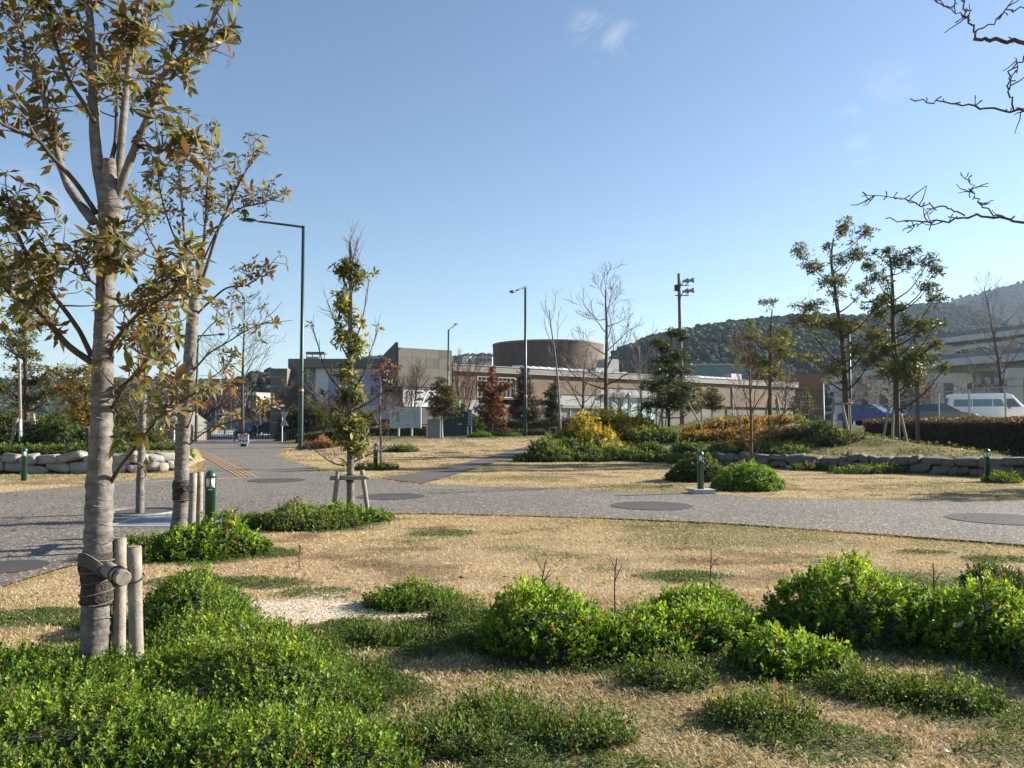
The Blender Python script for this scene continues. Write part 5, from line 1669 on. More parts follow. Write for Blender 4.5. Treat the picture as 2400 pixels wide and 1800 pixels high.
# young narrow trees by the wing
clump_tree("leafy_tree", "small olive tree with a pale forked trunk beside the granite slab", 53, [(955, 950), (955, 900), (957, 860), (956, 815)], .07, .02,
           [(955, 822, 12, 9), (948, 838, 18, 12), (965, 842, 16, 12), (955, 858, 26, 14), (940, 868, 18, 12), (968, 868, 20, 12), (955, 882, 28, 12), (938, 890, 16, 10), (970, 890, 18, 10)], 105, [(.12, .10, .03), (.16, .14, .04), (.10, .055, .03), (.07, .075, .025)], [3, 2, 2, 2], (.15, .06), 150, barkmat=M_CONC, group="small trees along the wing")
clump_tree("leafy_tree", "bright red brown leaved tree in front of the big window", 57, [(1062, 950), (1062, 880), (1064, 830), (1064, 793)], .08, .02,
           [(1064, 800, 8, 10), (1066, 818, 14, 10), (1040, 832, 12, 10), (1095, 832, 14, 10), (1055, 840, 20, 12), (1078, 840, 18, 10), (1065, 858, 24, 12), (1045, 862, 10, 8), (1060, 876, 20, 12), (1078, 878, 12, 10), (1038, 888, 14, 12), (1065, 892, 26, 12), (1085, 895, 12, 8), (1075, 908, 18, 8), (1090, 930, 12, 8), (1050, 905, 16, 10)], 106, REDBROWN, None, (.16, .075), 120, group="small trees along the wing", spread_y=.6)
clump_tree("leafy_tree", "dark purple brown conical tree behind the green lamp post", 62, [(1131, 945), (1131, 880), (1131, 830), (1131, 796)], .08, .02,
           [(1132, 800, 10, 9), (1130, 815, 16, 10), (1128, 830, 20, 11), (1134, 845, 20, 12), (1132, 860, 24, 12), (1120, 872, 22, 10), (1142, 874, 22, 10), (1132, 885, 30, 12), (1115, 893, 20, 10), (1150, 893, 18, 10), (1140, 903, 20, 8)], 107, [(.055, .035, .025), (.08, .045, .03), (.045, .05, .025), (.11, .06, .035)], None, (.15, .07), 170, group="small trees along the wing", spread_y=.7)
clump_tree("leafy_tree", "narrow dark evergreen with a small prop frame left of the thin bare tree", 60, [(1193, 935), (1193, 880), (1194, 830)], .06, .02,
           [(1194, 836, 10, 9), (1186, 850, 12, 10), (1198, 855, 12, 10), (1190, 870, 16, 12), (1200, 880, 14, 12), (1188, 890, 15, 12), (1196, 902, 16, 10)], 108, [(.035, .045, .022), (.055, .06, .03), (.025, .035, .018)], None, (.13, .06), 170, group="small trees along the wing", spread_y=.7)
clump_tree("leafy_tree", "small dark evergreen behind the low chain fence", 70, [(1538, 905), (1538, 870), (1538, 840)], .06, .02, [(1538, 845, 14, 10), (1530, 858, 16, 10), (1548, 860, 16, 10), (1538, 872, 22, 12), (1550, 880, 14, 8)], 109, DARKGREEN, None, (.16, .07), 120, group="small trees along the wing")
clump_tree("leafy_tree", "small rusty tree behind the low chain fence beside the dark evergreen", 72, [(1515, 905), (1515, 870), (1515, 845)], .05, .02, [(1515, 850, 8, 8), (1510, 862, 14, 10), (1522, 870, 14, 10), (1510, 880, 14, 8)], 110, REDBROWN, None, (.16, .07), 60, group="small trees along the wing", bare=2)
clump_tree("leafy_tree", "small conifer like evergreen in front of the rust orange building", 62, [(1745, 900), (1745, 870), (1745, 838)], .05, .02, [(1745, 842, 7, 7), (1740, 855, 12, 8), (1750, 868, 14, 8), (1742, 880, 18, 8), (1718, 880, 12, 14), (1715, 862, 8, 8)], 111, DARKGREEN, None, (.14, .06), 120, group="small trees along the wing")
# young red-leaved tree on the lawn (822)
clump_tree("leafy_tree", "slim young tree with thin rusty leaves behind the lawn bollard", 27.5, [(823, 1002), (822, 940), (820, 870), (826, 800), (836, 770)], .045, .012,
           [(838, 778, 12, 10), (848, 790, 16, 14), (832, 800, 14, 12), (852, 805, 12, 12), (812, 812, 12, 10), (840, 860, 18, 8), (860, 872, 12, 6), (830, 880, 14, 8), (850, 895, 14, 6), (805, 890, 10, 5), (838, 915, 12, 8)], 112, [(.15, .06, .035), (.20, .08, .04), (.09, .05, .03), (.07, .06, .03)], None, (.10, .045), 90, bare=4, group=None, barkmat=M_TWIG, spread_y=.8)
# left background trees
clump_tree("leafy_tree", "olive tree on the raised left bed with timber props and a white painted pole", 29, [(60, 970), (58, 900), (56, 820), (50, 700), (45, 640)], .12, .03,
           [(45, 650, 25, 15), (20, 675, 25, 15), (75, 690, 25, 15), (50, 715, 30, 15), (10, 735, 28, 14), (85, 745, 25, 14), (55, 765, 35, 14), (20, 790, 30, 14), (95, 800, 30, 14), (60, 820, 40, 14), (15, 840, 35, 14), (110, 845, 30, 12), (55, 860, 35, 12), (-30, 700, 30, 20), (-35, 780, 35, 20)], 113, OLIVE[:4] + [(.06, .08, .025)], [3, 2, 1.2, 3, 3], (.15, .055), 140, bare=4, group="trees on the left bed")
clump_tree("leafy_tree", "golden leaved tree on the left bed just behind the big trunk", 26, [(192, 985), (190, 900), (185, 850), (180, 795)], .07, .02,
           [(175, 802, 28, 12), (150, 815, 24, 12), (205, 800, 24, 14), (140, 840, 25, 14), (180, 835, 35, 14), (215, 840, 24, 14), (160, 865, 28, 14), (195, 875, 30, 14), (150, 890, 25, 12), (215, 890, 22, 14), (185, 905, 28, 12)], 114, [(.28, .20, .045), (.20, .16, .04), (.13, .13, .035), (.33, .17, .05)], [3, 3, 2, 1.2], (.13, .05), 150, bare=1, group="trees on the left bed")
clump_tree("leafy_tree", "dark evergreen tree at the far left behind the raised bed", 38, [(255, 960), (255, 880), (258, 820)], .08, .03, [(258, 830, 25, 14), (240, 850, 25, 14), (275, 855, 25, 14), (258, 875, 35, 16), (235, 895, 28, 14), (280, 895, 30, 14), (258, 915, 35, 12), (300, 905, 25, 14)], 115, [(.06, .07, .025), (.10, .10, .03), (.14, .10, .035)], None, (.15, .055), 100, bare=2, group="trees on the left bed")

# bare trees
S_PLANE = dict(levels=4, seg=[9, 6, 4, 3], wob=[.03, .14, .15, .12], up=[.02, .10, .16, .10], taper=[.22, .3, .35, .4], kids=[15, 7, 5, 0], **{"from": [.30, .35, .25, 0]}, ang=[1.15, .75, .6, 0], ratio=[.32, .42, .42, 0], cone=[.65, .3, .2, 0], rr=[.45, .5, .6, 0])
S_CONE = dict(levels=4, seg=[10, 6, 4, 3], wob=[.025, .10, .14, .12], up=[.02, .08, .10, .05], taper=[.15, .25, .3, .4], kids=[20, 6, 4, 0], **{"from": [.22, .3, .25, 0]}, ang=[.95, .7, .65, 0], ratio=[.36, .36, .40, 0], cone=[.85, .4, .2, 0], rr=[.38, .5, .6, 0])
S_FAN = dict(levels=3, seg=[7, 5, 4], wob=[.05, .08, .1], up=[.03, .05, .04], taper=[.25, .3, .4], kids=[9, 7, 0], **{"from": [.15, .2, 0]}, ang=[.35, .45, 0], ratio=[.55, .4, 0], cone=[.6, .4, 0], rr=[.5, .55, 0])
S_BUSH = dict(levels=4, seg=[7, 6, 4, 3], wob=[.05, .13, .14, .12], up=[.02, .05, .05, .04], taper=[.3, .3, .35, .4], kids=[11, 7, 4, 0], **{"from": [.2, .25, .25, 0]}, ang=[.9, .65, .6, 0], ratio=[.55, .42, .4, 0], cone=[.7, .4, .2, 0], rr=[.5, .5, .6, 0])
bare_tree(1308, 56, 625, "biggest bare tree, straight trunk with a fan of pruned shoots, right of the drum", S_PLANE, 201, rbase=.20)
bare_tree(525, 64, 640, "tall bare conical tree in front of the entrance railing", S_CONE, 202, rbase=.17, tmat=M_TWIG)
bare_tree(1262, 56, 778, "low spreading bare tree left of the biggest bare tree", S_BUSH, 203, rbase=.13)
bare_tree(1386, 62, 745, "bare thin tree with a few red leaves right of the biggest bare tree", S_FAN, 204, rbase=.10, mat=M_TWIG, extra=[(0, (0, 0, 0), 1.0), (.3, (.12, 0, 0), .8)])
bare_tree(1212, 52, 662, "tall thin bare tree forking high up in front of the drum", dict(S_FAN, kids=[5, 4, 0], **{"from": [.62, .3, 0]}, ratio=[.28, .4, 0], ang=[.5, .6, 0], taper=[.35, .3, .4]), 205, lean=(-.07, 0), rbase=.09, mat=M_TWIG)
bare_tree(1622, 21, 772, "bare reddish many stemmed tree rising from the bright green shrub", dict(S_BUSH, kids=[11, 7, 4, 0], up=[.02, .06, .06, .05], ang=[.62, .55, .5, 0], ratio=[.62, .45, .4, 0], **{"from": [.16, .2, .2, 0]}), 206, rbase=.055, mat=M_TWIGR, tmat=M_TWIGR, rmin=.0045)
bare_tree(2172, 60, 612, "bare tree in front of the viaduct at the right edge", dict(S_CONE, ang=[.75, .6, .6, 0]), 207, rbase=.17, rmin=.010)
bare_tree(995, 68, 800, "fan shaped bare tree beside the concrete wedge", dict(S_FAN, kids=[13, 9, 0]), 208, rbase=.09, mat=M_TWIGR, tmat=M_TWIGR, extra=[(0, (-.1, 0, 0), 1.0), (.2, (.25, 0, 0), 1.0), (.1, (.05, .1, 0), .9)])
bare_tree(880, 66, 812, "fan shaped bare tree behind the map board", dict(S_FAN, kids=[13, 9, 0]), 209, rbase=.09, mat=M_TWIGR, tmat=M_TWIGR, extra=[(0, (-.2, 0, 0), .9), (.2, (.2, 0, 0), 1.0), (.1, (0, .1, 0), .9)])
for k, (u, d, tv, lab) in enumerate([(455, 95, 838, "dense purple brown bare tree left of the far black car"), (425, 92, 850, "dense purple brown bare tree left of the second staked tree"), (485, 100, 846, "dense purple brown bare tree in front of the practice net"),
                                     (330, 50, 850, "bare shrubby tree beside the sloping wall"), (650, 74, 840, "brown bare tree in front of the side pier"), (700, 78, 848, "brown bare tree under the pale recess"), (745, 78, 850, "brown bare tree behind the slim staked tree"),
                                     (1690, 60, 815, "grey bare tree behind the tiered leafy tree"), (1885, 80, 815, "grey bare tree behind the blue car"), (1840, 84, 822, "grey bare tree right of the rust orange building"), (1960, 76, 812, "grey bare tree behind the grey car"), (2010, 84, 825, "grey bare tree under the lower deck of the viaduct"), (2110, 84, 835, "grey bare tree behind the white van"),
                                     (1340, 72, 850, "small bare tree in front of the pale green glass"), (1160, 74, 872, "small pale bare tree behind the long hedge"), (560, 96, 862, "dark thicket tree right of the tan pavilion"), (590, 90, 868, "dark thicket tree beside the green net poles")]):
    Sx = dict(S_BUSH, kids=[12, 9, 6, 0]) if k < 3 or u in (560, 590) else S_BUSH
    bare_tree(u, d, tv, lab, Sx, 220 + k, rbase=.10, mat=M_TWIGR if k < 7 else M_TWIG, tmat=M_TWIGR if k < 7 else M_TWIG, group="bare background trees", rmin=d * (.0005 if k < 3 else .00036))

# ---- the three staked trees in front, limbs traced one by one
def limb3(pts, d, drift, rs):
    """pts (u, v); depth drifts from d to d+drift along the limb"""
    n = len(pts)
    return crom([np.array(at(u, v, d + drift * (k / max(1, n - 1)) ** 1.2)) for k, (u, v) in enumerate(pts)], 5)


def near_tree(name, label, d, trunk, limbs, seed, leaf, cols, wts, twl, whorl_k, ntw, nobj, barkmat, knobs=(), hide_below=None, rtw=.006, twig_from=.35):
    rs = np.random.RandomState(seed)
    g = ground_at(trunk[0][0], d)
    t = thing(name, g, label, "tree")
    TP = crom([np.array(at(u, v, d)) for (u, v, w) in trunk], 6); TP[0][2] = g.z - .05
    TR = np.interp(np.linspace(0, 1, len(TP)), np.linspace(0, 1, len(trunk)), [w * d / F / 2 for (_, _, w) in trunk])
    for (v, am) in knobs:
        zk = at(trunk[0][0], v, d).z
        TR = TR * (1 + am * np.exp(-((TP[:, 2] - zk) / .035) ** 2))
    # finer trunk with ring scars
    fine = np.linspace(0, len(TP) - 1, len(TP) * 3)
    TPf = np.stack([np.interp(fine, np.arange(len(TP)), TP[:, k]) for k in range(3)], 1); TRf = np.interp(fine, np.arange(len(TP)), TR) * (1 + .016 * rs.randn(len(fine)))
    m = MB(); m.tube(TPf, TRf, 18, bump=.12, seed=seed); tk = m.build("trunk", barkmat, t, True)
    # scar rings: thin broken ridges round the stem
    for k in range(int(len(trunk) * 3.2)):
        i = rs.randint(2, len(TPf) - 2); a0 = rs.uniform(-2.6, .2); a1 = a0 + rs.uniform(.9, 2.2)
        th = np.linspace(a0, a1, 9)
        r_ = TRf[i] * 1.01
        P = np.stack([TPf[i, 0] + r_ * np.cos(th), TPf[i, 1] + r_ * np.sin(th), TPf[i, 2] + .02 * np.sin(th * 1.3 + k) + np.zeros(9)], 1)
        m = MB(); m.tube(P, .0045 * np.sin(np.linspace(.3, 2.8, 9)) + .001, 4); m.build("bark_ridge", barkmat, tk, True)
    C, A = [], []
    tw = MB()
    for (pts, r0, r1, drift, dens) in limbs:
        P = limb3(pts, d, drift, rs)
        m = MB(); m.tube(P, np.linspace(r0, r1, len(P)) * 1.15, 8, bump=.15, seed=len(pts)); m.build("branch", barkmat if r0 > .022 else M_BARKD, tk, True)
        L = np.linalg.norm(np.diff(P, axis=0), axis=1).sum()
        n = int(ntw * L * dens)
        if dens < .3:
            for k in range(9):
                i = rs.randint(1, len(P) - 2); q, c = branch_pts(rs, P[i], unit(unit(P[i + 1] - P[i]) + rs.randn(3) * .5 + [0, 0, .5]), rs.uniform(.15, .5), 5, .12, .06)
                tw.tube(q, np.linspace(rtw * 1.2, rtw * .4, 6), 4, cap=False)
                q2, c = branch_pts(rs, q[2], unit(c + rs.randn(3) * .6), rs.uniform(.1, .3), 4, .12, .06); tw.tube(q2, np.linspace(rtw * .8, rtw * .4, 5), 4, cap=False)
        for k in range(n):
            f = twig_from + (1 - twig_from) * rs.rand() ** .8 if k else 1.0
            i = min(int(f * (len(P) - 1)), len(P) - 2); b = P[i] + (P[i + 1] - P[i]) * (f * (len(P) - 1) - i)
            ax = unit(P[i + 1] - P[i])
            dd = unit(ax * .6 + rs.randn(3) * .75 + np.array([0, 0, .45]))
            l = rs.uniform(*twl)
            q, c = branch_pts(rs, b, dd, l, 4, .14, .07)
            tw.tube(q, np.linspace(rtw, rtw * .45, 5), 4, cap=False)
            C.append(q[-1]); A.append(c)
            if rs.rand() < .55:
                q2, c2 = branch_pts(rs, q[2], unit(c + rs.randn(3) * .7), l * .6, 3, .14, .07)
                tw.tube(q2, np.linspace(rtw * .7, rtw * .4, 4), 4, cap=False)
                C.append(q2[-1]); A.append(c2)
    tw.build("twigs", M_TWIG, t)["kind"] = "stuff"
    C = np.array(C); A = np.array(A)
    P, D, N, L, W = rosettes(rs, C, A, whorl_k, leaf[0], leaf[1])
    cr = palette(rs, len(C), cols, wts)
    col = np.clip(np.repeat(cr, whorl_k, 0) * (1 + .16 * rs.randn(len(P), 1)) * (1 + .10 * rs.randn(len(P), 3)), .004, .9)
    # the leaves one can pick apart: nearest first, inside the frame
    u = P[:, 0] / P[:, 1] * F + CX; v = HORIZON - (P[:, 2] - EYE) / P[:, 1] * F
    vis = (u > 0) & (u < 2212) & (v > 0)
    key = np.where(vis, L / P[:, 1], -1); order = np.argsort(-key)
    sel = order[:nobj]; rest = np.setdiff1d(np.arange(len(P)), sel)
    crown = crown_mesh("crown", P[rest], D[rest], N[rest], L[rest], W[rest], col[rest], t, fine=True); crown["kind"] = "stuff"
    variants = []
    for k in range(10):
        n_ = 5
        xs = np.linspace(0, 1, n_); wv = np.array([.04, .75, 1.0, .72, .02]) * .5; bend = rs.uniform(.05, .22); fold = rs.uniform(.05, .25)
        V = []
        for x, ww in zip(xs, wv):
            V += [(x, -ww * leaf[1] / leaf[0], -bend * x * x + fold * ww * .3), (x, 0, -bend * x * x), (x, ww * leaf[1] / leaf[0], -bend * x * x + fold * ww * .3)]
        q = []
        for s_ in range(n_ - 1):
            b = s_ * 3; q += [(b, b + 3, b + 4, b + 1), (b + 1, b + 4, b + 5, b + 2)]
        me = bpy.data.meshes.new("leaf"); me.from_pydata(V, [], q); me.materials.append(M_LEAF)
        for p_ in me.polygons: p_.use_smooth = True
        ca = me.color_attributes.new("Col", 'FLOAT_COLOR', 'POINT'); cc = palette(rs, 1, cols, wts, .12)[0]
        ca.data.foreach_set("color", np.tile(np.r_[cc, 1], len(V)).astype(np.float32)); variants.append((cc, me))
    vc = np.array([x[0] for x in variants]); org = np.array(wl(t))
    for i in sel:
        k = int(np.argmin(((vc - col[i]) ** 2).sum(1) + rs.rand(len(vc)) * .004))
        o = bpy.data.objects.new("leaf", variants[k][1]); COL.objects.link(o); o.parent = crown
        x = D[i] / np.linalg.norm(D[i]); y = np.cross(N[i], x); y /= np.linalg.norm(y) + 1e-9; z = np.cross(x, y)
        M_ = Matrix(((x[0], y[0], z[0], 0), (x[1], y[1], z[1], 0), (x[2], y[2], z[2], 0), (0, 0, 0, 1)))
        o.matrix_local = Matrix.Translation(Vector(P[i] - org)) @ M_ @ Matrix.Scale(L[i], 4)
    return t, TPf, TRf


D1 = 5.0
T1_LIMBS = [
    ([(226, 440), (208, 330), (203, 240), (200, 150), (196, 60), (190, -40), (186, -160)], .036, .014, .25, 1.0),
    ([(252, 430), (258, 360), (268, 240), (280, 130), (290, 80), (300, 0), (312, -100)], .026, .010, .3, 1.1),
    ([(252, 432), (272, 370), (300, 300), (325, 240), (343, 180), (372, 140), (418, 105), (450, 60), (470, 10)], .024, .007, -.35, 1.3),
    ([(240, 350), (250, 300), (252, 230), (255, 150), (262, 60)], .013, .006, .5, .9),
    ([(203, 480), (165, 430), (140, 385), (117, 303), (99, 228), (67, 140), (40, 60), (20, -30)], .026, .008, .35, 1.3),
    ([(209, 462), (163, 394), (111, 338), (82, 303), (29, 280), (0, 265), (-60, 240)], .014, .007, -.4, 1.0),
    ([(204, 262), (180, 222), (150, 175), (125, 110), (110, 40), (100, -60)], .013, .006, .12, 1.2),
    ([(201, 785), (146, 745), (111, 704), (76, 666), (29, 640), (0, 610), (-50, 560)], .020, .008, .4, 1.9),
    ([(198, 771), (175, 721), (146, 678), (117, 640), (73, 578), (40, 510), (20, 450)], .015, .006, -.3, 2.1),
    ([(236, 774), (245, 742), (268, 713), (303, 675), (365, 634), (400, 600)], .014, .006, -.4, 1.9),
    ([(250, 850), (292, 809), (330, 759), (356, 692), (375, 640)], .014, .006, .35, 1.7),
    ([(240, 882), (254, 861), (277, 823), (315, 797), (345, 770)], .009, .005, -.3, 1.2),
    ([(239, 1042), (262, 1005), (286, 975), (350, 897), (423, 847)], .012, .005, -.25, .75),
    ([(226, 640), (225, 600), (240, 560), (262, 520)], .010, .005, -.5, 1.6),
    ([(215, 620), (190, 600), (175, 570)], .008, .004, -.4, 1.4),
    ([(296, 308), (325, 318), (355, 325), (395, 318)], .007, .004, -.15, 2.4),
]
t1, T1P, T1R = near_tree("staked_tree", "largest tree at left, ringed grey trunk tied to two short posts, big olive leaves", D1,
                         [(202, 1452, 58), (208, 1330, 60), (212, 1200, 60), (214, 1100, 54), (216, 1000, 48), (220, 880, 43), (222, 780, 43), (225, 700, 39), (228, 600, 37), (232, 520, 42), (238, 470, 48), (238, 425, 45), (237, 385, 34), (236, 345, 26)],
                         T1_LIMBS, 301, (.082, .031), OLIVE, OLIVE_W, (.07, .26), 6, 22.0, 300, M_BARK, knobs=[(1100, .12), (1046, .14), (500, .12), (450, .10), (420, .12)])
D2 = 10.3
T2_LIMBS = [
    ([(418, 660), (432, 600), (440, 540), (445, 470), (450, 380), (458, 300)], .036, .008, .3, 1.2),
    ([(420, 650), (405, 570), (398, 500), (392, 430), (385, 350)], .026, .008, -.4, 1.2),
    ([(425, 640), (445, 580), (470, 500), (500, 430), (525, 380), (545, 345)], .022, .007, -.3, 1.2),
    ([(440, 560), (480, 480), (520, 450), (560, 440), (590, 430)], .012, .006, .3, 1.1),
    ([(424, 680), (455, 650), (490, 622), (530, 617), (558, 600), (572, 585)], .013, .006, -.3, 1.0),
    ([(412, 650), (380, 600), (350, 560), (318, 505), (300, 440)], .016, .006, .5, 1.2),
    ([(402, 560), (372, 500), (350, 430), (340, 370)], .012, .006, -.6, 1.3),
    ([(410, 810), (450, 765), (490, 740), (540, 710), (590, 690)], .012, .004, -.5, .25),
    ([(410, 830), (380, 790), (340, 760), (300, 745)], .012, .004, .5, .7),
    ([(405, 964), (437, 937), (480, 917), (525, 905), (583, 882)], .010, .004, -.2, .5),
    ([(408, 840), (440, 825), (480, 800), (500, 780)], .010, .004, .3, .9),
    ([(402, 985), (392, 940), (370, 920), (345, 915)], .010, .004, .3, .7),
    ([(400, 940), (420, 880), (425, 850)], .009, .004, -.4, 2.0),
    ([(415, 760), (440, 720), (470, 690), (500, 670)], .010, .004, .4, .8),
]
t2, T2P, T2R = near_tree("staked_tree", "second staked tree, lichen grey trunk beside the near green bollard, loose rusty olive crown", D2,
                         [(378, 1178, 36), (388, 1120, 32), (392, 1060, 31), (393, 1000, 29), (396, 940, 28), (402, 870, 27), (408, 800, 26), (412, 740, 26), (416, 690, 25), (420, 640, 20)],
                         T2_LIMBS, 302, (.084, .032), OLIVE, [3, 3, 2.6, 2, 1, 2.6], (.09, .34), 6, 14.0, 300, M_BARK, knobs=[(1050, .15), (968, .12), (820, .12)], rtw=.007)
D3 = 13.7
rs3 = np.random.RandomState(8)
T3_LIMBS = []
for k in range(20):
    v = rs3.uniform(560, 1000); sgn = rs3.choice([-1, 1]); l = rs3.uniform(10, 22)
    T3_LIMBS.append(([(757, v), (757 + sgn * l * .6, v - l * .4), (757 + sgn * l, v - l * .9)], .010, .005, rs3.uniform(-.25, .25), 5.5))
for (pts) in [[(757, 1002), (738, 1005), (715, 998), (690, 980), (680, 972)], [(760, 1000), (790, 985), (815, 975), (838, 962)], [(755, 860), (725, 830), (700, 790), (685, 740), (672, 705)], [(758, 850), (785, 810), (800, 760), (815, 715)],
              [(756, 780), (735, 740), (722, 690), (705, 650)], [(758, 760), (780, 700), (792, 640), (798, 600)], [(756, 640), (742, 600), (738, 560)], [(758, 640), (770, 590), (775, 555)], [(757, 560), (755, 530), (762, 505)], [(757, 580), (768, 540), (772, 512)],
              [(756, 900), (720, 880), (690, 860), (665, 825)], [(758, 890), (795, 870), (825, 850), (850, 835)], [(756, 940), (735, 930), (715, 905), (700, 880)]]:
    T3_LIMBS.append((pts, .014, .004, rs3.uniform(-.5, .5), .12))
for k in range(14):
    v = rs3.choice([960, 945, 930, 870, 840, 820, 740, 720, 600, 580]); T3_LIMBS.append(([(757, v + 8), (757 + rs3.uniform(-14, 14), v), (757 + rs3.uniform(-26, 26), v - rs3.uniform(-6, 16))], .008, .004, rs3.uniform(-.3, .3), 6.0))
t3, T3P, T3R = near_tree("staked_tree", "slim upright tree with leaf tufts along its trunk, held by a two post timber frame", D3,
                         [(757, 1112, 17), (757, 1060, 16), (757, 1000, 15), (757, 900, 14), (757, 800, 12), (757, 700, 10), (757, 620, 8), (757, 560, 5), (757, 520, 3)],
                         T3_LIMBS, 303, (.11, .042), [(.10, .12, .028), (.16, .16, .035), (.26, .22, .05), (.065, .08, .022), (.42, .34, .08)], [4, 3, 1.5, 3, .7], (.07, .22), 6, 9.0, 250, M_BARK, rtw=.005, twig_from=.2)
# slim trunk in the tree pit
D4 = 13.7
t4, T4P, T4R = near_tree("pit_tree", "slender grey tree growing from the steel framed pit in the paving, left", D4,
                         [(302, 1110, 18), (303, 1040, 16), (306, 960, 15), (308, 900, 14), (312, 840, 12), (318, 780, 9), (322, 720, 6)],
                         [([(307, 930), (285, 880), (270, 850)], .012, .004, .4, 1.0), ([(308, 900), (330, 860), (345, 830)], .012, .004, -.4, 1.2), ([(312, 840), (290, 790), (280, 740)], .011, .004, .3, 1.2), ([(318, 790), (335, 750), (340, 700)], .009, .004, -.3, 1.5), ([(320, 740), (322, 690), (318, 660)], .008, .004, 0, 1.6), ([(304, 1040), (312, 1030), (318, 1020)], .006, .004, -.1, 4), ([(306, 950), (330, 935), (365, 925)], .010, .004, -.3, .4)],
                         304, (.11, .04), OLIVE, OLIVE_W, (.12, .35), 6, 4.0, 60, M_BARK)
px, py = flat(302, 1108)
pit = thing("tree_pit", (px, py, 0), "dark steel frame around the tree pit in the paving", "tree pit")
m = MB(); r0 = .62
th = np.linspace(0, 2 * np.pi, 33)
m.add(np.vstack([[(px, py, .011)], np.c_[px + r0 * np.cos(th[:-1]), py + r0 * np.sin(th[:-1]), np.full(32, .011)]]), tris=[(0, k + 1, (k + 1) % 32 + 1) for k in range(32)]); m.build("pit_soil", M_EARTH, pit)
m = MB(); m.tube(np.c_[px + r0 * np.cos(th), py + r0 * np.sin(th), np.full(33, .015)], .03, 5); m.build("steel_frame", M_GRATE, pit)

# ---- props and ties
def post(m, a, b, r0, r1=None, k=12):
    a = np.array(a); b = np.array(b); P = np.array([a + (b - a) * f for f in np.linspace(0, 1, 9)]); return m.tube(P, np.linspace(r0, r1 or r0, 9), k, bump=.10, seed=int(abs(a[0]) * 100) % 97)


def stake(parent, a, b, r, name="post"):
    o = post(MB(), a, b, r).build(name, M_WOOD, parent, True)
    e = np.array(b); d_ = unit(np.array(b) - np.array(a))
    MB().tube([e + d_ * .001, e + d_ * .006], r * .9, 12).build("end_grain", M_WOODEND, o)
    return o


def wrap(tr_P, tr_R, zlo, zhi, parent, out=.012, seed=0, rope=5):
    msk = (tr_P[:, 2] > zlo - .05) & (tr_P[:, 2] < zhi + .05)
    zz = np.linspace(zlo, zhi, 9)
    P = np.stack([np.interp(zz, tr_P[:, 2], tr_P[:, k]) for k in range(3)], 1); R = np.interp(zz, tr_P[:, 2], tr_R) + out
    R = R * np.r_[.93, np.ones(7), .93]
    w_ = MB().tube(P, R, 16, bump=.15, seed=seed).build("fibre_wrap", M_WRAP, parent, True)
    for k in range(rope):
        z = zlo + (zhi - zlo) * (k + .5) / rope; th = np.linspace(0, 2 * np.pi, 25); r_ = np.interp(z, zz, R) + .004; c = [np.interp(z, zz, P[:, q]) for q in range(2)]
        MB().tube(np.c_[c[0] + r_ * np.cos(th), c[1] + r_ * np.sin(th), z + .02 * np.sin(th + k)], .0045, 4).build("rope", M_ROPE, w_, True)
    return w_


g1 = np.array(ground_at(202, D1))
s1 = thing("tree_support", Vector(g1), "two short weathered posts and a crossbar tied to the largest tree", "tree support")
pA0 = np.array(at(258, 1425, 5.05)); pA1 = np.array(at(259, 1163, 5.05)); pA0[2] = g1[2] - .1
pB0 = np.array(at(299, 1452, 4.80)); pB1 = np.array(at(290, 1182, 4.80)); pB0[2] = g1[2] - .1
stake(s1, pA0, pA1, .038); stake(s1, pB0, pB1, .040)
cb0 = np.array(at(206, 1215, 5.18)); cb1 = np.array(at(266, 1249, 4.70))
stake(s1, cb0, cb1, .046, "crossbar")
for (c, r_, z) in ((pA0 + (pA1 - pA0) * .66, .046, at(258, 1245, 5.05).z), (pB0 + (pB1 - pB0) * .76, .05, at(292, 1248, 4.8).z)):
    th = np.linspace(0, 2 * np.pi, 21)
    MB().tube(np.c_[c[0] + r_ * np.cos(th), c[1] + r_ * np.sin(th), z + .02 * np.sin(th)], .005, 4).build("wire_tie", M_WIRE, s1)
th = np.linspace(0, 2 * np.pi, 21); cd_ = unit(cb1 - cb0); e1 = unit(np.cross(cd_, [0, 0, 1.0])); e2 = np.cross(cd_, e1)
for f in (.93, .80):
    c = cb0 + (cb1 - cb0) * f
    MB().tube(c + .050 * (np.cos(th)[:, None] * e1 + np.sin(th)[:, None] * e2), .005, 4).build("wire_tie", M_WIRE, s1)
wrap(T1P, T1R, at(202, 1305, D1).z, at(202, 1192, D1).z, s1, .010, 3, 6)
rs = np.random.RandomState(4)
zc0 = at(202, 1245, D1).z
for k in range(7):
    th = np.linspace(.9, 5.4, 22) + .1
    c = [np.interp(zc0, T1P[:, 2], T1P[:, q]) for q in range(2)]; rr_ = np.interp(zc0, T1P[:, 2], T1R) + .020
    P = np.c_[c[0] + rr_ * np.cos(th), c[1] + rr_ * np.sin(th), zc0 + .05 + (k - 3) * .012 - .07 * np.sin((th - .9) / 4.5 * math.pi * 2)]
    MB().tube(P, .005, 4).build("rope", M_ROPE, s1, True)
    e = cb0 + (cb1 - cb0) * (.45 + .03 * k)
    MB().tube([P[-1], (P[-1] + e) / 2 + [0, -.03, .015], e + np.array([0, 0, .048])], .005, 4).build("rope", M_ROPE, s1, True)

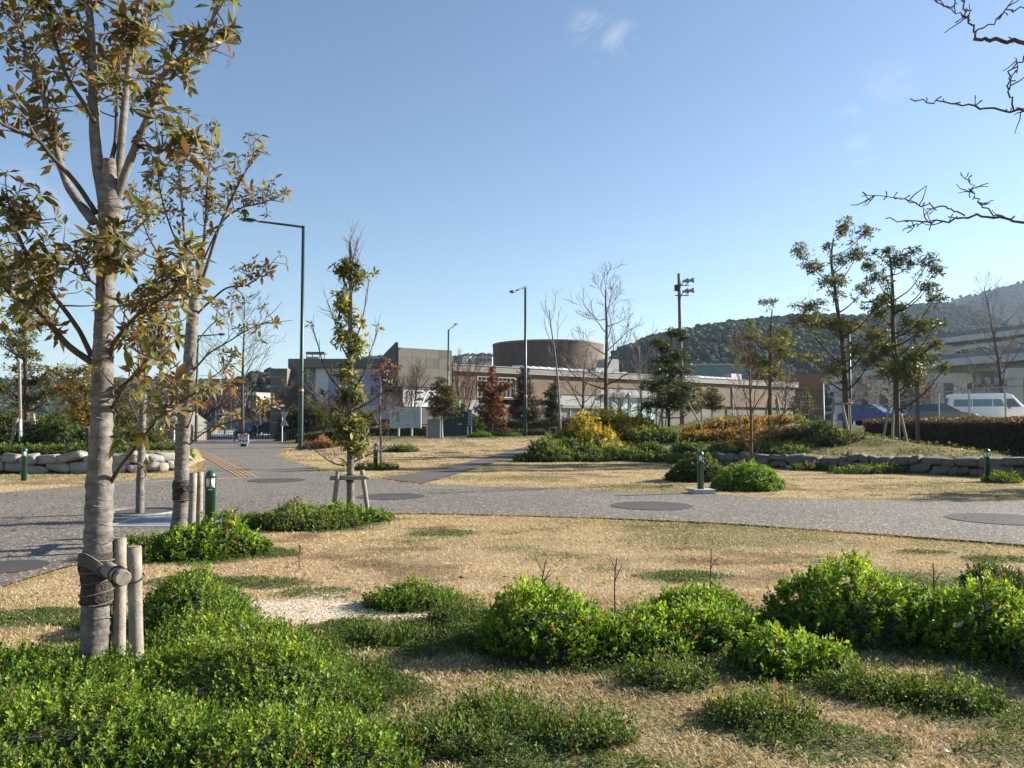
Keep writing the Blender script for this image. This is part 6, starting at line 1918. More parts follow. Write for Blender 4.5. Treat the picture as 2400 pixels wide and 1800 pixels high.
g2 = np.array(ground_at(385, D2))
s2 = thing("tree_support", Vector(g2), "two grey posts and a short crossbar tied to the second staked tree", "tree support")
a0 = np.array(at(411, 1200, 9.9)); a1 = np.array(at(418, 1022, 9.9)); a0[2] = g2[2] - .1
b0 = np.array(at(430, 1165, 10.7)); b1 = np.array(at(432, 1020, 10.7)); b0[2] = g2[2] - .1
stake(s2, a0, a1, .045); stake(s2, b0, b1, .042)
stake(s2, np.array(at(398, 1053, 10.75)), np.array(at(406, 1056, 9.85)), .042, "crossbar")
wrap(T2P, T2R, at(388, 1082, D2).z, at(388, 1036, D2).z, s2, .012, 5, 4)
for c in (a0 + (a1 - a0) * .82, b0 + (b1 - b0) * .82):
    MB().tube(np.c_[c[0] + .052 * np.cos(th[:21] if len(th) > 21 else th), c[1] + .052 * np.sin(th[:21] if len(th) > 21 else th), np.full(len(th[:21]), at(412, 1056, 10.3).z)], .005, 4).build("wire_tie", M_WIRE, s2)

g3 = np.array(ground_at(757, D3))
s3 = thing("tree_support", Vector(g3), "timber frame of two leaning posts and a crossbeam around the slim upright tree", "tree support")
a0 = np.array(at(717, 1118, 13.6)); a1 = np.array(at(730, 1018, 13.6)); a0[2] = g3[2] - .08
b0 = np.array(at(797, 1108, 13.9)); b1 = np.array(at(782, 1016, 13.9)); b0[2] = g3[2] - .08
stake(s3, a0, a1, .040); stake(s3, b0, b1, .040)
stake(s3, np.array(at(713, 1033, 13.62)), np.array(at(798, 1031, 13.66)), .038, "crossbeam")
wrap(T3P, T3R, at(757, 1042, D3).z, at(757, 1024, D3).z, s3, .012, 7, 2)

# props of the farther trees
def prop_frame(u, d, label, us, h_v, r=.05, beam=None, vb=None):
    g = ground_at(u, d)
    t = thing("tree_support", g, label, "tree support")
    for (ub, ut, vt, dy) in us:
        a = ground_at(ub, d + dy); b = at(ut, vt, d + dy * .4)
        stake(t, np.array(a) - [0, 0, .1], np.array(b), r)
    if beam:
        (u0, v0, u1, v1) = beam
        stake(t, np.array(at(u0, v0, d - .15)), np.array(at(u1, v1, d - .15)), r * .9, "crossbeam")
    return t


prop_frame(1823, 33, "grey timber props and crossbeam around the tallest tree on the mound", [(1797, 1801, 862, -.5), (1834, 1818, 868, -.9), (1838, 1833, 862, .5)], 0, .055, (1796, 873, 1842, 872))
prop_frame(1936, 32, "leaning timber props of the dense leafy tree beside the brown hedge", [(1905, 1920, 880, -.3), (1925, 1930, 888, -.4), (1962, 1946, 895, -.6)], 0, .05)
prop_frame(1668, 43, "pale props of the tiered leafy tree", [(1690, 1678, 858, -.5), (1683, 1676, 862, .5), (1650, 1660, 862, .3)], 0, .055)
prop_frame(1446, 37, "long slanting guy poles of the dark glossy tree", [(1525, 1470, 840, -1.5), (1418, 1436, 850, -.5), (1436, 1441, 880, .8)], 0, .035)
prop_frame(1193, 60, "small prop frame of the narrow dark evergreen", [(1184, 1187, 920, 0), (1202, 1199, 920, 0)], 0, .04, (1182, 924, 1204, 924))
tL = prop_frame(60, 29, "timber props of the olive tree on the raised left bed", [(22, 38, 902, -.4), (82, 72, 895, -.4), (75, 68, 900, .5)], 0, .055, (28, 912, 82, 910))
a = ground_at(46, 28.2); b = at(44, 905, 28.2)
MB().tube([a, b], .05, 8).build("white_pole", M_WHITE, tL); MB().tube([b, at(42, 780, 28.2)], .05, 8).build("bamboo_pole", M_WOOD, tL)

# ---- bare tree standing outside the frame on the right; its boughs reach in
rs = np.random.RandomState(77)
rt = thing("overhanging_tree", (6.0, 4.6, h1(6.0, 4.6)), "bare dark budded boughs of a near tree reaching in at the top right", "tree")
TRK = crom([(6.0, 4.6, -.1), (5.95, 4.6, 1.4), (5.8, 4.55, 2.6), (5.85, 4.6, 3.6), (5.7, 4.6, 4.6)], 5)
MB().tube(TRK, np.linspace(.13, .05, len(TRK)), 12, bump=.15).build("trunk", M_BARKD, rt, True)


def bough(pts, d, r0, r1, start=None, twn=6, name="bough", tw=(.12, .35)):
    P = [np.array(at(u, v, d)) for u, v in pts]
    if start is not None: P = [np.array(start)] + P
    P = crom(P, 6)
    P[1:-1] += rs.randn(len(P) - 2, 3) * .008
    m = MB(); m.tube(P, np.linspace(r0, r1, len(P)) * .72, 8, bump=.2, seed=len(pts)); o = m.build(name, M_BARKD, rt, True)
    m = MB()
    for k in range(twn * 3):                                             # buds and short spurs
        i = rs.randint(len(P) // 3, len(P) - 1); q, c = branch_pts(rs, P[i], unit(rs.randn(3) + [0, 0, .4]), rs.uniform(.02, .06), 2, .2, 0); m.tube(q, [.003, .003, .004], 4)
    m.build("bud", M_BARKD, o)["kind"] = "stuff"
    for k in range(twn):
        i = rs.randint(len(P) // 3, len(P) - 2); ax = unit(P[i + 1] - P[i])
        q, c = branch_pts(rs, P[i], unit(ax + rs.randn(3) * .6 + [0, 0, .35]), rs.uniform(*tw), 5, .2, .02); m = MB(); m.tube(q, np.linspace(.0042, .0018, 6), 5)
        q2, c2 = branch_pts(rs, q[2], unit(c + rs.randn(3) * .8), rs.uniform(.06, .16), 3, .2, .02); m.tube(q2, np.linspace(.004, .002, 4), 4)
        m.build("twig", M_BARKD, o)
    return P


DR = 4.5
bough([(2400, 108), (2300, 100), (2212, 93), (2150, 88), (2103, 84)], DR, .024, .013, (5.82, 4.57, 2.75), 2)
bough([(2106, 82), (2100, 55), (2085, 15), (2070, -40)], DR, .009, .005, None, 3)
bough([(2096, 45), (2060, 20), (2010, -5)], DR, .006, .003, None, 3)
bough([(2104, 70), (2140, 52), (2180, 25), (2230, 15), (2300, 40)], DR - .1, .006, .004, None, 3)
bough([(2350, 250), (2260, 246), (2212, 240), (2120, 232), (2040, 222), (1966, 213)], DR - .2, .014, .004, (5.88, 4.58, 2.3), 4, tw=(.05, .14))
bough([(2190, 238), (2180, 190), (2190, 150), (2230, 110)], DR - .2, .007, .005, None, 2, tw=(.05, .12))
bough([(2400, 480), (2300, 482), (2212, 478), (2130, 466), (2060, 472), (1990, 480), (1912, 473)], DR + .2, .017, .004, (5.94, 4.6, 1.8), 5, tw=(.05, .16))
bough([(2085, 466), (2040, 448), (1990, 440), (1940, 428), (1861, 424)], DR + .2, .007, .003, None, 4, tw=(.04, .12))
bough([(2160, 470), (2125, 445), (2105, 425), (2100, 400), (2075, 378)], DR + .2, .007, .003, None, 3, tw=(.04, .12))
bough([(2000, 478), (1970, 490), (1950, 499)], DR + .2, .005, .003, None, 1, tw=(.03, .07))

clump_tree("leafy_tree", "leafy tree just outside the right edge whose shadow falls on the road", 19.5, [(2620, 1050), (2620, 900), (2625, 700)], .11, .03,
           [(2625, 705, 70, 40), (2570, 760, 70, 40), (2680, 770, 70, 40), (2620, 830, 90, 40), (2560, 870, 60, 30), (2690, 860, 70, 40)], 130, MIXG, MIXW, (.15, .055), 90)

# ------------------------------------------------------------------ shrubs, hedges
ROUGH = [.25, 1.45]
PROF = [2.0, .82]


def dome(x, y, cx, cy, rx, ry, h, seed):
    a = np.arctan2((y - cy) / ry, (x - cx) / rx)
    r = np.hypot((x - cx) / rx, (y - cy) / ry) / (1 + .28 * (fbm(np.cos(a) * 1.5 + seed, np.sin(a) * 1.5 + seed, seed) - .5) * 2)
    lump = ROUGH[0] + ROUGH[1] * fbm(x * (1.5 + .6 / max(rx, .2)) + seed, y * (1.5 + .6 / max(rx, .2)), seed + 2, 4)
    return h * np.clip(1 - r ** PROF[0], 0, 1) ** PROF[1] * lump, r


def shrub(x, y, rx, ry, h, label, seed, cols=SHRUBG, wts=None, leaf=(.030, .017), dens=700, per=9, name="shrub", group=None, cat="shrub", z0=None, sprig=.07, mat=None, fine=False):
    rs = np.random.RandomState(seed)
    gz = h1(x, y) if z0 is None else z0
    t = thing(name, (x, y, gz), label, cat, group)
    # opaque dark core: the shade inside the shrub, put into its colour
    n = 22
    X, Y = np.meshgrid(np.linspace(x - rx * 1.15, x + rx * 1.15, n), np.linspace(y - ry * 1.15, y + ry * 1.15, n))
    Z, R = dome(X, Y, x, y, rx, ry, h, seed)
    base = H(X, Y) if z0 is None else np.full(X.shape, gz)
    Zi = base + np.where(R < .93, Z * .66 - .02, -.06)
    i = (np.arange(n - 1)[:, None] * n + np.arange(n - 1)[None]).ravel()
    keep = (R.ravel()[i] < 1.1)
    mesh_np("shade_core", np.stack([X, Y, Zi], -1).reshape(-1, 3), [np.stack([i, i + 1, i + n + 1, i + n], -1)[keep]], M_INNER, t, None, True)
    area = math.pi * rx * ry
    ns = int(dens * area * (1 + 1.3 * h / max(rx, ry)))
    px = x + (rs.rand(ns * 2) * 2 - 1) * rx * 1.12; py = y + (rs.rand(ns * 2) * 2 - 1) * ry * 1.12
    z, r = dome(px, py, x, y, rx, ry, h, seed)
    # more sprigs where the dome is steep
    ok = (r < 1.0) & (rs.rand(ns * 2) < np.clip(.55 + .45 * r ** 3, 0, 1)); px, py, z, r = px[ok], py[ok], z[ok], r[ok]
    e = .02
    zx = (dome(px + e, py, x, y, rx, ry, h, seed)[0] - z) / e; zy = (dome(px, py + e, x, y, rx, ry, h, seed)[0] - z) / e
    nrm = unit(np.stack([-zx, -zy, np.ones_like(zx)], 1) * np.array([1, 1, 1.0]))
    nrm = unit(nrm * [.75, .75, 1] + [0, 0, .35] + .32 * rs.randn(len(px), 3))
    gb_ = H(px, py) if z0 is None else gz
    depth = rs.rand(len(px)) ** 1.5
    C = np.stack([px, py, gb_ + z * (1 - .28 * depth)], 1) - nrm * sprig * .3
    k = per; n = len(C)
    R0 = rs.randn(n, 3); E1 = unit(np.cross(nrm, R0)); E2 = np.cross(nrm, E1)
    tpos = (np.arange(k)[None] + rs.rand(n, k) * .6) / k
    th = np.arange(k)[None] * 2.399 + rs.rand(n, 1) * 6.28
    S = np.cos(th)[..., None] * E1[:, None] + np.sin(th)[..., None] * E2[:, None]
    an = (1.25 - .75 * tpos + .2 * rs.randn(n, k))[..., None]
    D = np.cos(an) * nrm[:, None] + np.sin(an) * S
    spl = sprig * np.clip(.9 + .5 * rs.randn(n, 1), .4, 2.4)
    P = C[:, None] + nrm[:, None] * (tpos * spl)[..., None]
    N = np.cross(np.cross(D, nrm[:, None] + np.zeros_like(D)), D) + .3 * rs.randn(n, k, 3)
    LL = leaf[0] * np.clip(1 + .25 * rs.randn(n, k), .5, 1.6)
    cr = palette(rs, n, cols, wts, .16)
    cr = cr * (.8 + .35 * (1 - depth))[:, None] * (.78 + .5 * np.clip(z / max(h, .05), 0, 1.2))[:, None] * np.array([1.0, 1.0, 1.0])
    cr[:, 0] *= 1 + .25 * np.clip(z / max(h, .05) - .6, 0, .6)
    dead = rs.rand(n) < .03; cr[dead] = palette(rs, int(dead.sum()), [(.20, .12, .05), (.14, .09, .04)])
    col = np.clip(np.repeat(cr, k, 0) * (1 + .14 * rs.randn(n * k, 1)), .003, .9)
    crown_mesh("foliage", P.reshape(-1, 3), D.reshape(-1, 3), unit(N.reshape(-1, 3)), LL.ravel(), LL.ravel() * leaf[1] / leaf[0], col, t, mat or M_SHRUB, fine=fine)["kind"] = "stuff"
    return t


GF = "bright green foreground shrubs"
for k, (x, y, rx, ry, h, lab) in enumerate([
    (-2.95, 4.70, 1.00, .70, .17, "leafy green shrub spreading left from the foot of the largest tree"),
    (-1.55, 4.50, .80, .70, .25, "tall leafy green shrub right of the two short posts"),
    (-2.25, 3.70, 1.10, .55, .25, "green shrub filling the bottom left corner"),
    (-1.15, 3.75, .70, .48, .20, "green shrub at the bottom edge right of the corner shrub"),
    (-2.45, 6.25, .40, .38, .36, "pointed green shrub behind the two short posts, beside the pale bare patch"),
    (-1.85, 5.40, .62, .42, .20, "green shrub between the short posts and the pale bare patch"),
    (.25, 5.62, .44, .40, .43, "steep leafy mound in the centre casting a dark shadow to its left"),
    (.88, 5.62, .46, .38, .25, "bright green mound right of the steep centre mound"),
    (1.48, 6.55, .40, .34, .28, "small round green shrub behind the bright mounds"),
    (1.38, 5.75, .38, .34, .29, "bright green mound below the small round shrub"),
    (1.78, 5.20, .34, .30, .25, "low green mound at the front of the shrub row"),
    (2.62, 6.05, .68, .48, .53, "biggest rounded bright green shrub at right"),
    (3.28, 5.75, .52, .50, .44, "green shrub right of the biggest rounded one, with dead stems"),
    (3.55, 5.10, .42, .48, .36, "green shrub cut by the right edge"),
    (4.45, 7.45, .30, .26, .30, "small dark green shrub behind the right shrubs"),
    (-.85, 7.0, .36, .26, .17, "small low green shrub right of the pale bare patch"),
    ]):
    h *= .84 if x > -.6 else 1.05; rx *= 1.0 if x > -.6 else 1.08; ry *= 1.0 if x > -.6 else 1.08
    ROUGH[:] = (.38, 1.2) if x > -.6 else (.05, 1.75)
    PROF[:] = (2.5, .66) if x > -.6 else (2.0, .82)
    shrub(x, y, rx, ry, h, lab, 400 + k, group=GF, cols=DARKGREEN[:2] if k == 14 else SHRUBG if x > -.6 else [(.085, .15, .018), (.12, .19, .022), (.17, .24, .03), (.06, .105, .016), (.08, .13, .03)], leaf=(.021, .0125) if x < -.6 else (.033, .018), dens=1500 if x < -.6 else 800, per=10 if x < -.6 else 9)
ROUGH[:] = (.15, 1.6); PROF[:] = (2.0, .82)
shrub(-3.62, 9.65, .70, .55, .36, "bright green shrub at the foot of the second staked tree", 430, leaf=(.042, .026), dens=420)
shrub(-4.35, 9.35, .45, .45, .18, "low dull green shrub left of the second staked tree's foot", 431, cols=COVERG, leaf=(.03, .018), dens=600)
shrub(-3.25, 12.2, .95, .62, .27, "dense dark green mound at the foot of the slim upright tree", 432, cols=COVERG + [(.15, .16, .03)], leaf=(.035, .024), dens=480)
shrub(-2.75, 12.9, .95, .45, .20, "brighter green tuft behind the timber frame's feet", 433, cols=SHRUBG[:2] + COVERG[:1], leaf=(.04, .026), dens=380)
shrub(5.55, 18.9, .85, .75, .62, "bright grassy green shrub right of the bollard on a concrete foot", 434, cols=[(.10, .19, .03), (.14, .23, .035), (.07, .13, .02)], leaf=(.075, .028), dens=200)
shrub(4.95, 21.6, .8, .7, .62, "dark green shrub behind the bollard on a concrete foot", 435, cols=DARKGREEN[:2], leaf=(.07, .035), dens=200)


def at_mound(u, d): return ground_at(u, d)


YELLOW = [(.38, .28, .028), (.27, .22, .028), (.46, .34, .04), (.17, .165, .028), (.09, .105, .022)]
for k, (u, d, rx, ry, h, lab) in enumerate([(1262, 34.6, 1.25, .9, 1.1, "yellow leaved bush at the front left of the mound"), (1312, 35.6, 1.35, 1.0, 1.25, "tall yellow leaved bush below the biggest bare tree"), (1365, 36.6, 1.25, 1.0, 1.1, "yellow green bush at the back right of the yellow group"), (1213, 35.0, .45, .45, .8, "small yellow bush beside the end of the asphalt path"), (1300, 33.2, 1.3, .8, .7, "yellow green bush nearest the lawn on the mound")]):
    g = ground_at(u, d); shrub(g.x, g.y, rx, ry, h, lab, 450 + k, cols=YELLOW, wts=[2, 3, 1.4, 3, 2.6] if k < 4 else [1, 2, 1, 3, 3], leaf=(.10, .045), dens=120, per=8, group="yellow bushes on the mound", sprig=.18)
for k, (u, d, rx, ry, h, lab) in enumerate([(1185, 31.6, 1.3, .8, .55, "dark green ground shrub at the left nose of the mound"), (1260, 32.0, 1.5, .8, .52, "green ground shrub in front of the yellow bushes"), (1350, 32.4, 1.5, .8, .5, "green ground shrub in the middle of the mound's front"), (1440, 31.2, 1.3, .6, .45, "green ground shrub left of the dark glossy tree"), (1520, 29.9, 1.2, .55, .42, "green ground shrub right of the dark glossy tree"), (1400, 35.0, 1.4, .8, .55, "bright green ground shrub behind the guy poles")]):
    g = ground_at(u, d); shrub(g.x, g.y, rx, ry, h, lab, 460 + k, cols=COVERG + [(.10, .15, .03)], leaf=(.075, .04), dens=170, per=8, group="green ground shrubs on the mound", sprig=.13)
ORANGE = [(.24, .125, .035), (.17, .08, .03), (.30, .20, .05), (.11, .065, .028), (.085, .095, .028)]
for k, (u, d, rx, ry, h, lab) in enumerate([(1520, 34.2, 1.3, .7, .32, "orange brown ground shrub at the left of the russet bed"), (1595, 33.6, 1.5, .8, .34, "orange brown ground shrub in the middle of the russet bed"), (1555, 36.0, 1.6, .8, .36, "orange brown ground shrub at the back of the russet bed"), (1662, 32.0, 1.3, .8, .32, "orange brown ground shrub right of the bare reddish tree"), (1640, 35.2, 1.6, .8, .32, "orange brown ground shrub below the tiered tree"), (1610, 31.2, 1.2, .6, .28, "yellow orange ground shrub just above the stone wall")]):
    g = ground_at(u, d); h *= .8; shrub(g.x, g.y, rx, ry, h, lab, 470 + k, cols=ORANGE, wts=[2.5, 2.5, 2.5, 2.5, 3], leaf=(.085, .045), dens=130, per=8, group="russet ground shrubs on the mound", sprig=.14)
for k, (u, d, rx, ry, h, lab, c_) in enumerate([(1745, 31, 1.2, .7, .40, "dark brown green ground shrub below the tallest mound tree", ORANGE[3:] + DARKGREEN[:2]), (1660, 29.2, 1.3, .5, .32, "fresh green ground shrub along the wall top", COVERG), (1800, 29.5, 1.1, .6, .34, "dark ground shrub between the props and the wall", DARKGREEN), (1720, 43, 1.8, .9, .75, "yellow green bush behind the russet bed by the fence", YELLOW[3:] + COVERG[:1]), (1780, 42, 1.4, .9, .70, "green bush behind the tallest mound tree", COVERG), (1700, 28.4, .9, .35, .25, "green tuft hanging over the stone wall", COVERG)]):
    g = ground_at(u, d); shrub(g.x, g.y, rx, ry, h, lab, 480 + k, cols=c_, leaf=(.075, .04), dens=150, per=8, group="mixed ground shrubs on the mound", sprig=.12)
# left bed shrubs
for k, (u, d, rx, ry, h, lab, c_) in enumerate([(140, 28, 1.6, .9, 1.15, "dark glossy shrub on the left bed behind the stone wall", DARKGREEN[:2]), (190, 29.5, 1.3, .9, 1.3, "dark evergreen shrub below the golden tree", DARKGREEN[:3]), (100, 31, 1.4, .9, 1.0, "green shrub beside the props on the left bed", COVERG), (20, 33, 1.8, 1.0, 1.3, "dark shrub at the far left edge", DARKGREEN), (110, 26, 2.2, .5, .2, "fresh green ground cover along the left wall top", COVERG), (30, 26, 1.5, .5, .18, "pale green ground cover at the left edge of the wall top", COVERG), (205, 26.3, 1.3, .6, .2, "green ground cover at the right end of the left wall", COVERG), (290, 34, 1.4, .9, .8, "olive shrub behind the pit tree", DARKGREEN[2:]), (350, 30.5, 1.2, .8, .10, "green turf patch on the tongue of lawn by the entrance", COVERG)]):
    g = ground_at(u, d); shrub(g.x, g.y, rx, ry, h, lab, 500 + k, cols=c_, leaf=(.09, .045), dens=130, per=8, group="shrubs on the left bed", sprig=.14)
# evergreen shrubs by the lamp and the low hedge
for k, (u, d, rx, ry, h, lab, c_) in enumerate([(632, 66, 1.2, 1.0, 2.7, "dark conifer like shrub left of the tall street lamp", DARKGREEN), (672, 66, 1.5, 1.0, 3.0, "dark green shrub right of the tall street lamp", DARKGREEN[:3] + [(.10, .07, .03)]), (712, 67, 1.5, 1.0, 2.7, "brownish evergreen shrub left of the slim staked tree", DARKGREEN[2:] + [(.07, .06, .03)]), (790, 70, 1.5, 1.0, 2.2, "dark shrub behind the slim staked tree", DARKGREEN), (985, 66, 1.1, .9, 3.0, "olive shrub rising behind the green cabinet", [(.09, .09, .03), (.06, .07, .025)]), (1026, 66, .8, .8, 1.5, "round dark shrub beside the blue sign", DARKGREEN[:1])]):
    g = ground_at(u, d); shrub(g.x, g.y, rx, ry, h, lab, 520 + k, cols=c_, leaf=(.17, .07), dens=75, per=7, group="evergreen shrubs by the railing", sprig=.25)
for k, (u, d, rx, ry, h, lab, c_) in enumerate([(700, 44.5, .9, .5, .55, "reddish dry ornamental grass clump at the foot of the tall lamp", [(.30, .15, .08), (.24, .12, .06), (.36, .2, .1)]), (672, 46, .8, .5, .4, "dull dry grass clump beside the tall lamp", [(.20, .14, .07), (.14, .12, .05)]), (865, 38, .9, .5, .22, "fresh green tuft on the lawn behind the lawn bollard", COVERG), (1035, 55, .9, .4, .35, "light green tuft in front of the blue sign", SHRUBG[:2]), (1095, 57, 1.0, .4, .28, "light green tuft under the dark conical tree", SHRUBG[:2]), (812, 26.5, .7, .4, .12, "dull green turf round the lawn bollard", COVERG), (2160, 21.0, .5, .4, .14, "green tuft at the foot of the bollard by the wall end", COVERG), (1870, 24.6, 1.2, .3, .2, "fresh green weeds along the foot of the mossy wall", COVERG), (1770, 26.3, 1.0, .3, .16, "low weeds at the wall foot left of the fresh ones", COVERG)]):
    g = ground_at(u, d); shrub(g.x, g.y, rx, ry, h, lab, 540 + k, cols=c_, leaf=(.10, .03), dens=140, per=8, sprig=.14, mat=M_GRASS if k < 2 else None)


def hedge(name, pts, w, h, label, seed, cols, leaf, dens, topcols=None, z=None):
    """clipped hedge along a line: inner box and a skin of leaves"""
    rs = np.random.RandomState(seed)
    P = np.array([(p[0], p[1]) for p in pts]); seg = np.hypot(*np.diff(P, axis=0).T); S = np.r_[0, np.cumsum(seg)]
    gz = [h1(*p) if z is None else z for p in P]
    t = thing(name, (P[0][0], P[0][1], gz[0]), label, "hedge")
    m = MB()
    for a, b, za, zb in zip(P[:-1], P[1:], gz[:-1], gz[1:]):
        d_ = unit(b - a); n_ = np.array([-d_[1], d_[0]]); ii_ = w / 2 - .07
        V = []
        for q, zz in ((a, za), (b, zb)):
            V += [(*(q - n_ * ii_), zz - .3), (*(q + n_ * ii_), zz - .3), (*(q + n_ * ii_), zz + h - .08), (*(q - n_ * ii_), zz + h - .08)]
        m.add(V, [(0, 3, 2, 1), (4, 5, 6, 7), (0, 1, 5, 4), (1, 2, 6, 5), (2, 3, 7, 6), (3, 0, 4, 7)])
    m.build("shade_core", M_INNER, t)  # solid core, coloured dark as the shade behind the leaf skin
    per_ = 2 * h + w; n = int(dens * S[-1] * per_)
    s_ = rs.rand(n) * S[-1]; x = np.interp(s_, S, P[:, 0]); y = np.interp(s_, S, P[:, 1]); zb = np.interp(s_, S, gz)
    i = np.clip(np.searchsorted(S, s_) - 1, 0, len(seg) - 1); dv = (P[1:] - P[:-1])[i] / seg[i][:, None]; nv = np.stack([-dv[:, 1], dv[:, 0]], 1)
    q = rs.rand(n) * per_
    top = (q >= h) & (q < h + w); lefts = q < h
    off = np.where(lefts, -w / 2, np.where(top, (q - h) - w / 2, w / 2)); zz = np.where(top, h, np.where(lefts, q, q - h - w))
    wob = (fbm(s_ * 1.3, zz * 1.7 + off, seed, 3) - .5) * .22
    nrm = np.where(lefts[:, None], np.c_[-nv, np.zeros(n)], np.where(top[:, None], np.array([0, 0, 1.0]), np.c_[nv, np.zeros(n)]))
    C = np.stack([x + nv[:, 0] * off, y + nv[:, 1] * off, zb + zz], 1) + nrm * wob[:, None] + rs.randn(n, 3) * .02
    D = unit(nrm * .7 + rs.randn(n, 3) * .8 + [0, 0, .2]); N = unit(nrm + rs.randn(n, 3) * .6)
    col = palette(rs, n, cols)
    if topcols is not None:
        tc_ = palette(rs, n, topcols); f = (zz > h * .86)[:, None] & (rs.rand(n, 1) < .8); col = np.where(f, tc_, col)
    LL = leaf[0] * np.clip(1 + .3 * rs.randn(n), .5, 1.7)
    crown_mesh("foliage", C, D, N, LL, LL * leaf[1] / leaf[0], col, t, M_LEAF, fine=False)["kind"] = "stuff"
    return t


DKBR = [(.040, .030, .018), (.060, .040, .022), (.035, .036, .018), (.08, .05, .025)]
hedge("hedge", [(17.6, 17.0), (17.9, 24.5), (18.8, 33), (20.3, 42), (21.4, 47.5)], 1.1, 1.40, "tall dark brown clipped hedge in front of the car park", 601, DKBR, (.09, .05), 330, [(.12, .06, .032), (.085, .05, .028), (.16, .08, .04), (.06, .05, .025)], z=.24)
hedge("hedge", [tuple(ground_at(1030, 69))[:2], tuple(ground_at(1110, 70))[:2], tuple(ground_at(1200, 71))[:2], tuple(ground_at(1385, 73))[:2]], 1.2, 1.25, "long dark green clipped hedge in front of the brick wing", 602, DARKGREEN[:2] + [(.07, .075, .04)], (.15, .08), 110)
hedge("hedge", [tuple(ground_at(640, 58.5))[:2], tuple(ground_at(720, 59))[:2], tuple(ground_at(800, 59.5))[:2], tuple(ground_at(920, 59.5))[:2]], 1.2, .62, "low brownish hedge along the railing below the map board", 603, DKBR[1:] + [(.09, .08, .03)], (.12, .06), 150)
hedge("hedge", [tuple(ground_at(1045, 60))[:2], tuple(ground_at(1110, 61))[:2], tuple(ground_at(1180, 61.5))[:2]], .9, .40, "low ragged hedge in front of the railing by the dark conical tree", 604, DKBR + [(.09, .10, .05)], (.12, .06), 150)

# ------------------------------------------------------------------ ground cover, dry grass, dead stems
def cover_leaves():
    rs = np.random.RandomState(900)
    P, Nn, Ls, Cs = [], [], [], []
    for k, (cx, cy, rx, ry, h) in enumerate(COVER):
        dens = 17000 if cy < 7 else 8000 if cy < 10 else 3000
        n = int(dens * math.pi * rx * ry)
        x = cx + (rs.rand(n) * 2 - 1) * rx * 1.3; y = cy + (rs.rand(n) * 2 - 1) * ry * 1.3
        r = np.hypot((x - cx) / rx, (y - cy) / ry) + (fbm(x * 2.2, y * 2.2, 21, 4) - .5) * 1.1
        clump = fbm(x * 5, y * 5, 62, 3)
        ok = (rs.rand(n) < 1 - sstep(.70, 1.12, r)) & (rs.rand(n) < .25 + 1.1 * sstep(.35, .6, clump)) & ~inside(ROAD, x, y) & (rs.rand(n) > .88 * pale_mask(x, y))
        x, y, r, clump = x[ok], y[ok], r[ok], clump[ok]
        z = H(x, y) + h * np.clip(1.1 - r, .12, 1) * (.25 + 1.5 * clump * rs.rand(len(x)))
        P.append(np.stack([x, y, z], 1)); Ls.append((.0125 + .0009 * cy) * np.clip(1 + .3 * rs.randn(len(x)), .5, 1.7))
        c = palette(rs, len(x), COVERG, [3, 2, 3, 1]); Cs.append(c)
    P = np.vstack(P); L = np.concatenate(Ls); C = np.vstack(Cs); n = len(P)
    D = unit(rs.randn(n, 3) * [1, 1, .6] + [0, 0, .7]); N = unit(np.array([0, 0, 1.0]) + .8 * rs.randn(n, 3))
    V, T = leaf2_arrays(P, D, N, L, L * .55)
    o = mesh_np("ground_cover", V, [T], M_SHRUB, None, np.repeat(C, 4, 0)); tag(o, "low mats of small green weeds between the shrubs in front", "ground cover", kind="stuff")


cover_leaves()


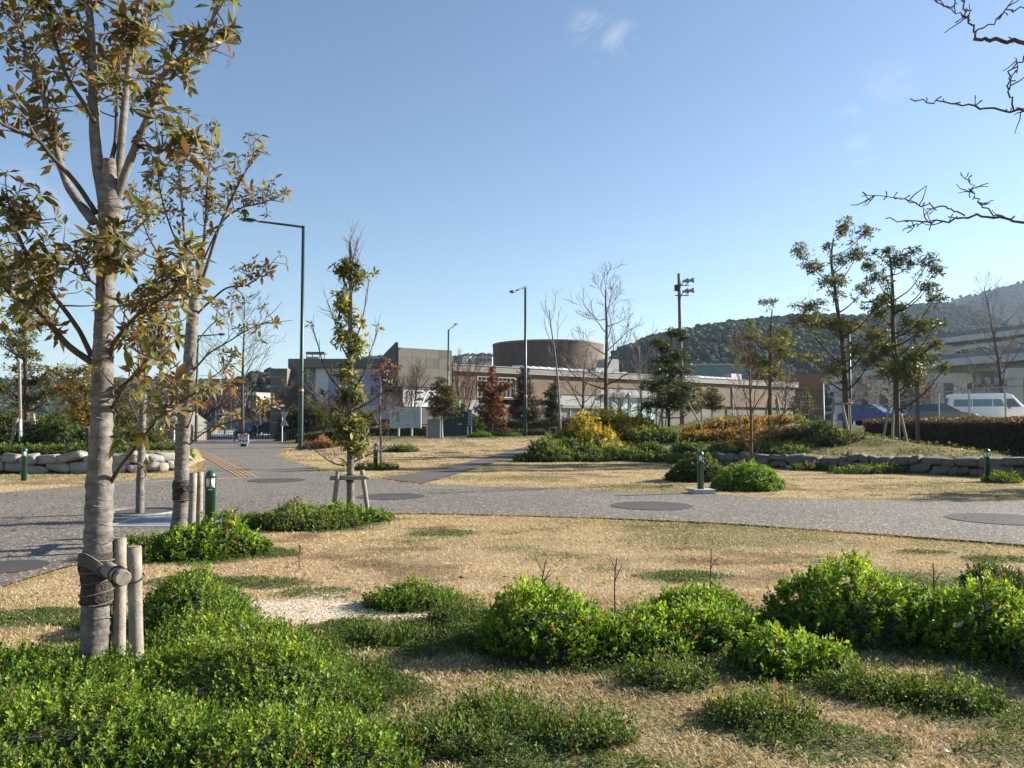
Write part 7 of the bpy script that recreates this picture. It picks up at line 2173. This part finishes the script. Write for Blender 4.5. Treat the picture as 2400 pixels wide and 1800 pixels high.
def grass(name, n, y0, y1, Lr, Wd, seed, label, lay=.9, power=1.0, extra_mask=None, cells=None):
    rs = np.random.RandomState(seed)
    y = y0 + (y1 - y0) * rs.rand(n) ** power
    x = (rs.rand(n) * 2 - 1) * (.66 * y + .4)
    cm = cover_mask(x, y) if y0 < 14 else np.zeros(n)
    pm = pale_mask(x, y) if y0 < 14 else np.zeros(n)
    path_poly = np.vstack([pl, pr[::-1]])
    ok = ~inside(ROAD, x, y) & ~inside(path_poly, x, y) & (rs.rand(n) > cm * .75) & (rs.rand(n) > pm * .9) & ~inside(LOT, x, y)
    dens_n = fbm(x * 1.7, y * 1.7, 71, 4)
    ok &= rs.rand(n) < .35 + 1.0 * sstep(.3, .6, dens_n)
    x, y, cm = x[ok], y[ok], cm[ok]; n = len(x)
    z = H(x, y)
    gt = green_tint(x, y) * (.35 + .65 * sstep(6.5, 9, y))
    isg = rs.rand(n) < np.clip(gt * .75 + cm * .6 + .03, 0, .95)
    straw = palette(rs, n, [(.58, .45, .275), (.47, .35, .195), (.68, .57, .39), (.30, .21, .12), (.50, .36, .22)], [3, 3, 2, 1.3, 1.5])
    green = palette(rs, n, [(.10, .14, .03), (.15, .17, .04), (.075, .11, .025)])
    bmask = sstep(.57, .70, fbm(x * .9 + 7, y * 1.6, 43, 4))[:, None] * (.15 + .55 * sstep(6.5, 9, y))[:, None]
    col = np.where(isg[:, None], green, straw * (1 - bmask) + np.array([.16, .10, .06]) * bmask)
    L = Lr * np.clip(1 + .35 * rs.randn(n), .4, 2.0) * (1 + y * .012)
    az = rs.rand(n) * 6.28
    up = np.clip(rs.randn(n) * .30 + .34, .03, 1.3)
    D = unit(np.stack([np.cos(az) * lay, np.sin(az) * lay, up], 1))
    side = unit(np.stack([-np.sin(az), np.cos(az), .3 * rs.randn(n)], 1))
    P = np.stack([x, y, z], 1)
    w = Wd * (1 + y * .05)
    w = (Wd * (1 + y * .06) * (1 + .3 * rs.randn(n)))[:, None]
    mid = P + D * (L * .55)[:, None] + [0, 0, .006]; tip = P + D * L[:, None] - np.array([0, 0, 1.0]) * (L * .16)[:, None]
    V = np.stack([P - side * w / 2, P + side * w / 2, mid + side * w * .38, mid - side * w * .38, tip], 1).reshape(-1, 3)
    b = np.arange(n)[:, None] * 5
    q = b + np.array([[0, 1, 2, 3]]); t = b + np.array([[3, 2, 4]])
    o = mesh_np(name, V, [q, t], M_GRASS, None, np.repeat(np.clip(col, .01, .9), 5, 0)); return tag(o, label, "grass", kind="stuff")


grass("dry_grass", 260000, 3.2, 7.5, .042, .0026, 701, "straw coloured matted winter grass in front", power=.8)
grass("dry_grass", 300000, 7.5, 15.5, .034, .0030, 702, "straw coloured lawn on the near side of the road", power=.8)
grass("dry_grass", 260000, 15.5, 34, .034, .0046, 703, "straw coloured lawn on the far side of the road")
grass("dry_grass", 110000, 34, 62, .045, .009, 704, "straw coloured lawn by the railing and signs")


def dead_stem(u, d, h, label, seed, forks=2, lean=0, z=None):
    rs = np.random.RandomState(seed)
    g = ground_at(u, d); t = thing("dead_stem", g, label, "stem")
    q, c = branch_pts(rs, np.array(g), unit(np.array([lean, 0, 1.0])), h, 7, .06, .02)
    MB().tube(q, np.linspace(.0065, .004, 8), 5).build("stem", M_BARKD, t)
    for k in range(forks):
        q2, c2 = branch_pts(rs, q[5 + (k % 2)], unit(c + np.array([(-1) ** k * .6, rs.randn() * .3, .2])), h * .22, 3, .1, .03)
        MB().tube(q2, [.004, .004, .003, .002], 4).build("fork", M_BARKD, t)


for k, (u, v, h, lab) in enumerate([(1085, 1540, .10, "ragged green tuft at the bottom left of centre"), (1250, 1585, .10, "ragged green tuft at the bottom centre"), (1440, 1470, .12, "green tuft in front of the bright mounds"), (1640, 1545, .13, "broad ragged tuft on the straw right of centre"), (1880, 1490, .13, "ragged green tuft below the biggest shrub"), (2060, 1510, .12, "ragged tuft below the right hand shrubs"), (1000, 1335, .14, "green tuft left of the steep centre mound"), (850, 1375, .12, "green tuft right of the pale bare patch"), (760, 1455, .12, "green tuft between the left shrubs and the straw"), (640, 1420, .14, "taller green tuft at the right flank of the left shrubs"), (960, 1600, .12, "green tuft at the bottom edge left of centre")]):
    x, y = flat(u, v); ROUGH[:] = (-.1, 2.1); PROF[:] = (1.6, 1.0)
    shrub(x, y, .28, .19, h * .95, lab, 560 + k, cols=[(.07, .12, .02), (.10, .155, .025), (.05, .085, .018), (.13, .15, .04)], leaf=(.024, .011), dens=1500, per=8, group="ragged tufts on the straw", sprig=.09)
dead_stem(1335, 5.75, .60, "single dead forked stem standing up behind the bright centre mounds", 801)
dead_stem(1141, 5.7, .62, "dead forked stems rising from the steep centre mound", 802, 3, .05)
dead_stem(1158, 5.75, .50, "thin bent dead stem beside the forked stems on the centre mound", 803, 1, -.25)
dead_stem(1180, 5.7, .48, "short dead stem at the right of the centre mound's stems", 804, 1, .1)
dead_stem(1529, 6.6, .55, "thin straight dead stem above the small round shrub", 805, 1)
dead_stem(2135, 5.5, .62, "dark dead stem among the right hand shrubs", 806, 2, -.2)
dead_stem(2155, 5.5, .55, "dark dead stem leaning right among the right hand shrubs", 807, 2, .35)
dead_stem(2000, 5.9, .55, "short dark stem in the biggest shrub's right flank", 808, 1)
dead_stem(650, 8.6, .28, "small twiggy dead plant on the dry lawn left of centre", 809, 4)
dead_stem(2190, 7.2, .3, "small twig plant at the right edge of the lawn", 810, 3)

# tufts creeping over the road edge, and leaves blown about
def edge_grass():
    rs = np.random.RandomState(61)
    E = ROAD; seg = np.hypot(*np.diff(np.vstack([E, E[:1]]), axis=0).T); S = np.r_[0, np.cumsum(seg)]; Q = np.vstack([E, E[:1]])
    n = 30000; s_ = rs.rand(n) * S[-1]; x = np.interp(s_, S, Q[:, 0]); y = np.interp(s_, S, Q[:, 1])
    w = .06 + .22 * fbm(x * 1.4, y * 1.4, 66, 4) ** 2
    a = rs.rand(n) * 6.28; x = x + np.cos(a) * w * rs.rand(n) * 1.6; y = y + np.sin(a) * w * rs.rand(n) * 1.6
    ok = (y > 4) & (y < 40) & (np.abs(x) < .66 * y + .5); x, y = x[ok], y[ok]; n = len(x)
    col = palette(rs, n, [(.50, .38, .22), (.40, .29, .16), (.28, .20, .11), (.14, .15, .05)], [3, 3, 2, 1])
    az = rs.rand(n) * 6.28; D = unit(np.stack([np.cos(az), np.sin(az), np.clip(.5 + .3 * rs.randn(n), .1, 1.2)], 1)); N = unit(rs.randn(n, 3) + [0, 0, 1.0])
    L = (.03 + .0012 * y) * np.clip(1 + .3 * rs.randn(n), .4, 1.8)
    V, T = leaf2_arrays(np.stack([x, y, np.full(n, -.004)], 1), D, N, L, L * .14)
    tag(mesh_np("edge_grass", V, [T], M_GRASS, None, np.repeat(col, 4, 0)), "ragged dry grass creeping over the road edge", "grass", kind="stuff")
    n = 1500; y = 3.6 + 24 * rs.rand(n) ** 1.3; x = (rs.rand(n) * 2 - 1) * .64 * y
    z = np.where(inside(ROAD, x, y), .006, H(x, y) + .02); ok = rs.rand(n) < np.where(inside(ROAD, x, y), .35, .8)
    P = np.stack([x, y, z], 1)[ok]; n = len(P); az = rs.rand(n) * 6.28
    D = unit(np.stack([np.cos(az), np.sin(az), .12 + .1 * rs.randn(n)], 1)); N = unit(np.array([0, 0, 1.0]) + .35 * rs.randn(n, 3)); L = rs.uniform(.035, .085, n)
    V, T = leaf_arrays(P, D, N, L, L * .42, fold=.3, droop=.2)
    tag(mesh_np("fallen_leaves", V, [T], M_LEAF, None, np.repeat(palette(rs, n, [(.24, .13, .05), (.16, .09, .04), (.34, .22, .09), (.11, .07, .04)]), 5, 0)), "brown fallen leaves scattered over lawn and road", "leaves", kind="stuff")


edge_grass()


def mound_weeds():
    rs = np.random.RandomState(62)
    n = 60000; x = rs.uniform(1, 18, n); y = rs.uniform(24, 46, n)
    ok = inside(MOUND, x, y) & (rs.rand(n) < sstep(.35, .62, fbm(x * .9, y * .9, 81, 4)) + .12); x, y = x[ok], y[ok]; n = len(x)
    hgt = .05 + .30 * fbm(x * 1.6, y * 1.6, 83, 4) ** 2
    P = np.stack([x, y, H(x, y) + hgt * rs.rand(n)], 1); D = unit(rs.randn(n, 3) * [1, 1, .6] + [0, 0, .8]); N = unit(rs.randn(n, 3) + [0, 0, 1.0]); L = .07 * np.clip(1 + .35 * rs.randn(n), .4, 2)
    V, T = leaf2_arrays(P, D, N, L, L * .42)
    tag(mesh_np("mound_weeds", V, [T], M_SHRUB, None, np.repeat(palette(rs, n, COVERG + [(.16, .13, .05), (.10, .075, .035)], [3, 2, 3, 2, 2, 2]), 4, 0)), "tangled low weeds over the planted mound", "weeds", kind="stuff")


mound_weeds()

# ------------------------------------------------------------------ air
hz = bpy.data.materials.new("haze_air"); hz.use_nodes = True
nt = hz.node_tree; nt.nodes.clear()
ho = nt.nodes.new("ShaderNodeOutputMaterial"); pv_ = nt.nodes.new("ShaderNodeVolumePrincipled")
pv_.inputs["Color"].default_value = (.58, .78, 1.0, 1); pv_.inputs["Density"].default_value = .00010; pv_.inputs["Anisotropy"].default_value = .3
nt.links.new(pv_.outputs[0], ho.inputs["Volume"])
m = MB(); m.box((0, 3200, 158), (11000, 8000, 322))
tag(m.build("haze", hz), kind="stuff")
